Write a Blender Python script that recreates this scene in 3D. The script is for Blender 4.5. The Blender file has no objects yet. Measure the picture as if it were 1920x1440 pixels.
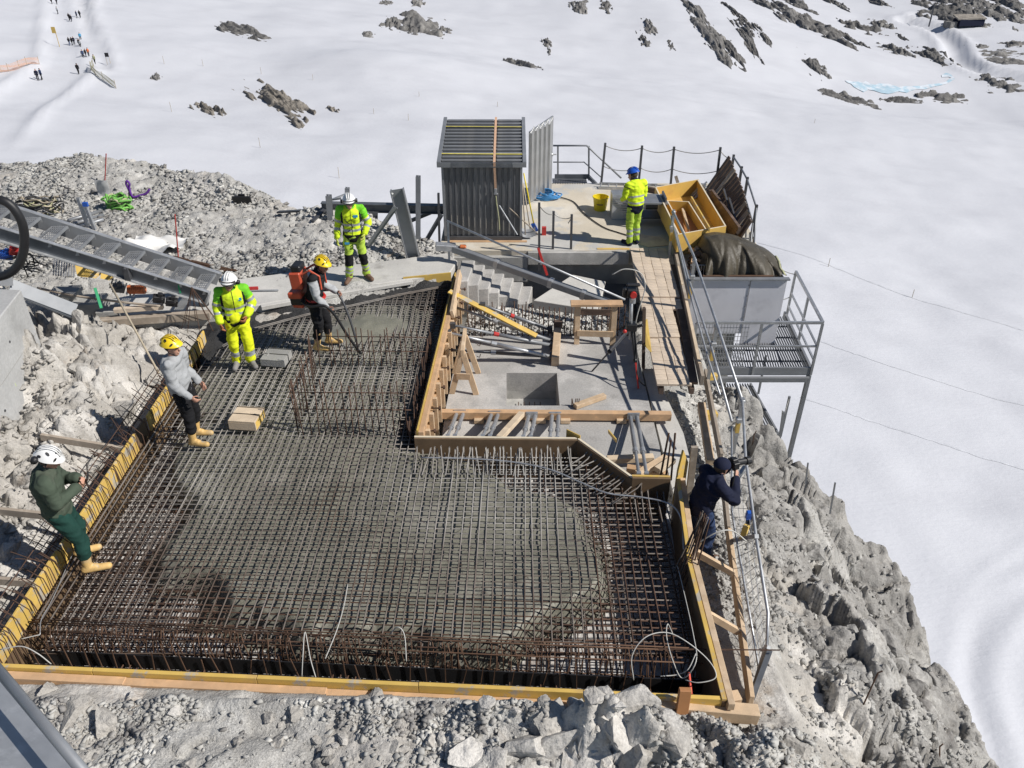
import bpy, bmesh, math, random
import numpy as np
from mathutils import Vector, Matrix

random.seed(7); np.random.seed(7)
R = math.radians
scene = bpy.context.scene
COL = scene.collection

# ------------------------------------------------------------------ camera
CAM_H, PITCH, FPX = 7.2, R(33.0), 1500.0      # metres above the slab, tilt, focal length in 1920-px units
cam_d = bpy.data.cameras.new('camera'); cam = bpy.data.objects.new('camera', cam_d); COL.objects.link(cam)
cam.location = (0, 0, CAM_H); cam.rotation_euler = (R(90) - PITCH, 0, 0)
cam_d.sensor_width = 36.0; cam_d.lens = FPX / 1920 * 36.0
cam_d.clip_start = 0.05; cam_d.clip_end = 3000
scene.camera = cam

# ------------------------------------------------------------------ sky, sun, exposure
SUN_EL = R(42); SUN_AZ = math.atan2(0.963, -0.27)          # azimuth from +Y towards +X
world = bpy.data.worlds.new('World'); scene.world = world; world.use_nodes = True
wn = world.node_tree.nodes; wl = world.node_tree.links
bg = wn['Background']
sky = wn.new('ShaderNodeTexSky'); sky.sky_type = 'NISHITA'; sky.sun_disc = False
sky.sun_elevation = SUN_EL; sky.sun_rotation = SUN_AZ; sky.altitude = 2500; sky.air_density = 1.0; sky.dust_density = 0.5
wl.new(sky.outputs[0], bg.inputs[0]); bg.inputs[1].default_value = 0.072
sun_d = bpy.data.lights.new('sun', 'SUN'); sun_d.energy = 4.8; sun_d.angle = R(0.5); sun_d.color = (1.0, 0.955, 0.89)
sun = bpy.data.objects.new('sun', sun_d); COL.objects.link(sun)
SUN_DIR = Vector((math.sin(SUN_AZ) * math.cos(SUN_EL), math.cos(SUN_AZ) * math.cos(SUN_EL), math.sin(SUN_EL)))
sun.rotation_euler = SUN_DIR.to_track_quat('Z', 'Y').to_euler(); sun.location = SUN_DIR * 60
vs = scene.view_settings
vs.view_transform = 'Standard'; vs.look = 'None'; vs.gamma = 1.0; vs.use_curve_mapping = False; vs.exposure = 0.12
scene.cycles.max_bounces = 6; scene.cycles.diffuse_bounces = 3; scene.cycles.glossy_bounces = 3
scene.cycles.transparent_max_bounces = 8

# ------------------------------------------------------------------ surveying helpers (camera used as theodolite: a sighting + a known level gives a place)
def at(u, v, z=0.0):
    s = (u - 960) / FPX; t = (v - 720) / FPX
    k = (CAM_H - z) / (math.sin(PITCH) + t * math.cos(PITCH))
    return Vector((s * k, k * (math.cos(PITCH) - t * math.sin(PITCH)), z))
def aty(u, v, y):
    s = (u - 960) / FPX; t = (v - 720) / FPX
    k = y / (math.cos(PITCH) - t * math.sin(PITCH))
    return Vector((s * k, y, CAM_H - k * (math.sin(PITCH) + t * math.cos(PITCH))))
def atx(u, v, x):
    s = (u - 960) / FPX; t = (v - 720) / FPX
    k = x / s
    return Vector((x, k * (math.cos(PITCH) - t * math.sin(PITCH)), CAM_H - k * (math.sin(PITCH) + t * math.cos(PITCH))))
V = Vector

# ------------------------------------------------------------------ numpy noise
def _h(ix, iy, iz, seed):
    n = (ix.astype(np.int64) * 374761393 + iy.astype(np.int64) * 668265263 + iz.astype(np.int64) * 2147483647 + seed * 974634527) & 0xFFFFFFFF
    n = ((n ^ (n >> 13)) * 1274126177) & 0xFFFFFFFF
    n = ((n ^ (n >> 16)) * 2246822519) & 0xFFFFFFFF
    return ((n ^ (n >> 15)) & 0xFFFFFF) / float(0xFFFFFF)
def vnoise(x, y, z=None, seed=0):
    x = np.asarray(x, float); y = np.asarray(y, float); z = np.zeros_like(x) if z is None else np.asarray(z, float)
    xi = np.floor(x); yi = np.floor(y); zi = np.floor(z)
    fx = x - xi; fy = y - yi; fz = z - zi
    fx = fx * fx * (3 - 2 * fx); fy = fy * fy * (3 - 2 * fy); fz = fz * fz * (3 - 2 * fz)
    xi = xi.astype(np.int64); yi = yi.astype(np.int64); zi = zi.astype(np.int64)
    r = 0
    for dx in (0, 1):
        for dy in (0, 1):
            for dz in (0, 1):
                w = (fx if dx else 1 - fx) * (fy if dy else 1 - fy) * (fz if dz else 1 - fz)
                r = r + w * _h(xi + dx, yi + dy, zi + dz, seed)
    return r * 2 - 1
def fbm(x, y, z=None, oct=5, seed=0, gain=0.5):
    a = 1.0; s = 0; f = 1.0
    for o in range(oct):
        s = s + a * vnoise(x * f + o * 17.3, y * f - o * 9.1, None if z is None else z * f + o * 5.7, seed + o)
        a *= gain; f *= 2.03
    return s
def cells(x, y, seed=0, z=None):
    """F1, F2, random id and offset-to-centre of a jittered cell pattern"""
    x = np.asarray(x, float); y = np.asarray(y, float)
    xi = np.floor(x).astype(np.int64); yi = np.floor(y).astype(np.int64); zz = np.zeros_like(xi)
    f1 = np.full(x.shape, 9.0); f2 = np.full(x.shape, 9.0); cid = np.zeros(x.shape); ox = np.zeros(x.shape); oy = np.zeros(x.shape)
    for dx in (-1, 0, 1):
        for dy in (-1, 0, 1):
            a = xi + dx; b = yi + dy
            px = a + _h(a, b, zz, seed + 1); py = b + _h(a, b, zz, seed + 2)
            ddx = x - px; ddy = y - py; d = np.hypot(ddx, ddy)
            c = _h(a, b, zz, seed + 3)
            m = d < f1
            f2 = np.where(m, f1, np.minimum(f2, d)); cid = np.where(m, c, cid); ox = np.where(m, ddx, ox); oy = np.where(m, ddy, oy)
            f1 = np.where(m, d, f1)
    return f1, f2, cid, ox, oy
def sstep(a, b, x):
    t = np.clip((x - a) / (b - a), 0, 1); return t * t * (3 - 2 * t)

# ------------------------------------------------------------------ materials
MATS = {}
def mat(name, col, rough=0.75, metal=0.0, var=0.18, scale=3.0, bump=0.0, bscale=40.0, col2=None, c2=(0.52, 0.62), c2scale=2.0,
        col3=None, c3=(0.6, 0.66), c3scale=6.0, stretch=None, world_space=False, spec=0.4, sub=0.0, speck=0.0, detail=6):
    """procedural principled material: base colour with value noise, optional blotches of a second and third colour, optional relief"""
    m = bpy.data.materials.new(name); m.use_nodes = True; MATS[name] = m
    nt = m.node_tree; N = nt.nodes; L = nt.links
    b = N['Principled BSDF']; b.inputs['Roughness'].default_value = rough; b.inputs['Metallic'].default_value = metal
    b.inputs['Specular IOR Level'].default_value = spec
    if world_space:
        g = N.new('ShaderNodeNewGeometry'); vec = g.outputs['Position']
    else:
        g = N.new('ShaderNodeTexCoord'); vec = g.outputs['Object']
    if stretch:
        mp = N.new('ShaderNodeMapping'); mp.inputs['Scale'].default_value = stretch; L.new(vec, mp.inputs[0]); vec = mp.outputs[0]
    oi = N.new('ShaderNodeObjectInfo')
    def noise(sc, det=detail, off=0.0):
        n = N.new('ShaderNodeTexNoise'); n.inputs['Scale'].default_value = sc; n.inputs['Detail'].default_value = det; n.inputs['Roughness'].default_value = 0.6
        if off:
            va = N.new('ShaderNodeVectorMath'); va.operation = 'ADD'; va.inputs[1].default_value = (off, off * 1.7, off * .6); L.new(vec, va.inputs[0]); L.new(va.outputs[0], n.inputs['Vector'])
        else: L.new(vec, n.inputs['Vector'])
        return n.outputs['Fac']
    def mix(fac, a, c):
        x = N.new('ShaderNodeMix'); x.data_type = 'RGBA'
        if isinstance(fac, float): x.inputs[0].default_value = fac
        else: L.new(fac, x.inputs[0])
        for i, s in ((6, a), (7, c)):
            if isinstance(s, tuple): x.inputs[i].default_value = s + (1,)
            else: L.new(s, x.inputs[i])
        return x.outputs[2]
    def ramp(f, lo, hi):
        r = N.new('ShaderNodeMapRange'); r.inputs[1].default_value = lo; r.inputs[2].default_value = hi; r.clamp = True; L.new(f, r.inputs[0]); return r.outputs[0]
    c = tuple(col)
    if col2: c = mix(ramp(noise(c2scale, 5, 3.1), *c2), c, tuple(col2))
    if col3: c = mix(ramp(noise(c3scale, 5, 11.7), *c3), c, tuple(col3))
    if var > 0:
        n1 = noise(scale); r1 = N.new('ShaderNodeMapRange'); r1.inputs[1].default_value = 0.25; r1.inputs[2].default_value = 0.75
        r1.inputs[3].default_value = 1 - var; r1.inputs[4].default_value = 1 + var; L.new(n1, r1.inputs[0])
        ra = N.new('ShaderNodeMapRange'); ra.inputs[3].default_value = 1 - var * .5; ra.inputs[4].default_value = 1 + var * .5; L.new(oi.outputs['Random'], ra.inputs[0])
        mm = N.new('ShaderNodeMath'); mm.operation = 'MULTIPLY'; L.new(r1.outputs[0], mm.inputs[0]); L.new(ra.outputs[0], mm.inputs[1])
        val = mm.outputs[0]
        if speck > 0:
            n2 = noise(scale * 25, 2, 7.0); r2 = N.new('ShaderNodeMapRange'); r2.inputs[1].default_value = .3; r2.inputs[2].default_value = .7
            r2.inputs[3].default_value = 1 - speck; r2.inputs[4].default_value = 1 + speck; L.new(n2, r2.inputs[0])
            m2 = N.new('ShaderNodeMath'); m2.operation = 'MULTIPLY'; L.new(val, m2.inputs[0]); L.new(r2.outputs[0], m2.inputs[1]); val = m2.outputs[0]
        vm = N.new('ShaderNodeVectorMath'); vm.operation = 'SCALE'
        if isinstance(c, tuple): vm.inputs[0].default_value = c
        else: L.new(c, vm.inputs[0])
        L.new(val, vm.inputs['Scale']); L.new(vm.outputs[0], b.inputs['Base Color'])
        rr = N.new('ShaderNodeMapRange'); rr.inputs[3].default_value = max(0.05, rough - .12); rr.inputs[4].default_value = min(1, rough + .12); L.new(n1, rr.inputs[0]); L.new(rr.outputs[0], b.inputs['Roughness'])
    else:
        if isinstance(c, tuple): b.inputs['Base Color'].default_value = c + (1,)
        else: L.new(c, b.inputs['Base Color'])
    if bump > 0:
        bn = N.new('ShaderNodeBump'); bn.inputs['Strength'].default_value = 1.0; bn.inputs['Distance'].default_value = bump
        L.new(noise(bscale, 8, 1.3), bn.inputs['Height']); L.new(bn.outputs[0], b.inputs['Normal'])
    return m

mat('limestone', (.37, .35, .32), .92, var=.26, scale=1.6, bump=.045, bscale=9, col2=(.49, .47, .44), c2scale=1.1, c2=(.48, .6), col3=(.30, .25, .20), c3=(.62, .72), c3scale=1.3, world_space=True, speck=.16, spec=.2)
mat('weathered_rock', (.27, .26, .245), .93, var=.3, scale=1.3, bump=.06, bscale=7, col2=(.38, .37, .35), c2scale=.8, c2=(.48, .62), col3=(.20, .19, .18), c3=(.57, .66), c3scale=1.7, world_space=True, speck=.18, spec=.2)
mat('far_rock', (.155, .15, .145), .95, var=.35, scale=.35, bump=.5, bscale=1.0, col2=(.23, .222, .21), c2scale=.25, world_space=True, spec=.1)
mat('far_rock_warm', (.22, .20, .175), .95, var=.35, scale=.5, bump=.25, bscale=2.0, col2=(.33, .30, .26), c2scale=.5, world_space=True, spec=.1)
mat('gravel', (.36, .35, .33), .95, var=.3, scale=2.5, bump=.03, bscale=26, col2=(.46, .45, .425), c2scale=2.2, world_space=True, speck=.25, spec=.2)
mat('pebble', (.42, .41, .385), .92, var=.35, scale=1.2, col2=(.56, .55, .52), c2scale=1.5, col3=(.24, .23, .22), c3=(.54, .6), c3scale=3.0, world_space=True, spec=.2)
mat('snow', (.565, .574, .608), .65, var=.018, scale=.12, bump=.05, bscale=1.4, stretch=(1, 2.0, 1), col2=(.54, .548, .582), c2scale=.05, world_space=True, spec=.15)
mat('ice_blue', (.42, .56, .64), .35, var=.15, scale=.4, col2=(.66, .70, .74), c2scale=.35, c2=(.46, .56), world_space=True)
mat('track_snow', (.495, .505, .537), .7, var=.15, scale=1.5, bump=.05, bscale=3, col2=(.55, .56, .593), c2scale=.9, c2=(.4, .6), world_space=True, spec=.1)
mat('concrete', (.52, .505, .475), .88, var=.14, scale=1.5, bump=.003, bscale=50, col2=(.56, .545, .51), c2scale=.8, col3=(.36, .345, .32), c3=(.6, .72), c3scale=1.5, world_space=True, speck=.08, spec=.25)
mat('floor_concrete', (.36, .35, .335), .85, var=.13, scale=1.4, bump=.003, bscale=50, col2=(.45, .435, .415), c2scale=1.1, col3=(.28, .27, .26), c3=(.58, .7), c3scale=2.2, world_space=True, speck=.14, spec=.25)
mat('platform_concrete', (.53, .475, .385), .85, var=.12, scale=1.0, bump=.003, bscale=40, col2=(.58, .54, .47), c2scale=.7, col3=(.46, .45, .425), c3=(.54, .58), c3scale=.9, world_space=True, speck=.05, spec=.25)
mat('old_concrete', (.33, .325, .31), .9, var=.2, scale=1.6, bump=.006, bscale=30, col2=(.42, .41, .39), c2scale=1.5, world_space=True, spec=.2)
mat('wall_concrete', (.43, .43, .425), .85, var=.14, scale=.9, bump=.004, bscale=30, col2=(.36, .36, .355), c2=(.5, .7), c2scale=1.4, speck=.08, world_space=True, spec=.2)
mat('blinding', (.56, .54, .52), .9, var=.2, scale=2.0, bump=.02, bscale=20, col2=(.42, .38, .35), c2scale=1.6, world_space=True, speck=.15, spec=.2)
mat('wet_concrete', (.185, .18, .145), .5, var=.12, scale=2.4, bump=.006, bscale=38, col2=(.225, .218, .185), c2scale=1.3, world_space=True, speck=.2, spec=.45)
mat('dark_tar', (.022, .022, .023), .6, var=.3, scale=6, bump=.03, bscale=40, col2=(.10, .10, .10), c2=(.66, .72), c2scale=22, world_space=True)
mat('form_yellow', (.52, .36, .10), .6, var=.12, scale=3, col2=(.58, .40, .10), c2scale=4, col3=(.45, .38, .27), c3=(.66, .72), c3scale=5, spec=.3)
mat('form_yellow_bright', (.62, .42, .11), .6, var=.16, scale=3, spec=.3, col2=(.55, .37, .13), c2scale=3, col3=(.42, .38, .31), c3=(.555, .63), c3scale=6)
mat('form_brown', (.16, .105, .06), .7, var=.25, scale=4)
mat('ply_box', (.62, .40, .10), .55, var=.12, scale=2.5, col2=(.55, .34, .10), c2scale=2, spec=.35)
mat('ply_edge', (.66, .58, .44), .75, var=.1, scale=6)
mat('ply_inside', (.40, .19, .08), .5, var=.15, scale=3, spec=.4)
mat('timber', (.53, .39, .255), .75, var=.2, scale=6, stretch=(1, 1, 1), col2=(.60, .46, .32), c2scale=5, bump=.002, bscale=60, speck=.06)
mat('timber_pale', (.62, .50, .36), .8, var=.14, scale=5, col2=(.54, .43, .31), c2scale=4, bump=.002, bscale=50, speck=.06)
mat('timber_grey', (.30, .25, .20), .85, var=.25, scale=5, col2=(.38, .33, .27), c2scale=4)
mat('timber_dark', (.10, .07, .055), .8, var=.35, scale=5, col2=(.16, .11, .085), c2scale=3)
mat('timber_orange', (.50, .325, .19), .72, var=.18, scale=5, col2=(.60, .38, .21), c2scale=5)
mat('deck_plank', (.60, .495, .385), .85, var=.16, scale=4, col2=(.48, .40, .325), c2scale=2.5, col3=(.40, .33, .27), c3=(.62, .7), c3scale=4, bump=.002, bscale=60, speck=.06)
mat('galvanised', (.43, .44, .455), .48, metal=.65, var=.14, scale=6, col2=(.52, .53, .545), c2scale=8, spec=.5)
mat('steel_grey', (.27, .28, .295), .5, metal=.45, var=.15, scale=4, spec=.5)
mat('steel_dark', (.09, .092, .10), .5, metal=.4, var=.2, scale=4, spec=.5)
mat('beam_blue_grey', (.13, .14, .155), .45, metal=.4, var=.2, scale=3, col2=(.18, .19, .205), c2scale=2, spec=.5)
mat('zinc_sheet', (.50, .505, .51), .42, metal=.75, var=.12, scale=3, spec=.5)
mat('shed_panel', (.15, .155, .165), .5, metal=.45, var=.25, scale=1.6, stretch=(3, 3, .5), col2=(.23, .23, .235), c2scale=2.0, c2=(.5, .66), spec=.45)
mat('shed_roof', (.25, .255, .262), .5, metal=.5, var=.22, scale=2, col2=(.31, .305, .295), c2scale=1.5, spec=.45)
mat('cladding_grey', (.66, .66, .70), .5, metal=.1, var=.10, col2=(.56, .56, .60), c2=(.56, .7), c2scale=1.3, scale=1.2, spec=.4)
mat('rebar_rust', (.095, .055, .038), .8, metal=.2, var=.4, scale=2.5, world_space=True)
mat('rebar_brown', (.115, .066, .042), .85, metal=.1, var=.35, scale=4, world_space=True)
def slurry_material():
    """rusty bar splashed with cement where the chute has been: splashes centred on the pour, broken up by noise"""
    m = mat('rebar_slurry', (.10, .072, .056), .8, metal=.1, var=.3, scale=2.0, world_space=True, col2=(.36, .345, .32), c2=(.40, .60), c2scale=1.1)
    nt = m.node_tree; N = nt.nodes; L = nt.links
    geo = [n for n in N if n.bl_idname == 'ShaderNodeNewGeometry'][0]
    mix = [n for n in N if n.bl_idname == 'ShaderNodeMix'][0]; old = mix.inputs[0].links[0].from_socket; acc = None
    for c, r0, r1, w in (((-.15, 8.75, 0), .5, 2.3, .75), ((-3.6, 11.4, 0), 1.0, 3.4, .62), ((-4.4, 8.9, 0), .3, 1.8, .5), ((-3.0, 13.6, 0), .5, 2.0, .5)):
        d = N.new('ShaderNodeVectorMath'); d.operation = 'DISTANCE'; d.inputs[1].default_value = c; L.new(geo.outputs['Position'], d.inputs[0])
        r = N.new('ShaderNodeMapRange'); r.inputs[1].default_value = r0; r.inputs[2].default_value = r1; r.inputs[3].default_value = w; r.inputs[4].default_value = 0; L.new(d.outputs['Value'], r.inputs[0])
        if acc is None: acc = r.outputs[0]
        else:
            a = N.new('ShaderNodeMath'); a.operation = 'MAXIMUM'; L.new(acc, a.inputs[0]); L.new(r.outputs[0], a.inputs[1]); acc = a.outputs[0]
    h = N.new('ShaderNodeMath'); h.operation = 'MULTIPLY'; h.inputs[1].default_value = .30; L.new(old, h.inputs[0])
    a = N.new('ShaderNodeMath'); a.operation = 'ADD'; a.use_clamp = True; L.new(acc, a.inputs[0]); L.new(h.outputs[0], a.inputs[1]); L.new(a.outputs[0], mix.inputs[0])
slurry_material()
mat('cable_white', (.48, .47, .44), .5, var=.05)
mat('rubber_black', (.018, .018, .02), .45, var=.2, scale=5)
mat('chain_steel', (.33, .32, .30), .5, metal=.6, var=.2, scale=9)
mat('yellow_plastic', (.74, .58, .02), .35, var=.08, scale=4, spec=.5)
mat('red_paint', (.50, .035, .03), .4, var=.12, scale=6, spec=.5)
mat('orange_red', (.52, .09, .045), .45, var=.15, scale=5, spec=.4)
mat('orange_plastic', (.60, .17, .06), .5, var=.15, scale=6)
mat('blue_paint', (.02, .10, .45), .4, var=.1, scale=6, spec=.5)
mat('blue_rope', (.06, .24, .50), .8, var=.25, scale=20)
mat('green_paint', (.03, .33, .14), .55, var=.15, scale=6)
mat('strap_green', (.17, .42, .09), .8, var=.25, scale=9)
mat('strap_olive', (.36, .36, .22), .85, var=.25, scale=9)
mat('strap_purple', (.10, .025, .22), .8, var=.25, scale=9)
mat('strap_orange', (.55, .34, .22), .8, var=.2, scale=8)
mat('strap_yellow', (.55, .47, .10), .7, var=.3, scale=7, col2=(.14, .13, .10), c2scale=6, c2=(.6, .66))
mat('tarp', (.055, .046, .031), .5, var=.25, scale=3, bump=.012, bscale=18, spec=.4)
mat('white_sheet', (.70, .69, .665), .7, var=.06, scale=3)
mat('plastic_clear', (.50, .50, .50), .35, var=.2, scale=8)
mat('red_white', (.45, .06, .05), .6, var=.2, scale=4)
mat('wood_stick', (.42, .36, .27), .8, var=.2, scale=5)
mat('marker_lime', (.55, .75, .05), .8, var=.1)
mat('marker_red', (.80, .12, .08), .8, var=.15)
mat('marker_blue', (.05, .17, .55), .8, var=.15)
mat('net_orange', (.60, .33, .20), .8, var=.15, scale=3)
mat('net_green', (.28, .27, .18), .85, var=.2, scale=3)
mat('moss', (.10, .095, .02), .95, var=.4, scale=30, bump=.02, bscale=60)
# people
mat('skin', (.50, .27, .19), .55, var=.08, scale=12, spec=.4)
mat('skin_tan', (.36, .18, .125), .55, var=.1, scale=12, spec=.4)
mat('hair_dark', (.05, .035, .025), .7, var=.3, scale=40)
mat('hivis_yellow', (.62, .80, .03), .75, var=.1, scale=5, spec=.2)
mat('hivis_pants', (.68, .74, .02), .8, var=.14, scale=5, spec=.2)
mat('hivis_green', (.17, .56, .03), .75, var=.1, scale=5, spec=.2)
mat('hivis_dull', (.40, .56, .07), .8, var=.14, scale=5, spec=.2)
mat('reflective', (.36, .38, .40), .4, metal=.15, var=.1, scale=8, spec=.6)
mat('badge_blue', (.05, .30, .52), .6, var=.06)
mat('cloth_black', (.016, .016, .018), .85, var=.3, scale=8, spec=.15)
mat('cloth_navy', (.012, .015, .035), .85, var=.3, scale=8, spec=.2)
mat('denim', (.035, .055, .12), .9, var=.3, scale=8, spec=.15)
mat('cloth_grey', (.36, .37, .38), .92, var=.16, scale=7, spec=.15)
mat('cloth_green', (.065, .085, .062), .9, var=.2, scale=3, col2=(.09, .105, .08), c2scale=3, spec=.15)
mat('pants_green', (.014, .05, .04), .85, var=.25, scale=5, spec=.2)
mat('rubber_boot', (.64, .42, .16), .55, var=.16, scale=7, col2=(.52, .37, .19), c2scale=6, col3=(.34, .32, .28), c3=(.58, .66), c3scale=9, spec=.35)
mat('boot_brown', (.13, .075, .05), .7, var=.25, scale=10)
mat('boot_grey', (.22, .21, .20), .8, var=.25, scale=10)
mat('glove_yellow', (.48, .52, .10), .8, var=.15, scale=8)
mat('glove_brown', (.34, .13, .06), .8, var=.15, scale=8)
mat('helmet_white', (.72, .72, .71), .3, var=.04, scale=6, spec=.5)
mat('helmet_yellow', (.80, .57, .02), .3, var=.06, scale=6, spec=.5)
mat('helmet_blue', (.02, .10, .50), .3, var=.06, scale=6, spec=.5)
mat('visor', (.10, .10, .105), .12, metal=.3, var=.1, scale=4, spec=.8)

# the first thing to use a material name not listed fails loudly
def MM(n): return MATS[n] if isinstance(n, str) else n

# ------------------------------------------------------------------ mesh collecting
class MB:
    def __init__(s): s.v = []; s.f = []; s.mi = []; s.cur = 0
    def add(s, vs, fs):
        o = len(s.v); s.v += [tuple(p) for p in vs]
        for q in fs: s.f.append(tuple(i + o for i in q)); s.mi.append(s.cur)
        return s
    def box(s, c, size, rot=None, bev=0.0):
        """axis box, rotated by a 3x3 / euler about its centre"""
        hx, hy, hz = size[0] / 2, size[1] / 2, size[2] / 2
        P = [V((x, y, z)) for x in (-hx, hx) for y in (-hy, hy) for z in (-hz, hz)]
        if rot is not None:
            m = rot if isinstance(rot, Matrix) else Matrix.Rotation(rot[2], 3, 'Z') @ Matrix.Rotation(rot[1], 3, 'Y') @ Matrix.Rotation(rot[0], 3, 'X')
            P = [m @ p for p in P]
        c = V(c)
        return s.add([p + c for p in P], [(0, 1, 3, 2), (4, 6, 7, 5), (0, 4, 5, 1), (2, 3, 7, 6), (0, 2, 6, 4), (1, 5, 7, 3)])
    def bar(s, a, b, w, h, up=(0, 0, 1)):
        """rectangular section w (sideways) x h (along up) from a to b"""
        a = V(a); b = V(b); d = (b - a).normalized(); up = V(up)
        sd = d.cross(up)
        if sd.length < 1e-4: sd = d.cross(V((0, 1, 0)))
        sd.normalize(); u = sd.cross(d).normalized()
        P = []
        for p in (a, b):
            for i, j in ((-1, -1), (1, -1), (1, 1), (-1, 1)): P.append(p + sd * (i * w / 2) + u * (j * h / 2))
        return s.add(P, [(3, 2, 1, 0), (4, 5, 6, 7), (0, 1, 5, 4), (1, 2, 6, 5), (2, 3, 7, 6), (3, 0, 4, 7)])
    def tube(s, a, b, r, n=8, r2=None, caps=True):
        a = V(a); b = V(b); d = (b - a).normalized(); x = d.orthogonal().normalized(); y = d.cross(x); r2 = r if r2 is None else r2
        P = [p + (x * math.cos(2 * math.pi * i / n) + y * math.sin(2 * math.pi * i / n)) * rr for p, rr in ((a, r), (b, r2)) for i in range(n)]
        F = [(i, (i + 1) % n, n + (i + 1) % n, n + i) for i in range(n)]
        if caps: F += [tuple(range(n))[::-1], tuple(range(n, 2 * n))]
        return s.add(P, F)
    def pipe(s, pts, r, n=6, closed=False):
        pts = [V(p) for p in pts]; m = len(pts); P = []; prev = None
        for i, p in enumerate(pts):
            a = pts[i - 1] if (i > 0 or closed) else p; b = pts[(i + 1) % m] if (i < m - 1 or closed) else p
            d = (b - a); d = d.normalized() if d.length > 1e-9 else V((0, 0, 1))
            x = d.orthogonal().normalized() if prev is None else (prev - d * prev.dot(d)).normalized()
            prev = x; y = d.cross(x)
            P += [p + (x * math.cos(2 * math.pi * k / n) + y * math.sin(2 * math.pi * k / n)) * r for k in range(n)]
        F = []
        for i in range(m if closed else m - 1):
            j = (i + 1) % m
            F += [(i * n + k, i * n + (k + 1) % n, j * n + (k + 1) % n, j * n + k) for k in range(n)]
        if not closed: F += [tuple(range(n))[::-1], tuple(range((m - 1) * n, m * n))]
        return s.add(P, F)
    def prism(s, poly, z0, z1):
        """vertical prism from a plan outline"""
        n = len(poly); P = [(p[0], p[1], z0) for p in poly] + [(p[0], p[1], z1) for p in poly]
        area = sum(poly[i][0] * poly[(i + 1) % n][1] - poly[(i + 1) % n][0] * poly[i][1] for i in range(n))
        F = [(i, (i + 1) % n, n + (i + 1) % n, n + i) for i in range(n)] + [tuple(range(n))[::-1], tuple(range(n, 2 * n))]
        if area < 0: F = [q[::-1] for q in F]
        return s.add(P, F)
    def extrude(s, poly, d):
        """planar outline (3-D points) given thickness along vector d"""
        n = len(poly); d = V(d); P = [V(p) for p in poly] + [V(p) + d for p in poly]
        return s.add(P, [(i, (i + 1) % n, n + (i + 1) % n, n + i) for i in range(n)] + [tuple(range(n))[::-1], tuple(range(n, 2 * n))])
    def grid(s, nu, nv, fn):
        P = [fn(i / (nu - 1), j / (nv - 1)) for j in range(nv) for i in range(nu)]
        return s.add(P, [(j * nu + i, j * nu + i + 1, (j + 1) * nu + i + 1, (j + 1) * nu + i) for j in range(nv - 1) for i in range(nu - 1)])
    def sphere(s, c, r, n=10, m=7, sc=(1, 1, 1)):
        c = V(c); P = [c + V((0, 0, r * sc[2]))]; F = []
        for j in range(1, m):
            a = math.pi * j / m
            P += [c + V((r * sc[0] * math.sin(a) * math.cos(2 * math.pi * i / n), r * sc[1] * math.sin(a) * math.sin(2 * math.pi * i / n), r * sc[2] * math.cos(a))) for i in range(n)]
        P.append(c - V((0, 0, r * sc[2]))); L_ = len(P) - 1
        F += [(0, 1 + i, 1 + (i + 1) % n) for i in range(n)]
        for j in range(m - 2): F += [(1 + j * n + i, 1 + (j + 1) * n + i, 1 + (j + 1) * n + (i + 1) % n, 1 + j * n + (i + 1) % n) for i in range(n)]
        F += [(L_, 1 + (m - 2) * n + (i + 1) % n, 1 + (m - 2) * n + i) for i in range(n)]
        return s.add(P, F)
    def capsule(s, a, b, r0, r1=None, flat=1.0, side=None, n=12):
        """tapered capsule; flat squashes the section across the direction 'side'"""
        a = V(a); b = V(b); r1 = r0 if r1 is None else r1; d = b - a; ln = d.length
        d = d.normalized() if ln > 1e-6 else V((0, 0, 1))
        x = (V(side) - d * V(side).dot(d)).normalized() if side is not None else d.orthogonal().normalized(); y = d.cross(x)
        rings = []
        for k in range(5):
            t = math.pi / 2 * (1 - k / 4); rings.append((a - d * r0 * math.sin(t), r0 * max(math.cos(t), .02)))
        for k in range(5):
            t = math.pi / 2 * (k / 4); rings.append((b + d * r1 * math.sin(t), r1 * max(math.cos(t), .02)))
        P = [c + (x * math.cos(2 * math.pi * i / n) * flat + y * math.sin(2 * math.pi * i / n)) * r for c, r in rings for i in range(n)]
        F = [(j * n + i, j * n + (i + 1) % n, (j + 1) * n + (i + 1) % n, (j + 1) * n + i) for j in range(9) for i in range(n)] + [tuple(range(n))[::-1], tuple(range(9 * n, 10 * n))]
        return s.add(P, F)
    def build(s, name, material, parent=None, smooth=False, bevel=0.0, **props):
        v = np.array(s.v, float)
        lo = v.min(0); hi = v.max(0); org = V(((lo[0] + hi[0]) / 2, (lo[1] + hi[1]) / 2, lo[2]))
        me = bpy.data.meshes.new(name)
        me.from_pydata([(p[0] - org.x, p[1] - org.y, p[2] - org.z) for p in s.v], [], s.f)
        mats = material if isinstance(material, (list, tuple)) else [material]
        for m in mats: me.materials.append(MM(m))
        if len(mats) > 1: me.polygons.foreach_set('material_index', s.mi)
        if smooth: me.polygons.foreach_set('use_smooth', [True] * len(me.polygons))
        me.validate(); me.update()
        o = bpy.data.objects.new(name, me); COL.objects.link(o)
        if parent is not None:
            o.parent = parent; o.location = org - wloc(parent)
        else: o.location = org
        if bevel > 0:
            md = o.modifiers.new('edge', 'BEVEL'); md.width = bevel; md.segments = 1; md.limit_method = 'ANGLE'
        for k, x in props.items(): o[k] = x
        return o
def wloc(o):
    p = V(o.location)
    while o.parent is not None: o = o.parent; p = p + V(o.location)
    return p
def thing(name, label, cat, loc, group=None):
    o = bpy.data.objects.new(name, None); COL.objects.link(o); o.location = V(loc); o.empty_display_size = .2
    o['label'] = label; o['category'] = cat
    if group: o['group'] = group
    return o
def tag(o, label, cat, group=None):
    o['label'] = label; o['category'] = cat
    if group: o['group'] = group
    return o
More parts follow.
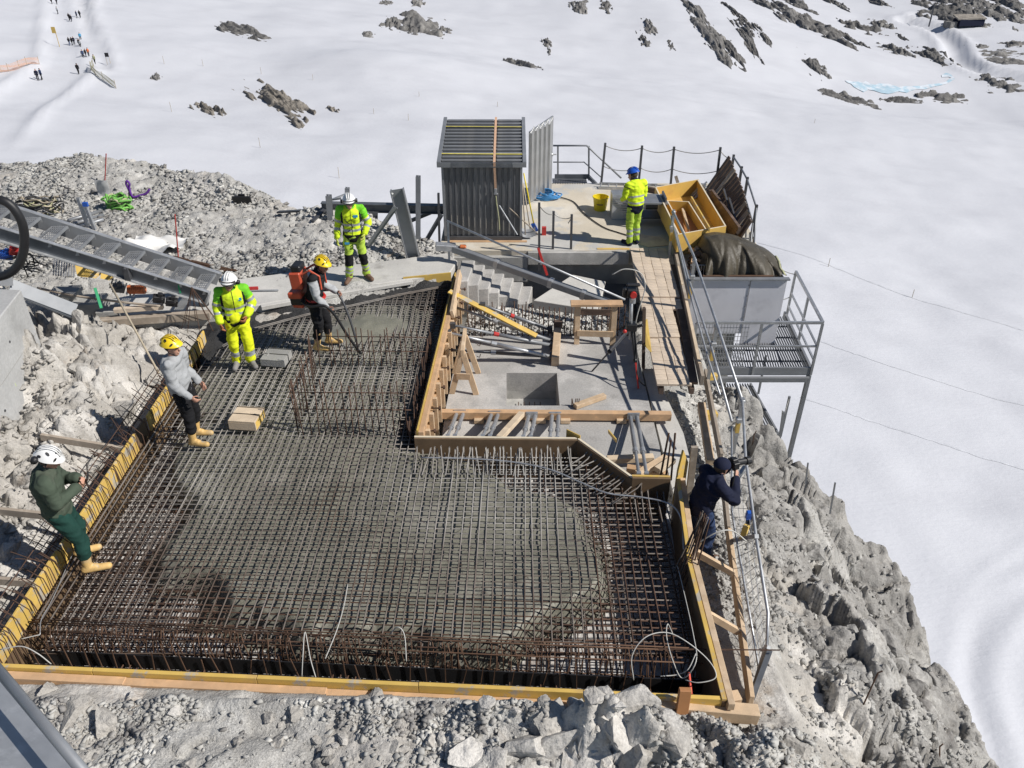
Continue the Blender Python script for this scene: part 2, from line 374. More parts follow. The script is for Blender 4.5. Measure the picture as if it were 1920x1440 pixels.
def struct(o, label=None):
    o['kind'] = 'structure'
    if label: o['label'] = label
    return o
def np_mesh(name, verts, faces, material, parent=None, smooth=False, mi=None):
    """fast mesh from arrays (all faces of one length)"""
    verts = np.asarray(verts, np.float32); faces = np.asarray(faces, np.int32); n = faces.shape[1]
    me = bpy.data.meshes.new(name); me.vertices.add(len(verts)); me.vertices.foreach_set('co', verts.ravel())
    me.loops.add(faces.size); me.loops.foreach_set('vertex_index', faces.ravel())
    me.polygons.add(len(faces)); me.polygons.foreach_set('loop_start', np.arange(0, faces.size, n, dtype=np.int32))
    for m in (material if isinstance(material, (list, tuple)) else [material]): me.materials.append(MM(m))
    if mi is not None: me.polygons.foreach_set('material_index', np.asarray(mi, np.int32))
    if smooth: me.polygons.foreach_set('use_smooth', np.ones(len(faces), bool))
    me.update(calc_edges=True); me.validate()
    o = bpy.data.objects.new(name, me); COL.objects.link(o)
    if parent is not None: o.parent = parent; o.location = -wloc(parent)
    return o
def grid_faces(nx, ny):
    j, i = np.meshgrid(np.arange(ny - 1), np.arange(nx - 1), indexing='ij'); a = (j * nx + i).ravel()
    return np.stack([a, a + 1, a + nx + 1, a + nx], 1)
def copy_obj(o, parent=None, loc=None):
    c = o.copy(); COL.objects.link(c); c.parent = parent
    if loc is not None: c.location = loc
    for ch in o.children: copy_obj(ch, c)
    return c
def sag(a, b, s, n=12):
    a = V(a); b = V(b); return [a.lerp(b, i / n) - V((0, 0, s * 4 * (i / n) * (1 - i / n))) for i in range(n + 1)]
def smooth_path(pts, n=6):
    """Catmull-Rom through the points"""
    pts = [V(p) for p in pts]; q = [pts[0] * 2 - pts[1]] + pts + [pts[-1] * 2 - pts[-2]]; r = []
    for i in range(1, len(q) - 2):
        for k in range(n):
            t = k / n; p0, p1, p2, p3 = q[i - 1:i + 3]
            r.append(.5 * ((2 * p1) + (p2 - p0) * t + (2 * p0 - 5 * p1 + 4 * p2 - p3) * t * t + (3 * p1 - p0 - 3 * p2 + p3) * t ** 3))
    r.append(pts[-1]); return r
# ================================================================== TERRAIN
# ------------------------------------------------------------------ snow basin below the rock spur
def snow_h(x, y):
    x = np.asarray(x, float); y = np.asarray(y, float)
    z = -30 - .10 * np.clip(x, -150, 120) + .03 * np.clip(-x - 20, 0, 200) * 0
    z = z + .00045 * np.clip(y - 190, 0, 400) ** 2 * sstep(-90, 20, x)
    z = z + .07 * np.clip(y - 215, 0, 500) * sstep(-40, -110, x)
    z = z - 5 * np.exp(-(((x - 95) / 55) ** 2 + ((y - 205) / 22) ** 2))
    z = z + 3.0 * np.exp(-(((x - 45) / 40) ** 2 + ((y - 262) / 30) ** 2)) + 2.5 * np.exp(-(((x + 25) / 20) ** 2 + ((y - 170) / 16) ** 2))
    z = z + 1.6 * fbm(x / 70 + 3, y / 70, oct=3, seed=21) + .22 * fbm(x / 9, y / 9, oct=3, seed=22)
    # groomed foot path on the left: a flat shelf with a raised bank
    cx = np.interp(y, [60, 100, 125, 150, 200, 260, 330], [-64, -68, -75, -79, -101, -121, -150])
    d = (x - cx); z = z + .55 * np.exp(-((np.abs(d) - 5.0) / .9) ** 2) * sstep(95, 120, y) - .35 * np.exp(-(d / 4.0) ** 4) * sstep(95, 120, y)
    # wind ripples / piste lines
    z = z + .05 * np.sin((x * .55 + y * .22) + 2 * fbm(x / 20, y / 20, oct=2, seed=23)) * sstep(-30, 30, x) * sstep(160, 80, y)
    z = z + .16 * np.abs(fbm(x / 2.3, y / 2.3, oct=3, seed=26)) * sstep(.05, .5, fbm(x / 26, y / 17, oct=2, seed=27)) * sstep(140, 90, y) * sstep(0, -25, x)
    return z
def snow_at(u, v):
    """walk along a sight line until it meets the snow"""
    s = (u - 960) / FPX; t = (v - 720) / FPX
    dx, dy, dz = s, math.cos(PITCH) - t * math.sin(PITCH), -(math.sin(PITCH) + t * math.cos(PITCH))
    ks = np.concatenate([np.arange(25, 120, 1.0), np.arange(120, 460, 3.0)])
    zz = CAM_H + dz * ks - snow_h(dx * ks, dy * ks); i = int(np.argmax(zz < 0)) if (zz < 0).any() else len(ks) - 1
    k = ks[i]
    if i > 0: k = ks[i - 1] + (ks[i] - ks[i - 1]) * zz[i - 1] / (zz[i - 1] - zz[i] + 1e-9)
    x, y = dx * k, dy * k
    return V((x, y, float(snow_h(np.array([x]), np.array([y]))[0]))), k
# vehicle loop tracks at the lower right: rut lines pressed into the sheet
RUTS = []
for pts, w, dp in (([(1960, 1030), (1880, 1085), (1828, 1150), (1808, 1230), (1812, 1300), (1838, 1370), (1860, 1470)], .5, .11),
                   ([(1970, 1075), (1900, 1120), (1850, 1180), (1832, 1250), (1840, 1320), (1868, 1400), (1885, 1480)], .55, .15),
                   ([(1960, 1180), (1935, 1230), (1925, 1300), (1935, 1380), (1950, 1460)], .9, .08)):
    RUTS.append((smooth_path([snow_at(*p)[0] for p in pts], 5), w, dp))
SNOW = bpy.data.objects.new('snow_field', None)
ny, nx = 500, 400
yy = np.concatenate([np.linspace(8, 90, 250, endpoint=False), 90 + (np.linspace(0, 1, ny - 250) ** 1.5) * 460])
X = np.empty((ny, nx)); Y = np.empty((ny, nx)); a = np.linspace(-1, 1, nx)
for j, y0 in enumerate(yy):
    half = 70 + .95 * max(y0, 0); X[j] = a * half; Y[j] = y0
Z = snow_h(X, Y)
sel = (X > 5) & (Y < 80)
for path, w, dp in RUTS:
    pn = np.array([(p.x, p.y) for p in path]); d = np.full(X.shape, 99.0)
    for p in pn: d = np.where(sel, np.minimum(d, np.hypot(X - p[0], Y - p[1])), d)
    Z = Z - dp * np.exp(-(d / w) ** 2) + .6 * dp * np.exp(-((d - 2.2 * w) / (.8 * w)) ** 2)
for pts, w, dp in (([(1700, 40), (1755, 55), (1785, 80), (1795, 105), (1830, 128), (1880, 142), (1950, 152)], 3.0, 1.5), ([(1720, 30), (1850, 45), (1950, 60)], 2.5, 1.0), ([(150, -10), (165, 40), (180, 90), (186, 122)], 1.6, .7)):
    pth = smooth_path([snow_at(*p)[0] for p in pts], 8); d = np.full(X.shape, 99.0)
    for p in pth: d = np.minimum(d, np.hypot(X - p.x, (Y - p.y)))
    Z = Z - dp * np.exp(-(d / w) ** 4) + .5 * dp * np.exp(-((d - 1.6 * w) / (.5 * w)) ** 2)
SNOW = np_mesh('snow_field', np.stack([X.ravel(), Y.ravel(), Z.ravel()], 1), grid_faces(nx, ny), 'snow', smooth=True)
struct(SNOW, 'pale snow-covered basin far below the rock spur, with ski tracks')

def ribbon(pts, w, name, material, lift=.05, parent=SNOW, jit=0.0):
    mb = MB(); P = []
    for i, p in enumerate(pts):
        d = (pts[min(i + 1, len(pts) - 1)] - pts[max(i - 1, 0)]); n = V((-d.y, d.x, 0)).normalized()
        ww = w * (1 + jit * random.uniform(-1, 1))
        for s in (-1, -.33, .33, 1):
            q = p + n * s * ww / 2; P.append((q.x, q.y, float(snow_h(np.array([q.x]), np.array([q.y]))[0]) + lift))
    F = [(i * 4 + k, i * 4 + k + 1, i * 4 + k + 5, i * 4 + k + 4) for i in range(len(pts) - 1) for k in range(3)]
    mb.add(P, F); return mb.build(name, material, parent, smooth=True)
# churned clods along the track loop: loose snow lumps, uncountable
def lumps(name, pts, spread, n, size, material, parent):
    P = []; F = []
    ico = np.array([(0, 0, 1), (.9, 0, .3), (.28, .85, .3), (-.72, .52, .3), (-.72, -.52, .3), (.28, -.85, .3), (0, 0, -.3)]); icf = np.array([(0, 1, 2), (0, 2, 3), (0, 3, 4), (0, 4, 5), (0, 5, 1), (6, 2, 1), (6, 3, 2), (6, 4, 3), (6, 5, 4), (6, 1, 5)])
    for i in range(n):
        q = pts[random.randrange(len(pts))] + V((random.gauss(0, spread), random.gauss(0, spread), 0)); s = size * random.uniform(.4, 1.5)
        z = float(snow_h(np.array([q.x]), np.array([q.y]))[0]); a_ = random.uniform(0, 6.3); c, sn = math.cos(a_), math.sin(a_)
        b = ico * s * np.array([random.uniform(.8, 1.6), 1, random.uniform(.5, 1)]); b = np.stack([b[:, 0] * c - b[:, 1] * sn + q.x, b[:, 0] * sn + b[:, 1] * c + q.y, b[:, 2] + z + .02], 1)
        F.append(icf + len(P) * 7); P.append(b)
    o = np_mesh(name, np.concatenate(P), np.concatenate(F), material, parent); o['kind'] = 'stuff'; return o

# ------------------------------------------------------------------ rock outcrops melting out of the snow (parts of the snow field)
def outcrop(u, v, w, h, ang=0.0, hgt=None, material='far_rock', seed=0, res=1.0):
    """w x h are its sighted size; becomes a rugged patch on the slope, lying in the snow and standing proud of it"""
    p, k = snow_at(u, v); sx = w * k / FPX / 2
    el = math.atan2(CAM_H - p.z, p.y); sy = h * k / FPX / 2 / max(math.sin(el), .15)
    hh = hgt if hgt is not None else .22 * min(sx, sy * .6) + .2
    n = int(48 * res); m = int(34 * res)
    a_ = np.linspace(-1.25, 1.25, n); b_ = np.linspace(-1.25, 1.25, m); A, B = np.meshgrid(a_, b_)
    c, s = math.cos(R(ang)), math.sin(R(ang))
    lx, ly = A * sx, B * sy
    # image-plane tilt of the long axis -> heading on the ground
    Xw = p.x + lx; Yw = p.y + ly + lx * math.tan(R(ang)) / max(math.sin(el), .15)
    r = np.hypot(A, B); f = 1 - r + .8 * fbm(A * 1.9 + seed * 3.1, B * 2.6 + seed, oct=5, seed=seed + 50, gain=.55)
    f1, f2, cid, _, _ = cells(Xw / max(sx * .3, .5), Yw / max(sy * .25, .5), seed=seed + 9)
    Zw = snow_h(Xw, Yw) + hh * (np.clip(f, -.6, 1.2) * 1.1 - .12 + np.where(f > 0, .4 * cid - .15 + .25 * fbm(Xw / (sx * .25 + .2), Yw / (sx * .25 + .2), oct=4, seed=seed + 70), 0))
    Zw = np.where((np.abs(A) > 1.2) | (np.abs(B) > 1.2), snow_h(Xw, Yw) - 1.0, Zw)
    o = np_mesh('rock_outcrop', np.stack([Xw.ravel(), Yw.ravel(), Zw.ravel()], 1), grid_faces(n, m), material, SNOW)
    return o
ROADS = [] # placeholder for groomed tracks
OUT = [ # u v w h angle
 (785, 46, 105, 34, -4), (735, 44, 36, 20, 0), (770, 58, 40, 14, -6), (690, 65, 28, 9, 0), (725, 6, 22, 8, 0), (785, 5, 26, 14, 0), (833, 57, 30, 11, -8),
 (1085, 10, 40, 20, 8), (1135, 13, 26, 14, 0), (1218, 50, 22, 20, -20), (1207, 72, 22, 20, 10), (1258, 86, 12, 10, 0), (1025, 80, 20, 12, -10), (1030, 97, 8, 10, 0),
 (1305, 22, 34, 60, -40), (1335, 70, 52, 46, -38), (1385, 30, 26, 44, -40), (1370, 95, 40, 30, -30), (1398, 66, 26, 40, -30), (1400, 50, 20, 22, 0), (1425, 60, 20, 30, -35),
 (1475, 28, 56, 40, -20), (1535, 52, 80, 46, -16), (1560, 70, 54, 40, -10), (1590, 72, 36, 26, -20), (1618, 55, 74, 18, -3), (1525, 122, 46, 26, -18), (1675, 94, 52, 20, -16), (1748, 105, 52, 32, 6), (1690, 70, 12, 10, 0), (1655, 46, 40, 12, 0),
 (1760, 20, 90, 22, -8), (1800, 30, 80, 24, 0), (1850, 20, 70, 22, 5), (1890, 8, 60, 34, 0), (1895, 30, 60, 26, 0), (1770, 2, 60, 20, -20), (1830, 2, 50, 26, -25), (1835, 88, 40, 8, 4), (1870, 100, 90, 12, 2), (1880, 115, 80, 12, -2), (1900, 84, 46, 10, 0),
 (1640, 2, 40, 10, -20), (1560, 4, 40, 12, -30), (1490, 6, 60, 14, -20), (1420, 4, 50, 14, -30)]
for i, (u, v, w, h, an) in enumerate(OUT): outcrop(u, v, w * .84, h * .74, an * .5, seed=i)
for i, (u, v, w, h, an) in enumerate([(1590, 187, 84, 10, 8), (1765, 184, 82, 10, -2), (1870, 158, 62, 16, -2), (980, 122, 62, 7, 12), (455, 60, 110, 12, 16), (1690, 190, 70, 3, 0)]):
    outcrop(u, v, w, h, -an * .55, hgt=.9, seed=100 + i)
outcrop(510, 188, 165, 26, -17, hgt=.9, material='far_rock_warm', seed=201, res=2.2)
outcrop(392, 208, 66, 12, -14, hgt=.7, material='far_rock_warm', seed=202)
outcrop(293, 146, 16, 6, -8, hgt=.6, material='far_rock', seed=203)
outcrop(625, 206, 26, 6, -10, hgt=.5, material='far_rock_warm', seed=204)
# melt pond: a thin arc of bare blue ice
pond = [snow_at(*p)[0] for p in [(1585, 152), (1610, 160), (1645, 166), (1690, 167), (1740, 163), (1775, 156), (1785, 146), (1768, 140)]]
pp = smooth_path(pond, 4)
mbp = MB(); Pn = []
for i, p in enumerate(pp):
    d = (pp[min(i + 1, len(pp) - 1)] - pp[max(i - 1, 0)]); n = V((-d.y, d.x, 0)).normalized()
    ww = (np.interp(i / len(pp), [0, .12, .35, .5, .7, .85, .95, 1], [.3, 5.5, 5.5, 1.6, .9, 1.2, 5.0, 1.0]))
    for s in (-1, -.33, .33, 1):
        q = p + n * s * ww / 2 * (1 + .5 * random.uniform(-1, 1)); Pn.append((q.x, q.y, float(snow_h(np.array([q.x]), np.array([q.y]))[0]) + .12))
mbp.add(Pn, [(i * 4 + k, i * 4 + k + 1, i * 4 + k + 5, i * 4 + k + 4) for i in range(len(pp) - 1) for k in range(3)])
mbp.build('melt_pond', 'ice_blue', SNOW, smooth=True)

# ------------------------------------------------------------------ rock spur carrying the site
def back_edge(x): return np.interp(x, [-22, -13.7, -10, -7.6, -6.2, -4.5, -3, -1.5, 3, 9], [21.6, 21.2, 21.0, 19.9, 19.2, 18.1, 17.2, 16.5, 16.4, 16.4])
def right_edge(y): return np.interp(y, [0, 7.1, 8.6, 10.2, 11.0, 11.5, 11.8, 12.1, 12.8, 16], [7.0, 7.1, 7.15, 7.25, 6.9, 6.2, 5.3, 4.4, 3.7, 3.1])
def front_y(x): return 5.22 - .053 * (x + 1.5)
def in_pit(x, y):   # plan of the pour, floor and stair well that the spur is cut down for
    yb = np.interp(x, [-5.6, -4.8, -3.1, -1.2], [11.7, 13.25, 14.15, 15.0])
    return ((x > -5.62) & (x < 2.28) & (y > front_y(x) - .12) & (y < yb) & ((x < -1.2) | (y < 9.5)))
def spur(x, y):
    x = np.asarray(x, float); y = np.asarray(y, float)
    # left bank, rising away from the form
    left = .02 + .20 * np.clip(-5.7 - x, 0, 8) - .5 * sstep(-6.6, -5.7, x) * sstep(13.5, 12.5, y) * sstep(5.0, 6.5, y)
    left = np.where(y > 13.2, np.minimum(left, .42), left)
    mound = .22 + .32 * np.exp(-(((x + 4.6) / 2.4) ** 2 + ((y - 17.2) / 1.1) ** 2)) + .30 * sstep(18.2, 20.2, y) + .12 * np.exp(-((x + 11) / 3) ** 2)
    z = np.where(y > 13.9, mound, left)
    w = sstep(12.6, 14.6, y); z = np.where(x < -5.2, left * (1 - w) + mound * w, z)
    front = .14 + .10 * np.exp(-(((x + 3.0) / 2.2) ** 2)) * sstep(5.2, 4.4, y)
    z = np.where((y < 5.25) & (x < 2.6), front * sstep(-7.5, -5.5, x) + left * (1 - sstep(-7.5, -5.5, x)), z)
    z0 = np.interp(y, [0, 3, 5, 8, 11, 16], [-.1, -.2, -.42, -.75, -.85, -1.2]); ze = np.interp(y, [0, 10.2, 11.2, 11.7, 11.85, 12.2, 13, 16], [-4.6, -4.5, -4.0, -3.0, -2.2, -1.2, -1.1, -1.6])
    xr = right_edge(y); t = np.clip((x - 3.0) / np.maximum(xr - 3.0, .3), 0, 1); rt = z0 + (ze - z0) * (.92 * t + .08 * np.sin(t * 9.4) * (1 - t))
    wr = sstep(1.6, 2.6, x); z = np.where(y < 5.25, z * (1 - wr) + rt * wr, np.where(x > 2.3, rt, z))
    # bench cut for the concrete path
    yn = np.interp(x, [-9.5, -5.7, -3.9, -1.2], [12.9, 13.0, 13.7, 14.6]); yf_ = np.interp(x, [-9.5, -8.2, -6.1, -4.3, -2.4, -1.4], [13.7, 13.9, 14.6, 15.1, 15.75, 16.1])
    z = np.where((x > -9.0) & (x < -1.0) & (y > yn - .2), np.minimum(z, .06 + .5 * np.clip(y - yf_ - .05, 0, 5)), z)
    # cut for floor and stair well
    well = (x > -1.25) & (x <= 2.35) & (y >= 9.5) & (y < 16.6)
    z = np.where(well, -1.3, z); z = np.where((x > -1.25) & (y >= 15.2) & (x <= 2.8), -2.2, z)
    z = np.where(in_pit(x, y), -1.1, z)
    # falls
    d = y - back_edge(x); z = z - np.clip(d, 0, 60) * 1.05 - .3 * np.clip(d, 0, .8)
    e = x - xr; z = z - np.clip(e, 0, 40) * 2.6 * sstep(0, .9, e) - .4 * np.clip(e, 0, 1)
    return z
def rock_noise(x, y):
    fl, fs, cid, ox, oy = cells(x / .95 + .25 * fbm(x, y, oct=2, seed=5), y / .8 + .25 * fbm(x + 9, y, oct=2, seed=6), seed=31)
    f1b, f2b, cidb, oxb, oyb = cells(x / .36, y / .31, seed=41)
    block = (cid - .5) * .55 + ox * (cid * 3 % 1 - .5) * .8 + oy * (cid * 7 % 1 - .5) * .8 - .22 * np.exp(-((fs - fl) / .07) ** 2)
    block2 = (cidb - .5) * .17 + oxb * (cidb * 5 % 1 - .5) * .26 - .06 * np.exp(-((f2b - f1b) / .08) ** 2)
    f1c, f2c, cidc, oxc, oyc = cells(x / .15 + .3 * block, y / .13, seed=47)
    block2 = block2 * 1.25 + (cidc - .5) * .075 + oxc * (cidc * 5 % 1 - .5) * .16 + oyc * (cidc * 11 % 1 - .5) * .16
    fm, fn, cm, om, on = cells(x / 2.4 + .35 * fbm(x * .6, y * .6, oct=3, seed=7), y / 1.15 + .25 * fbm(x * .8, y * .5, oct=3, seed=8), seed=51)
    big = (cm - .5) * .8 + om * (cm * 3 % 1 - .5) * .8 + on * (cm * 7 % 1 - .5) * .8 - .12 * np.exp(-((fn - fm) / .06) ** 2)
    block = block + big * sstep(3.2, 4.2, x)
    return block * 1.15, block2, fbm(x * .55, y * .55, oct=7, seed=33, gain=.55)
def noise_gain(x, y):
    """blocky-ness, small-block gain, fractal gain"""
    right = sstep(2.9, 4.0, x); left = sstep(-5.9, -6.7, x) * sstep(14.0, 12.8, y) * sstep(3.2, 5.6, y)
    frontR = sstep(5.2, 4.7, y) * sstep(-.4, .7, x) * sstep(3.6, 2.6, x)
    front = sstep(5.3, 4.9, y) * (1 - right)
    mound = sstep(13.6, 14.6, y) * (1 - right)
    return .50 * right + .62 * left + .35 * frontR, .48 * right + .9 * left + .75 * frontR + .30 * front + .30 * mound, .34 * right + .18 * left + .18 * frontR + .08 * front + .11 * mound + .03
STEP = .036
gx = np.arange(-15.0, 9.2, STEP); gy = np.arange(2.6, 22.6, STEP)
GX, GY = np.meshgrid(gx, gy)
blk, blk2, frac = rock_noise(GX, GY); g1, g2, g3 = noise_gain(GX, GY)
pit = in_pit(GX, GY) | ((GX > -1.25) & (GX < 2.35) & (GY >= 9.5) & (GY < 16.6))
flat = sstep(2.75, 2.35, GX) * sstep(1.0, 2.2, GX) * sstep(5.3, 6.0, GY)
gain = np.where(pit, 0, 1) * (1 - .8 * flat)
near_form = 1 - .75 * np.exp(-((GY - 5.0) / .16) ** 2) * (GX < 2.3)
GZ = spur(GX, GY) + gain * near_form * (g1 * blk + g2 * blk2 + g3 * frac)
# heaps and big lumps on the front lip
for (hx, hy, hw, hd, hh) in ((.95, 4.72, .26, .22, .46), (1.28, 4.45, .36, .26, .44), (.62, 4.62, .22, .2, .30), (.15, 4.75, .35, .16, .20), (-.25, 4.85, .28, .14, .16), (-1.2, 4.9, .5, .14, .12), (-2.4, 4.95, .6, .13, .12), (2.2, 4.0, .5, .3, .22), (-4.6, 4.9, .35, .2, .14), (-3.4, 4.95, .4, .12, .11)):
    GZ = GZ + hh * np.exp(-(((GX - hx) / hw) ** 2 + ((GY - hy) / hd) ** 2)) * (1 + .5 * blk2) * (GY < front_y(GX) - .09)
# keep the ground under the forms and paths
GZ = np.where((GY < front_y(GX) - .08) & (GY > front_y(GX) - .3) & (GX < 2.1) & (GX > -5.6), np.minimum(GZ, .22 + .06 * np.sin(GX * 3.1) + .05 * np.sin(GX * 7.7)), GZ)
# loosen the plan so steep ground is not a clean height map
jx = .10 * g1 * vnoise(GX * 2.2, GY * 2.2, GZ * 2.2, seed=61); jy = .10 * g1 * vnoise(GX * 2.2 + 40, GY * 2.2, GZ * 2.2, seed=62)
sel = (sstep(.5, 1.0, GX) * 0 + 1)
verts = np.stack([(GX + jx).ravel(), (GY + jy).ravel(), GZ.ravel()], 1)
gf = grid_faces(len(gx), len(gy))
fx = GX[:-1, :-1].ravel(); fy = GY[:-1, :-1].ravel(); nz = fbm(fx * .9, fy * .9, oct=4, seed=81)
mi = np.zeros(len(gf), int)
mi[(fx + .5 * nz > 3.75)] = 1
mi[(fy > 13.7) & (fx < 2) & (nz > -.6)] = 2
mi[(fy < 5.2) & (fx < 2.2) & (nz > -.05) & ~((fx > .45) & (fx < 1.9))] = 2
mi[(fx > 2.2) & (fx < 3.5 + .6 * nz) & (fy > 6.2)] = 2
mi[(fx > 1.9) & (fx < 4.2) & (fy < 5.0 + .3 * nz) & (nz > -.15)] = 1
GROUND = np_mesh('rock_ground', verts, gf, ['limestone', 'weathered_rock', 'gravel'], mi=mi, smooth=False)
struct(GROUND, 'broken pale limestone spur falling away as a grey cliff on the right')
def ground_z(x, y):
    i = (np.asarray(x, float) - gx[0]) / STEP; j = (np.asarray(y, float) - gy[0]) / STEP
    i0 = np.clip(np.floor(i).astype(int), 0, len(gx) - 2); j0 = np.clip(np.floor(j).astype(int), 0, len(gy) - 2); fi = np.clip(i - i0, 0, 1); fj = np.clip(j - j0, 0, 1)
    return (GZ[j0, i0] * (1 - fi) * (1 - fj) + GZ[j0, i0 + 1] * fi * (1 - fj) + GZ[j0 + 1, i0] * (1 - fi) * fj + GZ[j0 + 1, i0 + 1] * fi * fj)
def gz(x, y): return float(ground_z(x, y))

# ------------------------------------------------------------------ loose stones: fine rubble as one mass, the larger stones one by one
PHI = (1 + 5 ** .5) / 2
ICO = np.array([(-1, PHI, 0), (1, PHI, 0), (-1, -PHI, 0), (1, -PHI, 0), (0, -1, PHI), (0, 1, PHI), (0, -1, -PHI), (0, 1, -PHI), (PHI, 0, -1), (PHI, 0, 1), (-PHI, 0, -1), (-PHI, 0, 1)]) / 1.9
ICF = np.array([(0, 11, 5), (0, 5, 1), (0, 1, 7), (0, 7, 10), (0, 10, 11), (1, 5, 9), (5, 11, 4), (11, 10, 2), (10, 7, 6), (7, 1, 8), (3, 9, 4), (3, 4, 2), (3, 2, 6), (3, 6, 8), (3, 8, 9), (4, 9, 5), (2, 4, 11), (6, 2, 10), (8, 6, 7), (9, 8, 1)])
CUB = np.array([(x, y, z) for x in (-.75, .75) for y in (-.75, .75) for z in (-.75, .75)]); CUF = np.array([(0, 1, 3, 2), (4, 6, 7, 5), (0, 4, 5, 1), (2, 3, 7, 6), (0, 2, 6, 4), (1, 5, 7, 3)])
rng = np.random.default_rng(5)
def rubble(name, n, region, smin, smax, material, power=2.5):
    """n loose stones scattered by rejection in region(x,y)->weight"""
    xs = []; ys = []; c = 0
    while c < n:
        x = rng.uniform(region[0], region[1], n * 3); y = rng.uniform(region[2], region[3], n * 3)
        k = rng.random(n * 3) < region[4](x, y); xs.append(x[k]); ys.append(y[k]); c += k.sum()
    x = np.concatenate(xs)[:n]; y = np.concatenate(ys)[:n]; s = smin + (smax - smin) * rng.random(n) ** power
    z = ground_z(x, y)
    b = (CUB[None] + .75 * (rng.random((n, 8, 3)) - .5)) * s[:, None, None] * (np.array([1.15, .85, .55]) * (1 + .7 * (rng.random((n, 1, 3)) - .5)))
    an = rng.uniform(0, 6.28, n); ca, sa = np.cos(an), np.sin(an); ti = rng.normal(0, .35, n); ct, st = np.cos(ti), np.sin(ti)
    y1 = b[:, :, 1] * ct[:, None] - b[:, :, 2] * st[:, None]; z1 = b[:, :, 1] * st[:, None] + b[:, :, 2] * ct[:, None]; x1 = b[:, :, 0]
    v = np.stack([x1 * ca[:, None] - y1 * sa[:, None] + x[:, None], x1 * sa[:, None] + y1 * ca[:, None] + y[:, None], z1 + z[:, None] + .22 * s[:, None]], 2)
    f = (CUF[None] + (np.arange(n) * 8)[:, None, None]).reshape(-1, 4)
    o = np_mesh(name, v.reshape(-1, 3), f, material, GROUND); o['kind'] = 'stuff'; return o
def on_mound(x, y): return (y < back_edge(x) + .6) * (y > np.interp(x, [-14, -8, -6, -4, -1.3], [13.2, 13.6, 14.2, 14.75, 15.6])) * np.clip(.35 + .9 * fbm(x * .7, y * .9, oct=4, seed=90), .05, 1)
rubble('mound_rubble', 34000, (-14.5, -1.4, 13.2, 22, on_mound), .008, .060, 'pebble', 4.0)
def on_front(x, y): return (y < 4.98) * np.clip(.25 + 1.2 * fbm(x * 1.1, y * 1.1, oct=3, seed=91) + .25 * (y > 4.6), .04, 1)
rubble('front_rubble', 20000, (-4.9, 3.2, 3.6, 5.0, on_front), .004, .036, 'pebble', 4.0)
def on_left(x, y): return np.clip(.3 + .9 * fbm(x * .9, y * .9, oct=3, seed=92), .05, 1) * (y < 13.4)
rubble('bank_rubble', 4500, (-9.5, -5.75, 5.0, 13.4, on_left), .008, .06, 'limestone', 3.5)
def on_right(x, y): return np.clip(.35 + fbm(x * .8, y * .8, oct=3, seed=93), .05, 1) * (x < right_edge(y) + .1) * np.where(y > 6.5, np.interp(x, [2.4, 3.0, 4.2, 7], [1, 1, .12, .02]), .3)
rubble('ledge_rubble', 12000, (2.4, 7.2, 3.6, 13.2, on_right), .008, .050, 'gravel', 4.0)
def on_well(x, y): return (y > 13.9) * 1.0
# single stones and boulders
STONES = []
for k in range(9):
    bm = bmesh.new(); pts = rng.normal(size=(15, 3)); pts /= np.linalg.norm(pts, axis=1)[:, None]; pts *= rng.uniform(.8, 1.1, (15, 1))
    for p in pts: bm.verts.new(p)
    r_ = bmesh.ops.convex_hull(bm, input=bm.verts); bmesh.ops.delete(bm, geom=[g for g in r_['geom_interior'] if isinstance(g, bmesh.types.BMVert)], context='VERTS')
    bmesh.ops.subdivide_edges(bm, edges=bm.edges, cuts=4, use_grid_fill=True)
    co = np.array([v.co[:] for v in bm.verts]); nn_ = co / np.linalg.norm(co, axis=1)[:, None]
    co = co + nn_ * (.10 * fbm(co[:, 0] * 1.7, co[:, 1] * 1.7, co[:, 2] * 1.7, oct=5, seed=300 + k, gain=.6))[:, None]
    co = co * np.array([1.15, .9, .70])
    for v, c in zip(bm.verts, co): v.co = c
    me = bpy.data.meshes.new('stone'); bm.to_mesh(me); bm.free(); me.materials.append(MM('limestone')); STONES.append(me)
STONES_W = []
for me in STONES[:4]:
    m2 = me.copy(); m2.materials.clear(); m2.materials.append(MM('weathered_rock')); STONES_W.append(m2)
def stone(x, y, s, name='stone', sink=.25, pool=None, squash=1.0):
    o = bpy.data.objects.new(name, random.choice(pool or STONES)); COL.objects.link(o); o.parent = GROUND
    o.scale = (s * random.uniform(.85, 1.2), s * random.uniform(.85, 1.2), s * random.uniform(.8, 1.15) * squash)
    o.rotation_euler = (random.uniform(-.5, .5), random.uniform(-.5, .5), random.uniform(0, 6.28))
    o.location = (x, y, gz(x, y) + s * .72 * (.5 - sink)); return o
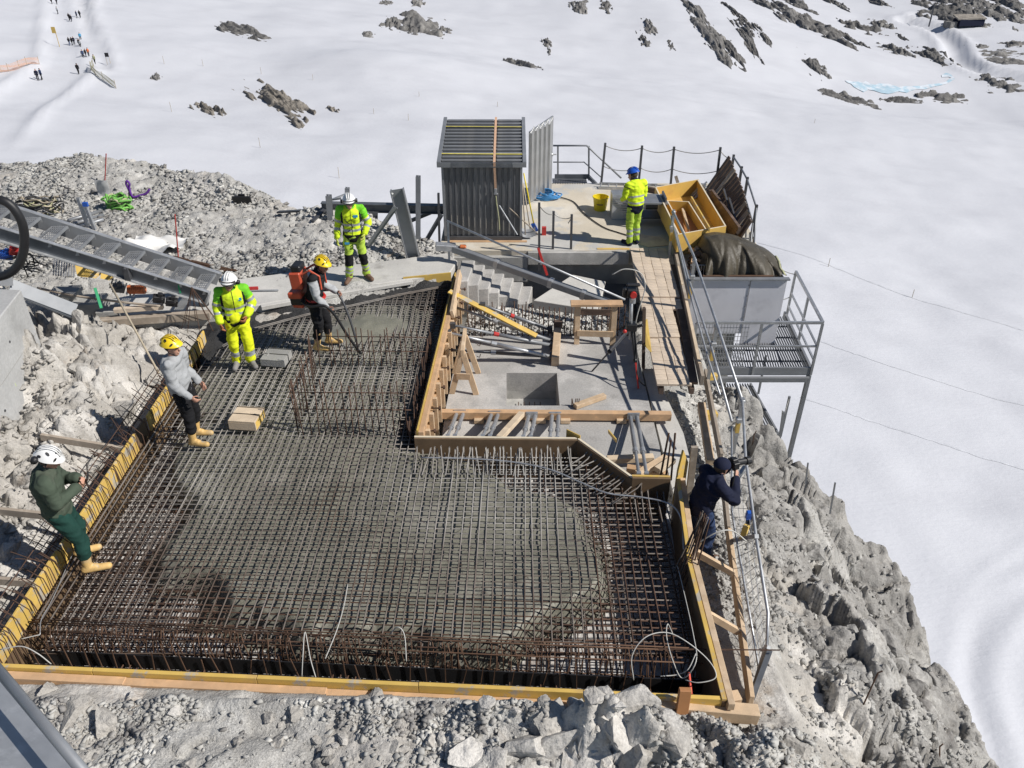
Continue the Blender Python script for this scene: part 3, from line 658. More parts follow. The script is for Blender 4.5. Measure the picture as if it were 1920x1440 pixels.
for (u, v, px, zz) in [(1485, 1405, 46, -.2), (1190, 1345, 58, .35), (1150, 1300, 40, .35), (1080, 1320, 34, .25), (1020, 1300, 24, .2), (985, 1390, 60, .2), (1060, 1400, 70, .2), (1180, 1425, 60, .2), (905, 1345, 26, .2),
                       (512, 1385, 26, .2), (140, 1330, 40, .2), (200, 1350, 50, .2), (860, 1385, 22, .2), (1300, 1405, 30, .0), (1240, 1400, 40, .1), (760, 1410, 20, .2), (820, 1330, 20, .2), (1020, 1345, 22, .2), (1110, 1360, 30, .3), (1260, 1440, 40, 0), (930, 1430, 40, .2), (1400, 1425, 18, -.2), (1215, 1310, 44, .3), (1165, 1390, 62, .25), (1100, 1430, 66, .2), (1250, 1425, 56, .05), (1040, 1365, 44, .22), (1005, 1435, 56, .2), (1130, 1340, 46, .32), (1330, 1430, 44, -.1), (880, 1415, 46, .2), (700, 1300, 26, .2), (560, 1330, 26, .2), (330, 1330, 24, .2), (250, 1300, 22, .2), (90, 1290, 30, .2)]:
    p = at(u, v, zz); k = p.y / (math.cos(PITCH) - (v - 720) / FPX * math.sin(PITCH)); stone(p.x, p.y, px * k / FPX * .80, 'boulder' if px > 30 else 'stone', sink=.56)
n = 0
while n < 120:
    x = random.uniform(-14, -1.6); y = random.uniform(13.8, 21)
    if y < float(back_edge(x)) + .2 and y > float(np.interp(x, [-14, -8, -6, -4, -1.3], [13.4, 13.9, 14.5, 15.0, 15.9])): stone(x, y, random.uniform(.045, .10) * (1.6 if random.random() < .08 else 1), sink=.3); n += 1
for i in range(70):
    x = random.uniform(-9.5, -5.9); y = random.uniform(5.2, 13.2); stone(x, y, random.choice((.08, .1, .14, .2, .3)) * random.uniform(.8, 1.2), sink=.35)
n = 0
while n < 30:
    x = random.uniform(2.5, 5.6); y = random.uniform(4.0, 12)
    if x < float(right_edge(y)): stone(x, y, random.uniform(.05, .14), sink=.4, pool=STONES_W if x > 3.6 else None); n += 1
for i in range(40):
    x = random.uniform(-3.0, 2.0); y = random.uniform(4.2, 4.95); stone(x, y, random.uniform(.03, .09), sink=.3)
# lumps along the cliff's skyline
for (u, v, px, y_) in [(1535, 960, 34, 9.6), (1500, 900, 24, 10.4), (1575, 985, 30, 9.3), (1650, 1075, 30, 8.6), (1560, 1030, 26, 9.0), (1690, 1160, 28, 7.8), (1420, 800, 26, 11.6), (1450, 850, 28, 11.1), (1735, 1230, 26, 7.2)]:
    p = aty(u, v, y_); k = p.y / (math.cos(PITCH) - (v - 720) / FPX * math.sin(PITCH))
    o = bpy.data.objects.new('boulder', random.choice(STONES_W)); COL.objects.link(o); o.parent = GROUND; s = px * k / FPX * 1.1
    o.location = (p.x, p.y, min(p.z, gz(p.x, p.y) + s * .35)); o.scale = (s, s * 1.1, s * 1.15); o.rotation_euler = (random.uniform(-.6, .6), random.uniform(-.6, .6), random.uniform(0, 6))
# ================================================================== CONCRETE SETTING AND THE POUR
PITZ = -.55
XL, XR, YF = -5.48, 2.10, 5.22
yf = front_y          # inner faces of the forms
BACK = [(-5.5, 11.55), (-5.15, 12.55), (-4.75, 13.2), (-3.9, 13.75), (-3.1, 14.12), (-2.2, 14.6), (-1.3, 15.0)]
def back_y(x): return float(np.interp(x, [p[0] for p in BACK], [p[1] for p in BACK]))
# blinding layer under the reinforcement
mb = MB(); mb.prism([(XL - .1, yf(XL) - .03), (XR + .12, yf(XR) - .03), (XR + .12, yf(XR) + .5), (XL - .1, yf(XL) + .5)], PITZ - .6, PITZ - .42); mb.bar((XL - .05, yf(XL) + .485, PITZ - .24), (XR + .05, yf(XR) + .485, PITZ - .24), .02, .5); mb.build('trench_floor', 'rubber_black')['kind'] = 'structure'  # trench base and back face coloured black for deep shade
mb = MB(); mb.prism([(XL - .1, yf(XL) + .5), (XR + .12, yf(XR) + .5), (XR + .12, 8.55), (1.75, 8.6), (.95, 9.42), (-1.32, 9.48), (-1.1, 15.05)] + [(x, y + .12) for x, y in BACK[::-1]], PITZ - .3, PITZ)
struct(mb.build('pit_floor', 'blinding'), 'pale blinding layer under the reinforcement')
# ------------------------------------------------------------------ wet concrete already poured
sx = np.arange(XL - .02, XR, .045); sy = np.arange(YF + .3, 15.0, .045); SX, SY = np.meshgrid(sx, sy)
def blob(cx, cy, rx, ry, p=2.0): return 1 - (np.abs((SX - cx) / rx) ** p + np.abs((SY - cy) / ry) ** p) ** (1 / p)
nz = fbm(SX * 1.3, SY * 1.3, oct=5, seed=11)
cov = np.maximum.reduce([blob(-2.0, 7.9, 2.8, 1.95), blob(-3.3, 9.5, 1.9, 2.0), blob(-.3, 7.45, 1.72, 1.4), blob(-3.4, 11.6, 2.4, 2.4), blob(-2.9, 12.9, 2.2, 1.4), blob(-.4, 6.6, .9, .75)]) + .11 * nz
hgt = PITZ - .02 + (.465 + .02 * nz) * sstep(.0, .20, cov)
hgt = hgt + .17 * np.exp(-(((SX + 2.6) / .75) ** 2 + ((SY - 13.1) / .55) ** 2)) + .12 * np.exp(-(((SX + 3.3) / .6) ** 2 + ((SY - 12.6) / .4) ** 2)) + .05 * np.exp(-(((SX + 4.8) / .5) ** 2 + ((SY - 12.4) / .5) ** 2))
hgt = hgt + .012 * fbm(SX * 7, SY * 7, oct=4, seed=12) * (cov > 0)
YB = np.interp(SX, [p[0] for p in BACK], [p[1] for p in BACK]); ok = (SY < YB - .20) & ~((SX > -1.36) & (SY > 9.35))
fv = (ok[:-1, :-1] & ok[1:, 1:] & ok[:-1, 1:] & ok[1:, :-1]).ravel() & ((cov[:-1, :-1] > -.02) | (hgt[:-1, :-1] > PITZ + .02)).ravel()
pour = np_mesh('poured_concrete', np.stack([SX.ravel(), SY.ravel(), hgt.ravel()], 1), grid_faces(len(sx), len(sy))[fv], 'wet_concrete', smooth=True)
pour['kind'] = 'stuff'; pour['label'] = 'wet grey concrete poured through the reinforcement mesh'; pour['category'] = 'concrete'
def pour_z(x, y):
    i = int(np.clip((x - sx[0]) / .045, 0, len(sx) - 1)); j = int(np.clip((y - sy[0]) / .045, 0, len(sy) - 1)); return float(hgt[j, i])

# ------------------------------------------------------------------ reinforcement mats
TILT = .012      # the bars drift to the right as they run away
mesh_root = thing('rebar_mat', 'dense rebar grid of the new slab, rusty at the edges, cement grey in the middle', 'rebar mat', (-1.7, 9.0, PITZ))
def y_end(x):
    if x < -1.42: return back_y(x) - .24
    if x < .9: return 9.28
    if x < 1.65: return 9.28 - (x - .9) * 1.12
    return 8.36
def rebar(a, b, r, material, parent, name='rebar', n=5, kink=None):
    mb = MB(); a = V(a); b = V(b); m = 5; pts = []
    for i in range(m + 1):
        t = i / m; p = a.lerp(b, t); p.z += kink[i] if kink else 0; pts.append(p)
    mb.pipe(pts, r, n); return mb.build(name, material, parent, smooth=True)
wob = lambda s: [random.gauss(0, s) for _ in range(6)]
# top mat: long bars
x = XL + .12; nlong = 0
while x < XR - .05:
    ys = yf(x) + .62; ye = y_end(x + TILT * 6) ; 
    m_ = 'rebar_slurry' if x < 1.0 else 'rebar_rust'
    a = V((x + random.gauss(0, .006), ys + random.uniform(-.03, .03), 0.0)); b = V((x + TILT * (ye - ys) + random.gauss(0, .012), ye + random.uniform(-.05, .0), 0.0))
    rebar(a, b, .0090, m_, mesh_root, kink=wob(.0025)); nlong += 1
    if 9.4 < ye and -1.6 > x > -4.9 and random.random() < .35:
        rebar(a.lerp(b, .55) + V((.03, 0, .004)), b + V((.03, 0, .004)), .0095, 'rebar_slurry', mesh_root)
    x += .112 + random.gauss(0, .006)
# top mat: cross bars
y = YF + .60; 
while y < 14.85:
    SL = -.053 * max(0, 1 - (y - 5.8) / 3.0)
    x0 = XL + .05 if y < 11.6 else float(np.interp(y, [p[1] for p in BACK], [p[0] for p in BACK])) + .12
    x1 = -1.42 + .02 * (y - 9.4) if y > 9.26 else (XR - .08 if y < 8.33 else .9 + (9.28 - y) * .8)
    if x1 - x0 > .25:
        sl = SL if SL else -.008
        rebar((x0 + random.uniform(-.02, .02), y - sl * 3.9, -.0165), (x1, y - sl * 3.9 + sl * (x1 - x0) + random.gauss(0, .01), -.0165), .0085, 'rebar_slurry' if 6.6 < y else 'rebar_rust', mesh_root, kink=wob(.003))
    y += .098 + random.gauss(0, .005)
# bottom mat: joined, only glimpsed between the upper bars
mb = MB(); x = XL + .15
while x < XR - .05:
    ye = y_end(x); mb.pipe([(x, yf(x) + .55, PITZ + .13), (x + TILT * (ye - YF), ye, PITZ + .13)], .009, 4); x += .115
y = YF + .78
while y < 14.7:
    x0 = XL + .05 if y < 11.6 else float(np.interp(y, [p[1] for p in BACK], [p[0] for p in BACK])) + .12; x1 = -1.42 if y > 9.26 else (XR - .04 if y < 8.33 else .9 + (9.28 - y) * .8)
    if x1 - x0 > .25: mb.pipe([(x0, y, PITZ + .15), (x1, y, PITZ + .15)], .009, 4)
    y += .105
o = mb.build('bottom_mat', 'rebar_rust', mesh_root); o['kind'] = 'stuff'
mb = MB(); x = XL + .18
while x < XR - .05:
    ye = y_end(x); mb.pipe([(x + .03, YF + .66, -.24), (x + .03 + TILT * (ye - YF), ye - .03, -.24)], .008, 4); x += .17
y = YF + .66
while y < 14.6:
    x0 = XL + .05 if y < 11.6 else float(np.interp(y, [p[1] for p in BACK], [p[0] for p in BACK])) + .12; x1 = -1.42 if y > 9.26 else (XR - .04 if y < 8.33 else .9 + (9.28 - y) * .8)
    if x1 - x0 > .25: mb.pipe([(x0, y, -.225), (x1, y, -.225)], .008, 4)
    y += .16
o = mb.build('middle_mat', 'rebar_slurry', mesh_root); o['kind'] = 'stuff'
# edge bar along the sloping far side
mb = MB(); mb.pipe([(x, y - .26, .03) for x, y in BACK[1:]], .011, 5); mb.build('edge_bar', 'rebar_slurry', mesh_root, smooth=True)
mb = MB(); mb.pipe([(x + .03, y - .31, .034) for x, y in BACK[1:]], .011, 5); mb.build('edge_bar', 'rebar_slurry', mesh_root, smooth=True)
mb = MB(); mb.pipe([(XL + .10, yf(XL) + .65, .03), (XL + .10, 11.4, .03)], .012, 5); mb.build('edge_bar', 'rebar_slurry', mesh_root, smooth=True)
# row of stirrups standing along the front trench
st = MB(); st.pipe([(-.055, -.03, PITZ + .05), (-.03, .02, -.03), (-.015, .09, .055), (.015, .09, .055), (.03, .02, -.03), (.055, -.03, PITZ + .05)], .0065, 5)
sm = st.build('stirrup', 'rebar_brown', mesh_root, smooth=True); base = V(sm.location)
i = 0; x = XL + .2
while x < XR - .1:
    o = sm if i == 0 else sm.copy()
    if i: COL.objects.link(o)
    o.location = V((x + random.gauss(0, .012), yf(x) + .58 + random.gauss(0, .01), sm.location.z + (PITZ * 0))) - V((mesh_root.location.x, mesh_root.location.y, 0)); o.location.z = base.z
    o.rotation_euler = (random.gauss(0, .06), random.gauss(0, .10), random.gauss(0, .12)); i += 1; x += .083
mb = MB()
for yy_, zz_ in ((YF + .66, .058), (YF + .70, .05), (YF + .56, -.02), (YF + .58, -.30), (YF + .10, -.26), (YF + .16, -.24), (YF + .23, -.30), (YF + .06, -.12)): mb.pipe([(XL + .05, yy_ + yf(XL) - YF, zz_), (0, yy_ + yf(0) - YF + random.gauss(0, .01), zz_ + random.gauss(0, .01)), (XR - .04, yy_ + yf(XR) - YF, zz_)], .008, 5)
mb.build('stirrup_tie_bar', 'rebar_brown', mesh_root, smooth=True)
mb = MB(); mb.bar((XL + .05, yf(XL) + .47, -.30), (XR - .03, yf(XR) + .47, -.30), .012, .22); mb.build('trench_shade_strip', 'rubber_black', mesh_root)  # added black strip: stands in for the shade of the dark gap
mb = MB(); x = XL + .1
while x < XR - .05:
    mb.pipe([(x, yf(x) + random.uniform(.28, .44), PITZ + .22), (x + random.gauss(0, .02), yf(x) + .06, PITZ + .26), (x, yf(x) + .05, -.06)], .0075, 4); x += .085
x = XL + .12
while x < XR - .05:
    mb.pipe([(x, yf(x) + .45, -.46), (x + random.gauss(0, .03), yf(x) + .44, -.10 + random.gauss(0, .04))], .007, 4); x += .13 + random.uniform(0, .08)
mb.build('trench_bars', 'rebar_brown', mesh_root)['kind'] = 'stuff'
# bent-up bar ends along the stepped form
be = MB(); be.pipe([(0, -.55, .02), (0, -.1, .05), (0, -.02, .10), (0, -.02, -.2)], .0095, 5)
b0 = be.build('bar_end', 'rebar_slurry', mesh_root, smooth=True); bz = b0.location.z; i = 0
spots = [(x, 9.27, 0) for x in np.arange(-1.38, .88, .075)] + [(.93 + t * .66, 9.16 - t * .76, R(49)) for t in np.arange(0, 1, .085)] + [(x, 8.30, 0) for x in np.arange(1.66, 2.06, .10)]
for (x, y, rz) in spots:
    o = b0 if i == 0 else b0.copy()
    if i: COL.objects.link(o)
    o.location = (x - mesh_root.location.x + random.gauss(0, .015), y - mesh_root.location.y - .28 * math.cos(rz), bz + random.gauss(0, .015)); o.rotation_euler = (random.gauss(0, .04), random.gauss(0, .05), -rz + random.gauss(0, .06)); i += 1
# hairpins leaning out over the left form
hp = MB(); hp.pipe([(.06, -.01, -.40), (.03, 0, .10), (.02, .0, .22), (-.12, .01, .36), (-.16, .02, .33)], .0065, 5)
h0 = hp.build('hairpin', 'rebar_rust', mesh_root, smooth=True); hz = h0.location.z; i = 0; y = YF + .25
while y < 12.2:
    o = h0 if i == 0 else h0.copy()
    if i: COL.objects.link(o)
    o.location = (XL - .05 - mesh_root.location.x + random.gauss(0, .006), y - mesh_root.location.y, hz); o.rotation_euler = (random.gauss(0, .05), random.gauss(0, .04), random.gauss(0, .06)); i += 1; y += .085 if not (9.3 < y < 9.9) else .3
mb = MB()
for zz_, xx_ in ((.30, -.26), (.14, -.2), (.05, -.12)): mb.pipe([(XL + xx_, YF + .2, zz_), (XL + xx_ + .02, 8, zz_ + .03), (XL + xx_, 12.1, zz_)], .007, 5)
for k in range(26):
    y = random.uniform(YF + .3, 12); mb.pipe([(XL - .35, y, .42 + random.uniform(-.05, .1)), (XL - .1, y + random.uniform(-.3, .3), .1), (XL - .02, y + random.uniform(-.4, .4), -.1)], .0055, 4)
mb.build('hairpin_tie_bars', 'rebar_rust', mesh_root, smooth=True)['kind'] = 'stuff'
# low-hanging tie wires
mb = MB()
for k in range(330):
    x = random.uniform(XL + .2, XR - .2); y = random.uniform(YF + .7, 8.2) if random.random() < .55 else random.uniform(YF + .7, y_end(x) - .2); a_ = random.uniform(0, 6.28); l = random.uniform(.03, .11)
    mb.pipe([(x, y, .03), (x + math.cos(a_) * l * .5, y + math.sin(a_) * l * .5, .03 + random.uniform(.01, .06)), (x + math.cos(a_) * l, y + math.sin(a_) * l, .02 + random.uniform(0, .04))], .0028, 3)
mb.build('tie_wires', 'rebar_rust', mesh_root)['kind'] = 'stuff'

# ------------------------------------------------------------------ starter bars: a standing cage where a wall will rise
cage = thing('starter_cage', 'cage of tall upright starter bars rising from the mat beside the timber wall form', 'rebar cage', (-2.4, 10.4, 0))
def upright(p, h, parent, material='rebar_rust', r=.009, lean=(0, 0)):
    mb = MB(); mb.pipe([V(p), V(p) + V((lean[0] * .5, lean[1] * .5, h * .5)), V(p) + V((lean[0], lean[1], h))], r, 5); return mb.build('upright_bar', material, parent, smooth=True)
for x in np.arange(-3.25, -1.5, .105):
    upright((x, 9.75 + random.gauss(0, .01), -.35), 1.22 + random.gauss(0, .03), cage, lean=(random.gauss(0, .03), random.gauss(0, .03)))
for x in np.arange(-3.1, -1.5, .095):
    upright((x, 11.65 + random.gauss(0, .01), -.35), 1.05 + random.gauss(0, .03), cage, lean=(random.gauss(0, .03), random.gauss(0, .03)))
for y in np.arange(9.9, 11.6, .14):
    upright((-3.28, y, -.35), 1.10, cage, lean=(random.gauss(0, .03), random.gauss(0, .02)))
for y in np.arange(9.55, 14.6, .085):
    upright((-1.52 + .045 * (y - 9.4) * .5, y, -.45), .72 + random.gauss(0, .05) if y < 12.5 else .5, cage, r=.0085, lean=(random.gauss(0, .03), random.gauss(0, .02)))
mb = MB()
for (p, q) in (((-3.3, 9.76, .72), (-1.5, 9.76, .70)), ((-3.2, 11.66, .58), (-1.45, 11.66, .56)), ((-3.28, 9.7, .66), (-3.28, 11.7, .52)), ((-3.3, 9.76, .42), (-1.5, 9.76, .40)), ((-3.2, 11.66, .30), (-1.45, 11.66, .28))):
    mb.pipe([p, q], .008, 5)
mb.build('tie_bar', 'rebar_rust', cage, smooth=True)

# ------------------------------------------------------------------ block-outs lying on the mat
bo = thing('block_out', 'small pale timber block-out box strapped with wire on the rebar mat', 'box', at(465, 790, .03))
def plank_box(root, c, w, d, h, rz, m_top, m_side, tie='rubber_black'):
    Rm = Matrix.Rotation(rz, 3, 'Z'); c = V(c)
    f = lambda x, y, z: c + Rm @ V((x, y, z))
    for s in (-.26, .26):
        mb = MB(); mb.box(f(0, s * d, h - .014), (w, d * .47, .028), Rm); mb.build('lid_board', m_top, root, bevel=.004)
    mb = MB(); mb.box(f(0, -d * .5 + .012, (h - .03) / 2), (w, .024, h - .032), Rm); mb.build('side_board', m_side, root)
    mb = MB(); mb.box(f(0, d * .5 - .012, (h - .03) / 2), (w, .024, h - .032), Rm); mb.build('side_board', m_side, root)
    for s in (-1, 1):
        mb = MB(); mb.box(f(s * (w * .5 - .012), 0, (h - .03) / 2), (.024, d - .052, h - .034), Rm); mb.build('end_board', 'form_yellow_bright' if m_top == 'timber_pale' else m_side, root)
    mb = MB()
    for s in (-.02, .42): mb.pipe([f(-w * .5 - .006, s * d, .01), f(-w * .5 - .006, s * d, h + .006), f(w * .5 + .006, s * d, h + .006), f(w * .5 + .006, s * d, .01)], .006, 4)
    mb.build('tie_wire', tie, root)
plank_box(bo, at(465, 792, .03), .42, .40, .16, R(-6), 'timber_pale', 'timber_pale')
bo2 = thing('block_out', 'slurry-grey block-out box with a chalk figure, between the two workers', 'box', at(518, 678, .03))
plank_box(bo2, at(520, 676, .03), .42, .40, .13, R(-8), 'old_concrete', 'old_concrete')
p = at(502, 664, .17); mb = MB(); mb.pipe([p + V((-.025, .03, 0)), p + V((.0, .045, 0)), p + V((.02, .03, 0)), p + V((-.01, .0, 0)), p + V((.02, -.015, 0)), p + V((0, -.04, 0)), p + V((-.03, -.035, 0))], .004, 4); mb.build('chalk_mark', 'cable_white', bo2)

# ------------------------------------------------------------------ formwork
def panel(root, a, b, z0, z1, th, material, name='panel', edge=None):
    """upright board from a to b (plan), thickness to the left of a->b"""
    a = V((a[0], a[1], 0)); b = V((b[0], b[1], 0)); d = (b - a).normalized(); n = V((-d.y, d.x, 0)) * th
    mb = MB(); mb.extrude([(a.x, a.y, z0), (b.x, b.y, z0), (b.x, b.y, z1), (a.x, a.y, z1)], n); return mb.build(name, material, root, bevel=.003)
lf = thing('formwork', 'yellow form boards down the left edge of the slab, bristling with hairpin bars', 'formwork', (XL, 8.5, PITZ), 'forms around the pour')
for (y0, y1, top) in ((yf(XL) - .12, 6.98, .24), (7.0, 9.38, .24), (9.86, 11.25, .22), (11.62, 12.5, .22)):
    panel(lf, (XL - .02, y0), (XL - .02, y1), -.06, top, .03, 'form_yellow_bright')
for (y0, y1) in ((yf(XL) - .12, 8.2), (8.22, 11.5), (11.52, 12.9)): panel(lf, (XL - .05, y0), (XL - .05, y1), PITZ, -.065, .03, 'form_brown', 'lower_panel')
for (y0, y1) in ((9.40, 9.84), (11.27, 11.6)): panel(lf, (XL - .05, y0), (XL - .05, y1), -.06, .20, .03, 'form_brown', 'filler_panel')
for yb, w in ((5.75, .07), (6.6, .10), (7.7, .10), (9.15, .10)):
    gzv = max(gz(XL - 1.0, yb), -.05)
    mb = MB(); mb.bar((XL - .08, yb, .12), (XL - 1.25, yb + .03, gz(XL - 1.25, yb) + .10), .045, w); mb.build('brace', 'timber_grey', lf)
ff = thing('formwork', 'long yellow form board with timber backing along the front edge of the slab', 'formwork', (-1.6, YF, PITZ), 'forms around the pour')
xs_ = [XL - .1, -4.35, -2.62, -.95, .72, XR + .03]
for i in range(5): panel(ff, (xs_[i + 1] - .004, yf(xs_[i + 1])), (xs_[i] + .002, yf(xs_[i])), PITZ, .205 + random.gauss(0, .004), .045, 'form_yellow_bright')
for i, (x0, x1, z) in enumerate(((XL, -4.0, .10), (-4.2, -1.9, .08), (-1.95, .6, .05))):
    mb = MB(); mb.bar((x0, yf(x0) - .095, z), (x1, yf(x1) - .095, z - .01), .09, .10); mb.build('waler', 'timber_orange', ff, bevel=.004)
rf = thing('formwork', 'tall yellow form wall shading the right edge of the slab', 'formwork', (XR, 6.8, PITZ), 'forms around the pour')
panel(rf, (XR + .005, 6.9), (XR + .0, yf(XR) - .05), PITZ - .15, .19, .04, 'form_brown'); panel(rf, (XR + .14, 8.42), (XR + .005, 6.905), PITZ - .15, .19, .04, 'form_brown')  # inner faces of the yellow form coloured dark brown as painted shade
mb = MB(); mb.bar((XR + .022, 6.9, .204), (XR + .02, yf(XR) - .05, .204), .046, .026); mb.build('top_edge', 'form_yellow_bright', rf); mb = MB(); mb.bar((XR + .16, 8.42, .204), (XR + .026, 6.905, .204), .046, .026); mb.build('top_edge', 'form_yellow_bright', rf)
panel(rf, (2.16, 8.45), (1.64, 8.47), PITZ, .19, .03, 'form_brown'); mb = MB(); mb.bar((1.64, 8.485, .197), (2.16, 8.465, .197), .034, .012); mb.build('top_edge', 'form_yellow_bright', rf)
mb = MB(); mb.bar((XR + .09, 6.9, .16), (XR + .085, yf(XR) - .1, .16), .07, .10); mb.build('waler', 'timber', rf, bevel=.004)
mb = MB(); mb.bar((XR + .24, 8.5, .10), (XR + .10, 6.95, .12), .07, .10); mb.build('waler', 'timber', rf, bevel=.004)
for (u0, v0, u1, v1, z0, z1) in ((1305, 1035, 1375, 1075, .05, -.2), (1325, 1150, 1385, 1185, .05, -.3), (1310, 1040, 1362, 1068, -.1, -.3)):
    mb = MB(); mb.bar(at(u0, v0, z0), at(u1, v1, z1), .05, .08); mb.build('brace', 'timber', rf)
# upright yellow board and stakes at the inner corner
mb = MB(); a_ = at(1272, 885, .2); mb.extrude([(2.26, 8.46, -.3), (2.42, 8.62, -.3), (2.42, 8.62, .32), (2.30, 8.50, .62), (2.26, 8.46, .30)], (-.02, .02, 0)); mb.build('corner_board', 'form_yellow_bright', rf)
mb = MB(); mb.bar((2.50, 8.55, -.75), (2.46, 8.58, .62), .09, .05, (0, 1, 0)); mb.build('stake', 'timber_grey', rf); mb = MB(); mb.bar((2.56, 8.0, -.75), (2.54, 8.05, .18), .10, .05, (0, 1, 0)); mb.build('stake', 'timber', rf)
# stepped inner form between slab and old floor
nf = thing('formwork', 'dark-faced form board along the stepped inner edge, propped from the old floor', 'formwork', (-.2, 9.4, PITZ), 'forms around the pour')
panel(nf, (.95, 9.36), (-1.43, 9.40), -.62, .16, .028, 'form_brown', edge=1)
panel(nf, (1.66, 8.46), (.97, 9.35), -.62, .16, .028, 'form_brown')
mb = MB(); mb.bar((-1.43, 9.415, .166), (.95, 9.375, .166), .034, .012); mb.build('top_edge', 'ply_edge', nf)
mb = MB(); mb.bar((.97, 9.365, .166), (1.66, 8.475, .166), .034, .012); mb.build('top_edge', 'ply_edge', nf)
panel(nf, (.80, 9.52), (.99, 9.36), -.1, .22, .02, 'form_yellow', 'end_board')
wf = thing('wall_form', 'timber-backed wall form with a yellow face running back beside the starter bars', 'formwork', (-1.3, 12, PITZ))
A_, B_ = V((-1.40, 9.44, 0)), V((-1.16, 14.85, 0)); dd = (B_ - A_).normalized(); nn = V((dd.y, -dd.x, 0))
def wf_pt(t, off, z): p = A_.lerp(B_, t) + nn * off; return V((p.x, p.y, z))
for i in range(3):
    t0, t1 = i / 3 + .001, (i + 1) / 3 - .001
    mb = MB(); mb.bar(wf_pt(t0, -.011, -.19), wf_pt(t1, -.011, -.19), .022, .86); mb.build('face_panel', 'form_brown', wf)
    mb = MB(); mb.bar(wf_pt(t0, .012, -.18), wf_pt(t1, .012, -.18), .022, .88); mb.build('yellow_ply', 'form_yellow', wf)
for z, m in ((.17, 'timber_orange'), (-.10, 'timber_orange'), (-.38, 'timber_orange')):
    mb = MB(); mb.bar(wf_pt(.0, .065, z), wf_pt(1.0, .065, z), .08, .12); mb.build('waler', m, wf, bevel=.004)
for t in np.linspace(.03, .97, 13):
    mb = MB(); mb.bar(wf_pt(t, .14, -.6), wf_pt(t, .14, .16), .07, .06, dd); mb.build('stud', 'timber', wf, bevel=.003)
for t in np.linspace(.06, .95, 9):
    mb = MB(); mb.tube(wf_pt(t, .10, .02), wf_pt(t, .24, .02), .012, 6); mb.tube(wf_pt(t, .205, .02), wf_pt(t, .235, .02), .035, 6); mb.build('tie_nut', 'rebar_rust', wf)
mb = MB(); mb.bar(at(848, 590, .25), at(862, 512, .34), .06, .16, (0, 1, .2)); mb.build('end_post', 'timber', wf, bevel=.004)
mb = MB(); mb.bar((-1.25, 14.95, -.1), (-2.2, 14.72, -.1), .03, .62); mb.build('end_panel', 'form_yellow', wf)

# ------------------------------------------------------------------ old concrete floor with a sump opening
FZ = -.60
fo = [(-1.05, 9.43), (.98, 9.42), (1.70, 8.50), (2.26, 8.50), (2.36, 10.2), (2.40, 13.9), (-.95, 13.9)]
m0 = at(950, 700, FZ); m1 = at(1048, 760, FZ); hx0, hx1, hy0, hy1 = -.10, .82, 11.33, 12.38
mb = MB(); mb.prism([(-1.15, 9.44), (.96, 9.42), (.96, 11.33), (hx0, 11.33), (-1.13, 11.33)][:3] + [(-1.13, 11.33)], FZ - .4, FZ)
mb.prism([(.962, 9.40), (1.68, 8.50), (2.26, 8.50), (2.36, 10.2), (2.37, 11.33), (.962, 11.33)], FZ - .4, FZ - .001)
mb.prism([(-1.13, 11.332), (hx0, 11.332), (hx0, 12.378), (-1.08, 12.378)], FZ - .4, FZ); mb.prism([(hx1, 11.332), (2.37, 11.332), (2.38, 12.378), (hx1, 12.378)], FZ - .4, FZ)
mb.prism([(-1.08, 12.38), (2.38, 12.38), (2.40, 13.75), (-1.0, 13.75)], FZ - .4, FZ)
fl = struct(mb.build('old_floor', 'floor_concrete'), 'grey concrete floor with a square sump opening')
mb = MB()
mb.box(((hx0 + hx1) / 2, (hy0 + hy1) / 2, FZ - .60), (hx1 - hx0 + .3, hy1 - hy0 + .3, .06))
for (c, s) in ((((hx0 + hx1) / 2, hy1 + .06, FZ - .70), (hx1 - hx0 + .3, .12, .62)), (((hx0 + hx1) / 2, hy0 - .06, FZ - .70), (hx1 - hx0 + .3, .12, .62)), ((hx0 - .06, (hy0 + hy1) / 2, FZ - .70), (.12, hy1 - hy0, .62)), ((hx1 + .06, (hy0 + hy1) / 2, FZ - .70), (.12, hy1 - hy0, .62))): mb.box(c, s)
mb.build('sump', 'old_concrete', fl)
for x in np.arange(.12, .55, .1): 
    mb = MB(); mb.pipe([(x, 11.4, FZ - .54), (x, 12.2, FZ - .52)], .008, 5); mb.build('sump_bar', 'rebar_rust', fl)
for y in (11.55, 11.75, 11.95): 
    mb = MB(); mb.pipe([(.05, y, FZ - .505), (.65, y, FZ - .505)], .008, 5); mb.build('sump_bar', 'rebar_rust', fl)
# kerb strip / old slab edge at the right of the floor
mb = MB(); mb.prism([(2.40, 8.75), (2.78, 9.2), (2.82, 10.6), (2.72, 11.6), (2.62, 12.6), (2.42, 12.6)], -1.2, FZ - .045); struct(mb.build('floor_apron', 'concrete'))
# gravel trench and starter row behind the floor
mb = MB(); mb.prism([(-1.0, 13.76), (2.42, 13.76), (2.45, 15.3), (-.2, 15.3), (-.95, 14.6)], -1.2, -.69); struct(mb.build('gravel_bed', 'gravel'))
P_ = []; F_ = []; k = 0
for i in range(2600):
    x, y = rng.uniform(-.9, 2.4), rng.uniform(13.8, 15.2); s = rng.uniform(.010, .042); b = ICO * (1 + .4 * (rng.random((12, 1)) - .5)) * s * np.array([1.2, .9, .7]); a_ = rng.uniform(0, 6.3)
    b = np.stack([b[:, 0] * math.cos(a_) - b[:, 1] * math.sin(a_) + x, b[:, 0] * math.sin(a_) + b[:, 1] * math.cos(a_) + y, b[:, 2] - .68 + s * .4 + .05 * math.exp(-((y - 14.5) / .4) ** 2) + .16 * math.exp(-((x + .3) / .5) ** 2 - ((y - 14.6) / .35) ** 2)], 1); P_.append(b); F_.append(ICF + 12 * i)
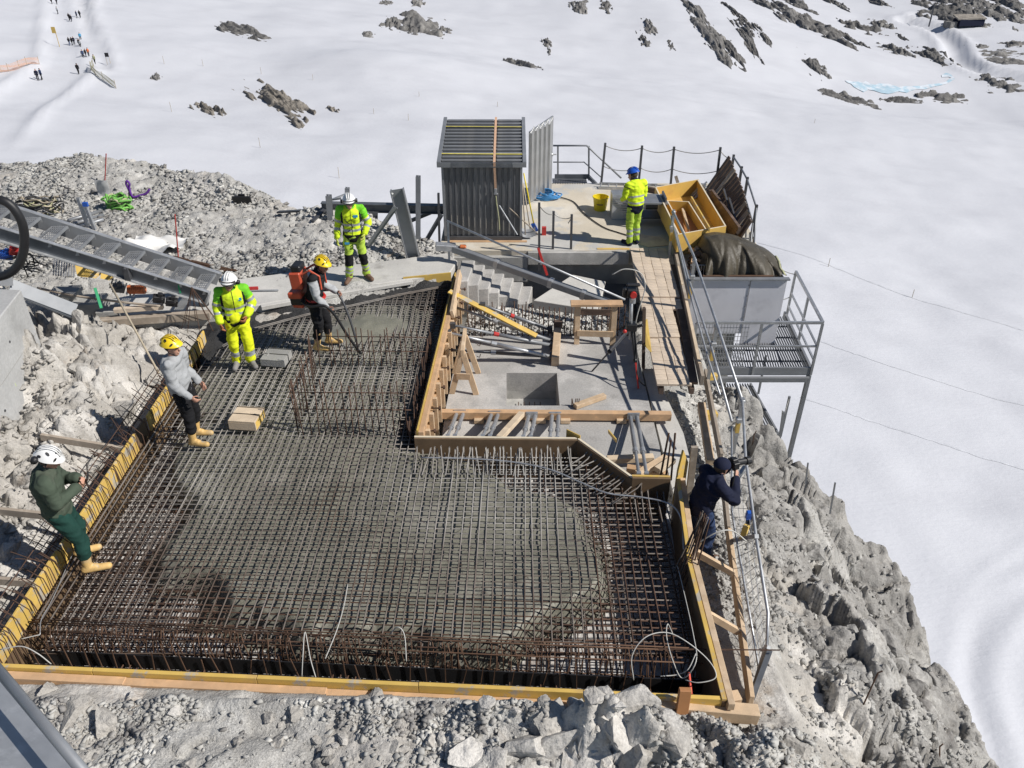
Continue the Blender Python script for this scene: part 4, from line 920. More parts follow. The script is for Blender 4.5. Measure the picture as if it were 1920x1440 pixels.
o = np_mesh('trench_rubble', np.concatenate(P_), np.concatenate(F_), 'pebble', GROUND); o['kind'] = 'stuff'
sr = thing('starter_row', 'row of short upright starter bars along the gravel trench behind the old floor', 'rebar', (.8, 13.85, -.85))
for x in np.arange(-.85, 2.35, .105): upright((x + random.gauss(0, .01), 13.83, -.8), .82 + random.gauss(0, .03), sr, lean=(random.gauss(0, .015), random.gauss(0, .02)), r=.011)
for x in np.arange(-.8, .4, .21): upright((x, 14.15, -.8), .75, sr, lean=(random.gauss(0, .02), random.gauss(0, .02)), r=.011)

# ------------------------------------------------------------------ concrete path and flight of steps
PZ = .18
path_o = [at(843, 512, PZ), at(700, 533, PZ), at(570, 556, PZ), at(480, 572, PZ), at(400, 590, PZ), at(170, 604, PZ), at(130, 575, PZ), at(250, 552, PZ), at(380, 532, PZ), at(560, 508, PZ), at(760, 484, PZ), at(838, 474, PZ), at(858, 488, PZ)]
mb = MB(); mb.prism([(p.x, p.y) for p in path_o], -.05, PZ); path = struct(mb.build('concrete_path', 'concrete', bevel=.02), 'pale concrete footpath along the far side of the pour')
# ledge with tar band between path and mat
near = [at(385, 600, PZ), at(420, 588, PZ), at(480, 574, PZ), at(570, 558, PZ), at(700, 535, PZ), at(845, 513, PZ)]
def along(pl, u):
    i = u * (len(pl) - 1); k = min(int(i), len(pl) - 2); return V(pl[k]).lerp(V(pl[k + 1]), i - k)
lo = [V((x, y, 0)) for x, y in BACK]
def ledge_f(u, w):
    p = along(lo, u) + V((.20, -.42, 0)); q = along(near, u) + V((0, .04, 0)); r_ = p.lerp(q, w)
    zt = -.22 + (PZ + .10) * min(1, w * 1.15) + .05 * float(fbm(np.array([r_.x * 5]), np.array([r_.y * 5]), oct=4, seed=3)[0]); return V((r_.x, r_.y, zt))
mb = MB(); mb.grid(90, 20, ledge_f); mb.build('tar_ledge', 'dark_tar', path, smooth=True)
mb = MB(); mb.bar(along(near, .42) + V((0, -.02, -.04)), along(near, .60) + V((0, -.02, -.04)), .10, .09); mb.bar(along(near, .62) + V((0, -.03, -.04)), along(near, .90) + V((0, -.03, -.04)), .09, .08); mb.build('edge_strip', 'concrete', path, bevel=.01)
stp = struct(bpy.data.objects.new('concrete_steps', None), 'flight of rough concrete steps going down from the path'); COL.objects.link(stp); stp.location = (-.6, 15, FZ)
NS = 7
for i in range(NS):
    x0 = -1.12 + i * .205; z = PZ - .01 - (i) * .115; yb = 15.35 + .03 * i
    mb = MB(); mb.prism([(x0, 14.62 + .10 * i * .6), (x0 + .235, 14.66 + .1 * i * .6), (x0 + .34, yb + .3), (x0 + .05, yb + .3)], z - .5, z - .001 * i); mb.build('step', 'floor_concrete', stp, bevel=.02)
# landing slab to the right of the steps
mb = MB(); mb.prism([(.45, 15.0), (1.75, 14.55), (2.05, 15.9), (1.35, 16.25)], -1.0, -.45); struct(mb.build('landing_slab', 'concrete', bevel=.01))
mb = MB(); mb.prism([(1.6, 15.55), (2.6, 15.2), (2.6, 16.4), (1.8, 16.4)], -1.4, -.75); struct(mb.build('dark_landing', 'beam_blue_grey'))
# ------------------------------------------------------------------ upper working platform
pf = [(-1.62, 16.55), (2.62, 16.55), (3.0, 16.36), (5.5, 16.36), (5.8, 20.9), (5.7, 21.0), (-.2, 21.05), (-1.62, 21.0)]
mb = MB(); mb.prism(pf, -.34, 0.0); plat = struct(mb.build('work_platform', 'platform_concrete', bevel=.01), 'buff concrete working platform in front of the snow')
mb = MB(); mb.prism([(-1.5, 16.75), (2.9, 16.75), (5.3, 16.6), (5.4, 20.6), (-1.4, 20.8)], -7, -.342); mb.build('platform_base', 'old_concrete', plat)
mb = MB(); mb.prism([(-1.6, 16.42), (.35, 16.42), (.35, 16.549), (-1.6, 16.549)], -.7, -.12); mb.prism([(.36, 16.45), (2.6, 16.45), (2.6, 16.549), (.36, 16.549)], -.30, -.02); mb.build('front_beam', 'old_concrete', plat)
mb = MB(); mb.prism([(1.9, 16.58), (2.62, 16.58), (2.62, 16.66), (1.9, 16.66)], .001, .012); mb.build('yellow_board', 'form_yellow_bright', plat)
# ------------------------------------------------------------------ the wall corner at the far left and old footing pieces
mb = MB(); mb.prism([(-7.36, 7.6), (-7.42, 9.75), (-7.68, 11.3), (-9.6, 11.5), (-9.6, 7.6)], -.4, 1.62); cw = mb.build('retaining_wall', 'wall_concrete', bevel=.015); tag(cw, 'smooth grey concrete wall corner with a lime marker stroke, far left', 'wall')
for (y_, z_) in ((8.4, .5), (9.6, .5), (10.8, .5), (9.0, 1.2), (10.4, 1.2)):
    mb = MB(); xw = float(np.interp(y_, [7.6, 9.75, 11.3], [-7.36, -7.42, -7.68])); mb.tube((xw - .01, y_, z_), (xw + .004, y_, z_), .022, 10); mb.build('tie_hole', 'steel_dark', cw)
mb = MB(); mb.bar((-7.365, 7.7, .86), (-7.425, 9.75, .86), .012, .012); mb.bar((-7.424, 9.75, .86), (-7.682, 11.28, .86), .012, .012); mb.build('form_joint', 'old_concrete', cw)
mb = MB(); q0 = V((-7.83, 10.9, .55)); mb.bar(atx(20, 703, -7.50), atx(29, 724, -7.49), .02, .02); mb.build('marker_stroke', 'marker_lime', cw)
# ================================================================== SITE EQUIPMENT
def gat(u, v):
    """where a sight line meets the rock spur"""
    s = (u - 960) / FPX; t = (v - 720) / FPX; ks = np.arange(5, 32, .02)
    dx, dy, dz = s, math.cos(PITCH) - t * math.sin(PITCH), -(math.sin(PITCH) + t * math.cos(PITCH))
    h = CAM_H + dz * ks - ground_z(dx * ks, dy * ks); i = int(np.argmax(h < 0)); k = ks[i]
    return V((dx * k, dy * k, CAM_H + dz * k))
def simple(name, label, cat, mb, material, group=None, smooth=False, bevel=0.0):
    return tag(mb.build(name, material, smooth=smooth, bevel=bevel), label, cat, group)
def part(root, name, material, fn, smooth=False, bevel=0.0):
    mb = MB(); fn(mb); return mb.build(name, material, root, smooth=smooth, bevel=bevel)

# ------------------------------------------------------------------ prefabricated steel stair at the left
stair = thing('steel_stair', 'galvanised steel stair flight with perforated treads lying down to the concrete path', 'stair', (-5.9, 13.4, .45))
N0, N1 = aty(388, 556, 13.25), aty(-60, 418, 12.2); F0, F1 = N0 + V((.02, .66, .03)), N1 + V((.02, .66, .03))
def channel(root, a, b, h, w, out, name):
    a = V(a); b = V(b); d = (b - a).normalized(); s = V(out); up = s.cross(d).normalized(); up = up if up.z > 0 else -up
    part(root, name, 'beam_blue_grey' if name.startswith('near') else 'steel_grey', lambda m: m.bar(a, b, .012, h, up), bevel=.002)  # near web gets a darker steel colour to carry its shade
    part(root, name.replace('stringer', 'flange'), 'galvanised', lambda m: (m.bar(a + up * h / 2 + s * w / 2, b + up * h / 2 + s * w / 2, w, .012, up), m.bar(a - up * h / 2 + s * w / 2, b - up * h / 2 + s * w / 2, w, .012, up)))
channel(stair, N0, N1, .26, .07, (0, -1, 0), 'near_stringer'); channel(stair, F0, F1, .26, .07, (0, 1, 0), 'far_stringer')
for i in range(9):
    t = .045 + i * .112; c = N0.lerp(N1, t) + V((0, .02, .05)); e = F0.lerp(F1, t) + V((0, -.02, .05))
    def tr(m, c=c, e=e):
        m.bar(c + V((-.13, 0, 0)), e + V((-.13, 0, 0)), .012, .05); m.bar(c + V((.13, 0, 0)), e + V((.13, 0, 0)), .012, .05)
        for k in range(7): m.bar(c + V((-.11 + k * .036, 0, .018)), e + V((-.11 + k * .036, 0, .018)), .013, .006)
        for k in range(9): q = c.lerp(e, (k + .5) / 9); m.bar(q + V((-.13, 0, .014)), q + V((.13, 0, .014)), .02, .006)
    part(stair, 'tread', 'steel_grey', tr)
    part(stair, 'end_plate', 'galvanised', lambda m, e=e, c=c: (m.bar(e + V((-.14, .0, -.03)), e + V((.14, .0, -.03)), .008, .10), m.bar(c + V((-.14, .0, -.03)), c + V((.14, .0, -.03)), .008, .10)))
mid = N0.lerp(N1, .36); part(stair, 'splice_bracket', 'steel_dark', lambda m: (m.box(mid + V((0, -.05, .0)), (.10, .09, .24)), m.tube(mid + V((0, -.06, .11)), mid + V((0, -.12, .11)), .03, 8)), bevel=.004)
part(stair, 'foot_plate', 'galvanised', lambda m: m.box(N0 + V((.03, -.03, -.02)), (.02, .14, .24), (0, .4, 0)))
part(stair, 'marker_stroke', 'green_paint', lambda m: m.box(N0.lerp(N1, .13) + V((0, -.012, .0)), (.03, .008, .2)))
# heavy black hose arching over it
hp_ = [aty(-40, 372, 11.6), aty(10, 378, 11.6), aty(38, 410, 11.6), aty(46, 450, 11.6), aty(38, 490, 11.6), aty(12, 515, 11.6), aty(-40, 525, 11.6)]
simple('rubber_hose', 'thick black rubber hose looping over the steel stair at the left edge', 'hose', MB().pipe(smooth_path(hp_, 6), .068, 12), 'rubber_black', smooth=True)
# flat steel beams propping below it
sb = thing('steel_beam', 'grey flat steel beam angled down to the broken rock below the stair', 'beam', at(80, 570, .6)); 
part(sb, 'web', 'steel_grey', lambda m: m.bar(aty(20, 535, 12.0), aty(142, 582, 12.4), .02, .22, (0, .6, 1)), bevel=.003); part(sb, 'flange', 'beam_blue_grey', lambda m: m.bar(aty(18, 548, 11.95), aty(140, 596, 12.35), .12, .02))
simple('steel_beam', 'short grey steel beam stub at the left edge under the hose', 'beam', MB().bar(aty(-40, 530, 11.8), aty(24, 528, 12.0), .02, .13, (0, .6, 1)), 'steel_grey')
# jumble below the stair
PZ_ = PZ
cp = thing('corrugated_panel', 'striped corrugated metal panel lying below the stair', 'panel', aty(118, 505, 13.2))
q0, q1, q2, q3 = aty(102, 486, 13.3), aty(140, 492, 13.3), aty(138, 520, 13.0), aty(100, 516, 13.0)
for k in range(9): part(cp, 'corrugation', 'galvanised' if k % 2 else 'steel_grey', lambda m, k=k: m.bar(q0.lerp(q1, k / 8), q3.lerp(q2, k / 8), .018, .02 + .01 * (k % 2)))
cp2 = thing('corrugated_panel', 'striped metal grille panel beside the orange pipe', 'panel', aty(235, 535, 13.2))
q4, q5, q6, q7 = aty(212, 522, 13.35), aty(256, 538, 13.35), aty(250, 556, 13.1), aty(206, 540, 13.1)
for k in range(8): part(cp2, 'corrugation', 'galvanised' if k % 2 else 'steel_dark', lambda m, k=k: m.bar(q4.lerp(q5, k / 7), q7.lerp(q6, k / 7), .02, .02 + .01 * (k % 2)))
simple('form_sheet', 'yellow form sheet stuck under the stair', 'board', MB().extrude([aty(140, 494, 13.35), aty(192, 512, 13.35), aty(180, 522, 13.2), aty(145, 518, 13.2)], (0, .03, .0)), 'form_yellow_bright')
simple('form_sheet', 'small yellow form offcut beside the striped panel under the stair', 'board', MB().extrude([aty(190, 508, 13.3), aty(214, 518, 13.3), aty(206, 526, 13.2), aty(188, 522, 13.2)], (0, .03, .0)), 'form_yellow_bright')
dp = aty(255, 542, 13.1); dm = MB()
for k in range(9): dm.tube(dp + V((-.13 + k * .032, 0, -.01)), dp + V((-.13 + k * .032 + .02, 0, -.008)), .085, 10)
dm.tube(dp + V((-.14, 0, -.01)), dp + V((.16, 0, -.006)), .07, 10)
simple('drain_pipe', 'short orange corrugated drain pipe under the stair', 'pipe', dm, 'orange_plastic', smooth=False)
for i, (u, v, m_) in enumerate(((222, 540, 'steel_dark'), (298, 560, 'rubber_black'), (322, 566, 'rubber_black'), (30, 470, 'red_paint'), (12, 478, 'blue_paint'))):
    c = aty(u, v, 13.0); mb = MB(); mb.box(c, (.20, .12, .14), (.2, .3, .4)); mb.box(c + V((.05, -.02, .09)), (.08, .08, .07), (0, .2, .2)); mb.tube(c + V((-.1, -.06, 0)), c + V((.1, -.07, .02)), .02, 6)
    simple('tool_case', ('dark steel clamp case below the middle of the stair', 'black clamp block under the lower stair end, further left', 'black clamp block under the lower stair end, further right', 'red tool case behind the black hose', 'blue tool case behind the black hose')[i], 'tool', mb, m_, 'tools stowed under the stair', bevel=.01)
mb = MB()
for k in range(14): a_ = aty(random.uniform(0, 70), random.uniform(455, 510), 12.9); mb.pipe(smooth_path([a_, a_ + V((random.uniform(.1, .35), .05, random.uniform(-.1, .1))), a_ + V((random.uniform(.3, .6), .02, random.uniform(-.2, .0)))], 4), .012, 5)
simple('cable_tangle', 'tangle of dark cables hanging behind the hose under the stair', 'cables', mb, 'rubber_black', smooth=True)
for i, (u, v, uu, vv) in enumerate(((20, 505, 20, 545), (36, 508, 40, 548))):
    simple('marker_peg', ('red plastic peg hanging below the stair, left one', 'red plastic peg hanging below the stair, right one')[i], 'peg', MB().tube(aty(u + 2, v + 25, 12.2), aty(uu + 2, vv + 5, 12.2), .022, 6, .008), 'marker_red', 'red pegs')
# concrete blocks and timber under the stair
cb = thing('footing_block', 'grey concrete footing with stepped blocks under the stair', 'footing', (-7, 12.6, .1))
for (u, v, s, z) in ((165, 575, (.55, .45, .45), .35), (120, 560, (.5, .4, .5), .45), (200, 585, (.40, .3, .3), .3)):
    part(cb, 'block', 'old_concrete', lambda m, u=u, v=v, s=s, z=z: m.box(at(u, v, z) + V((0, .1, -.12)), s, (0, 0, .15)), bevel=.01)
simple('timber_kerb', 'weathered timber sleeper along the rock edge below the stair', 'timber', MB().bar(at(165, 606, .22), at(395, 590, .22), .14, .15), 'timber_grey', bevel=.01)
simple('kerb_strip', 'pale plank with faint lettering lying below the stair', 'timber', MB().bar(at(214, 582, .42), at(306, 575, .42), .10, .08), 'deck_plank', bevel=.004)
simple('conduit', 'thin grey conduit running along the timber sleeper', 'pipe', MB().pipe(smooth_path([at(70, 540, .75), at(150, 556, .6), at(260, 570, .52), at(300, 574, .5)], 5), .022, 6), 'timber_grey', smooth=True)
simple('green_clamp', 'bright green clamp bar on the footing below the stair', 'clamp', MB().bar(aty(178, 540, 12.7), aty(190, 578, 12.5), .05, .04), 'green_paint', bevel=.004)
simple('survey_pole', 'pale wooden pole leaning from the stair to the form corner', 'pole', MB().tube(aty(206, 532, 12.6), at(298, 700, .15), .018, 7), 'wood_stick', smooth=True)
mb = MB()
c0 = at(372, 590, .4)
for k in range(9): a_ = k / 9 * 6.28; mb.pipe([c0 + V((0, 0, .55)), c0 + V((.35 * math.cos(a_), .25 * math.sin(a_), -.25))], .006, 4)
simple('bent_bars', 'spider of thin rebar ends sticking up at the end of the left form', 'rebar', mb, 'rebar_rust')
# ------------------------------------------------------------------ things left on the gravel mound
def rod(u0, v0, u1, v1, label, name='marker_rod', m_='red_white', r=.014):
    b = gat(u1, v1); t = aty(u0, v0, b.y); simple(name, label, 'rod', MB().tube(b - V((0, 0, .1)), t, r, 6), m_)
rod(199, 288, 194, 345, 'thin red marker rod standing at the crest of the gravel mound')
rod(328, 402, 333, 482, 'thin red marker rod in front of the white sheet')
b = gat(197, 372); simple('plastic_sack', 'translucent plastic sack tied to the marker rod', 'sack', MB().grid(5, 6, lambda u, v: b + V(((u - .5) * .32 * (1 - .15 * v), .02 * math.sin(u * 7) + .03 * math.sin(v * 5), .02 + v * .42))).grid(5, 6, lambda u, v: b + V(((u - .5) * .32 * (1 - .15 * v), .05 + .02 * math.sin(u * 7), .02 + v * .42))), 'plastic_clear', smooth=True)
def coil_heap(name, label, cat, c, rx, ry, hz_, n, r, mats):
    root = thing(name, label, cat, c)
    for k in range(n):
        a0 = random.uniform(0, 6.28); ex = random.uniform(.4, 1); ey = random.uniform(.4, 1); pts = []
        for i in range(14): a_ = a0 + i * .45; pts.append(c + V((rx * ex * math.cos(a_) + random.gauss(0, rx * .06), ry * ey * math.sin(a_), .02 + hz_ * (k / n) + random.gauss(0, hz_ * .12) + .02)))
        part(root, 'strand', mats[k % len(mats)], lambda m, pts=pts: m.pipe(smooth_path(pts, 3), r, 5), smooth=True)
    return root
coil_heap('cable_heap', 'heap of coiled grey-green cables on the gravel beside the stair', 'cables', gat(80, 400), .55, .28, .34, 15, .016, ['rubber_black', 'strap_olive', 'rubber_black', 'steel_dark', 'wood_stick'])
coil_heap('sling_heap', 'heap of green and olive lifting slings on the gravel mound', 'slings', gat(225, 392), .34, .22, .30, 13, .026, ['strap_green', 'strap_olive', 'strap_green'])
pg = gat(250, 372); simple('lifting_sling', 'purple lifting sling with loops sticking up beside the green slings', 'sling', MB().pipe(smooth_path([pg + V((-.02, 0, .02)), pg + V((-.06, 0, .25)), pg + V((-.08, 0, .38)), pg + V((-.04, 0, .44)), pg + V((0, 0, .37)), pg + V((-.03, 0, .26)), pg + V((.02, -.05, .06)), pg + V((.2, 0, .08)), pg + V((.34, .02, .12)), pg + V((.44, .05, .22))], 5), .028, 6), 'strap_purple', smooth=True)
for i, (u0, v0, u1, v1) in enumerate(((146, 370, 165, 425), (158, 380, 178, 430))):
    b = gat(u1, v1); simple('steel_channel', ('grey steel channel propped up on the gravel, left one', 'grey steel channel with a blue mark propped up on the gravel')[i], 'channel', MB().bar(b, aty(u0, v0, b.y + .1), .09, .03, (0, 1, 0)).bar(b + V((.04, -.03, 0)), aty(u0, v0, b.y + .1) + V((.04, -.03, 0)), .012, .05, (0, 1, 0)), 'galvanised', 'steel channels')
b = gat(160, 385); simple('tape_mark', 'blue tape on the propped steel channel', 'tape', MB().box(aty(160, 383, gat(178, 430).y + .06), (.11, .06, .09)), 'blue_paint')
for i, (u0, v0, u1, v1) in enumerate(((130, 418, 192, 400), (140, 424, 195, 408), (150, 430, 196, 416))):
    simple('steel_pipe', ('long grey steel pipe on the gravel, farthest of three', 'long grey steel pipe on the gravel, middle of three', 'long grey steel pipe on the gravel, nearest of three')[i], 'pipe', MB().tube(gat(u0, v0) + V((0, 0, .06)), gat(u1, v1) + V((0, 0, .06)), .045, 8), 'steel_grey', 'pipes on the mound', smooth=True)
# crumpled white sheet
c_ = gat(300, 468); 
def wsh(u, v):
    x = c_.x + (u - .5) * 1.15; y = c_.y + (v - .5) * .55; z = gz(x, y) + .10 + .07 * math.sin(u * 9 + v * 3) * math.sin(v * 6 + u) + .05 * float(vnoise(np.array([u * 5.]), np.array([v * 5.]), seed=4)[0]); return (x, y, z)
simple('white_sheet', 'crumpled white sheet lying on the gravel behind the stair', 'sheet', MB().grid(26, 16, wsh), 'white_sheet', smooth=True)
mb = None
rb = thing('rebar_bundle', 'bundle of rusty rebar lying on the gravel at the stair foot', 'rebar', gat(390, 502))
for k in range(16):
    a_, b_ = gat(328, 492 + random.uniform(-4, 8)), gat(440, 512 + random.uniform(-3, 3)); part(rb, 'bar', 'rebar_brown', lambda m, a_=a_, b_=b_: m.pipe([a_ + V((0, 0, .05 + random.uniform(0, .08))), b_ + V((random.uniform(-.2, .1), 0, .05 + random.uniform(0, .03)))], .011, 5))
b = gat(455, 382); simple('black_plate', 'small black notched steel plate on the mound crest', 'plate', MB().box(b + V((0, 0, .10)), (.44, .05, .19), (.3, 0, 0)).box(b + V((0, 0.02, .21)), (.16, .05, .05), (.3, 0, 0)), 'rubber_black', bevel=.005)
simple('black_plank', 'dark plank lying on the rubble behind the standing worker', 'plank', MB().bar(gat(522, 402) + V((0, 0, .06)), gat(582, 399) + V((0, 0, .06)), .10, .04), 'steel_dark')
simple('black_plank', 'short dark plank end poking from the rubble beside the steel post', 'plank', MB().bar(gat(586, 418) + V((0, 0, .04)), gat(610, 404) + V((0, 0, .14)), .09, .04), 'steel_dark')
simple('black_plank', 'short dark wood offcut on the rubble right of the standing worker', 'plank', MB().bar(gat(722, 486) + V((0, 0, .04)), gat(738, 478) + V((0, 0, .05)), .06, .03), 'timber_grey')
# rod with red handle on the path
p0, p1 = at(465, 545, PZ + .03), at(522, 544, PZ + .03)
sr2 = thing('screed_rod', 'grey pole with a red grip lying on the concrete path', 'tool', p0); part(sr2, 'pole', 'galvanised', lambda m: m.tube(p0, p1, .016, 7)); part(sr2, 'grip', 'red_paint', lambda m: m.bar(at(462, 541, PZ + .07), at(484, 540, PZ + .07), .05, .05))
simple('grey_bucket', 'small dark pail beside the stair foot', 'bucket', MB().tube(at(383, 572, PZ), at(383, 572, PZ) + V((0, 0, .20)), .09, 12, .11), 'steel_dark', smooth=True)

# ------------------------------------------------------------------ dismantled steel frame behind the standing worker
sf = thing('dismantled_steelwork', 'blue-grey steel frame of posts and beams at the edge of the gravel mound', 'steel frame', (-3, 17.2, 0))
def beam(root, a, b, w, h, m_='beam_blue_grey', name='beam', up=(0, 0, 1)):
    a = V(a); b = V(b); d = (b - a).normalized(); U = (V(up) - d * V(up).dot(d)).normalized()
    return part(root, name, m_, lambda m: (m.bar(a, b, w * .12, h * .86, up), m.bar(a + U * h * .465, b + U * h * .465, w, h * .07, up), m.bar(a - U * h * .465, b - U * h * .465, w, h * .07, up)))
beam(sf, aty(603, 387, 17.6), aty(832, 392, 17.6), .16, .20)
beam(sf, aty(616, 366, 17.2), aty(622, 440, 17.2), .12, .12, 'steel_grey', 'post', (0, 1, 0)); beam(sf, aty(651, 352, 18.3), aty(651, 400, 18.3), .10, .10, 'galvanised', 'post', (0, 1, 0))
beam(sf, aty(784, 330, 16.6), aty(784, 490, 16.6), .10, .10, 'steel_grey', 'post', (0, 1, 0)); beam(sf, aty(744, 355, 15.9), aty(775, 482, 15.9), .14, .28, 'steel_grey', 'splice_plate', (1, 0, 0))
beam(sf, aty(742, 388, 15.7), aty(690, 462, 15.7), .09, .09, 'steel_grey', 'brace'); beam(sf, aty(690, 412, 17.5), aty(775, 460, 17.0), .12, .12, 'beam_blue_grey', 'brace'); beam(sf, aty(828, 402, 17.0), aty(795, 458, 17.0), .09, .09, 'beam_blue_grey', 'brace')
beam(sf, aty(822, 362, 16.9), aty(824, 455, 16.9), .05, .05, 'steel_dark', 'post', (0, 1, 0)); beam(sf, aty(640, 372, 17.4), aty(612, 376, 17.4), .03, .04, 'galvanised', 'brace'); beam(sf, aty(648, 364, 18.2), aty(618, 376, 17.4), .03, .04, 'galvanised', 'brace')
part(sf, 'bolt_hole', 'white_sheet', lambda m: m.tube(aty(736, 363, 15.84), aty(736, 363, 15.86), .02, 8)); beam(sf, aty(700, 395, 17.6), aty(700, 420, 17.6), .18, .2, 'beam_blue_grey', 'post', (0, 1, 0)); beam(sf, aty(760, 418, 17.8), aty(833, 388, 17.8), .06, .08, 'beam_blue_grey', 'brace'); beam(sf, aty(640, 430, 17.8), aty(700, 425, 17.8), .06, .08, 'beam_blue_grey', 'brace')

# ------------------------------------------------------------------ tool shed on the platform
shed = thing('tool_shed', 'dark ribbed sheet-metal tool shed with a sloping roof, lashed down with straps', 'shed', (-.65, 18.2, 0))
X0, X1, Y0, Y1, ZF, ZB = -1.50, .19, 17.12, 19.3, 1.72, 2.02
nb = 13; wv = (X1 - X0) / nb
for i in range(nb):
    xa = X0 + i * wv
    part(shed, 'front_sheet', 'shed_panel', lambda m, xa=xa: (m.box((xa + wv / 2, Y0 + .012, ZF / 2 + .06), (wv * .82, .018, ZF - .12)), m.box((xa + wv - .004, Y0 - .004, ZF / 2 + .06), (wv * .2, .03, ZF - .125))), bevel=.003)
nb2 = 14; wy = (Y1 - Y0) / nb2
for i in range(nb2):
    ya = Y0 + .02 + i * wy; zt = ZF + (ZB - ZF) * i / nb2
    part(shed, 'left_sheet', 'shed_panel', lambda m, ya=ya, zt=zt: m.box((X0 + .0, ya + wy / 2, zt / 2 + .04), (.02 + .014 * (int(ya * 10) % 2), wy * .9, zt - .1)))
    if ya > 18.2 or ya < 17.5: part(shed, 'right_sheet', 'shed_panel', lambda m, ya=ya, zt=zt: m.box((X1 - .02, ya + wy / 2, zt / 2 + .04), (.02, wy * .9, zt - .1)))
part(shed, 'back_wall', 'shed_panel', lambda m: m.box(((X0 + X1) / 2, Y1, ZB / 2), (X1 - X0, .03, ZB - .05)))
part(shed, 'base_rail', 'steel_dark', lambda m: (m.bar((X0 - .03, Y0 - .03, .06), (X1 + .03, Y0 - .03, .06), .06, .10), m.bar((X0 - .02, Y0 + .01, .06), (X0 - .02, Y1, .06), .06, .10), m.bar((X1 + .02, Y0 + .01, .06), (X1 + .02, Y1, .06), .06, .10)))
[part(shed, 'corner_post', 'steel_grey', lambda m, x_=x_: m.bar((x_, Y0 - .012, .12), (x_, Y0 - .012, ZF - .02), .05, .05, (0, 1, 0))) for x_ in (X0 - .012, X1 + .012)]
ovx, ovy = .12, .10
def rp(x, y, o=0): return V((x, y, ZF + .05 + (ZB - ZF) * (y - Y0) / (Y1 - Y0) + o))
part(shed, 'roof_deck', 'shed_roof', lambda m: m.extrude([rp(X0 - ovx, Y0 - ovy), rp(X1 + ovx, Y0 - ovy), rp(X1 + ovx, Y1 + ovy), rp(X0 - ovx, Y1 + ovy)], (0, 0, .02)))
for i in range(13):
    y = Y0 + .05 + i * (Y1 - Y0) / 12.4
    part(shed, 'roof_rib', 'shed_roof', lambda m, y=y: (m.bar(rp(X0 - ovx + .09, y, .045), rp(-.42, y, .045), .085, .05), m.bar(rp(-.34, y, .045), rp(X1 + ovx - .09, y, .045), .085, .05)), bevel=.012)
[part(shed, 'roof_trim', 'steel_grey', lambda m, x_=x_: m.bar(rp(x_, Y0 - ovy, .05), rp(x_, Y1 + ovy, .05), .08, .07)) for x_ in (X0 - ovx + .04, X1 + ovx - .04)]
part(shed, 'eaves_trim', 'beam_blue_grey', lambda m: m.bar(rp(X0 - ovx + .3, Y0 - ovy - .012, .02), rp(X1 + ovx - .3, Y0 - ovy - .012, .02), .03, .10)); 
for xa, xb in ((X0 - ovx, X0 - ovx + .295), (X1 + ovx - .295, X1 + ovx)): part(shed, 'eaves_end', 'steel_grey', lambda m, xa=xa, xb=xb: m.bar(rp(xa, Y0 - ovy - .012, .02), rp(xb, Y0 - ovy - .012, .02), .03, .10))
part(shed, 'sill_board', 'timber_orange', lambda m: m.box(((X0 + X1) / 2 + .1, Y0 - .09, .012), (X1 - X0 + .1, .08, .02)))
# open door leaf
D0, D1 = V((.42, 19.35, .08)), V((1.02, 20.45, .05)); dl = (D1 - D0)
door = part(shed, 'door', 'galvanised', lambda m: (m.bar(D0 + V((0, 0, 1.74)), D1 + V((0, 0, 1.86)), .035, .035), m.bar(D0, D1, .035, .035), m.bar(D0, D0 + V((0, 0, 1.74)), .035, .035, (0, 1, 0)), m.bar(D1, D1 + V((0, 0, 1.86)), .035, .035, (0, 1, 0))))
for i in range(5):
    a_, b_ = D0 + dl * (i / 5 + .012), D0 + dl * ((i + 1) / 5 - .012)
    part(door, 'door_sheet', 'zinc_sheet', lambda m, a_=a_, b_=b_: (m.extrude([a_, b_, b_ + V((0, 0, 1.84)), a_ + V((0, 0, 1.72))], V((.018, -.01, 0))), m.bar(a_ + V((.03, -.01, .02)), a_ + V((.03, -.01, 1.72)), .05, .03, (0, 1, 0))), bevel=.002)
part(door, 'door_latch', 'galvanised', lambda m: (m.tube(D1 + V((0, 0, .9)), D1 + V((.12, .02, .9)), .018, 6), m.sphere(D1 + V((.0, 0, .9)), .05, 8, 5)))
# lashing straps
sy_ = [Y0 + .32, Y1 - .42]
for i, y in enumerate(sy_):
    simple('lashing_strap', ('yellow lashing strap across the shed roof, lower one', 'yellow lashing strap across the shed roof, upper one')[i], 'strap', MB().bar(rp(X0 - ovx, y, .078), rp(X1 + ovx, y - .03, .078), .05, .006), 'strap_yellow', 'straps over the shed')
so = thing('ratchet_strap', 'faded orange ratchet strap hanging down the shed front from the roof', 'strap', (-.38, Y0, 1.0))
part(so, 'webbing', 'strap_orange', lambda m: (m.bar(rp(-.38, Y1 + ovy, .08), rp(-.38, Y0 - ovy, .08), .05, .006), m.bar(rp(-.38, Y0 - ovy - .035, .08), V((-.36, Y0 - .06, 1.22)), .05, .006, (0, 1, 0))))
part(so, 'ratchet', 'galvanised', lambda m: (m.box((-.36, Y0 - .07, 1.18), (.06, .05, .12)), m.tube((-.40, Y0 - .08, 1.12), (-.31, Y0 - .08, 1.12), .02, 6)), bevel=.006)
part(so, 'loose_tail', 'strap_olive', lambda m: m.pipe(smooth_path([(-.36, Y0 - .07, 1.1), (-.33, Y0 - .06, .8), (-.36, Y0 - .06, 1.0), (-.30, Y0 - .07, .6), (-.28, Y0 - .06, .25)], 5), .012, 5), smooth=True)
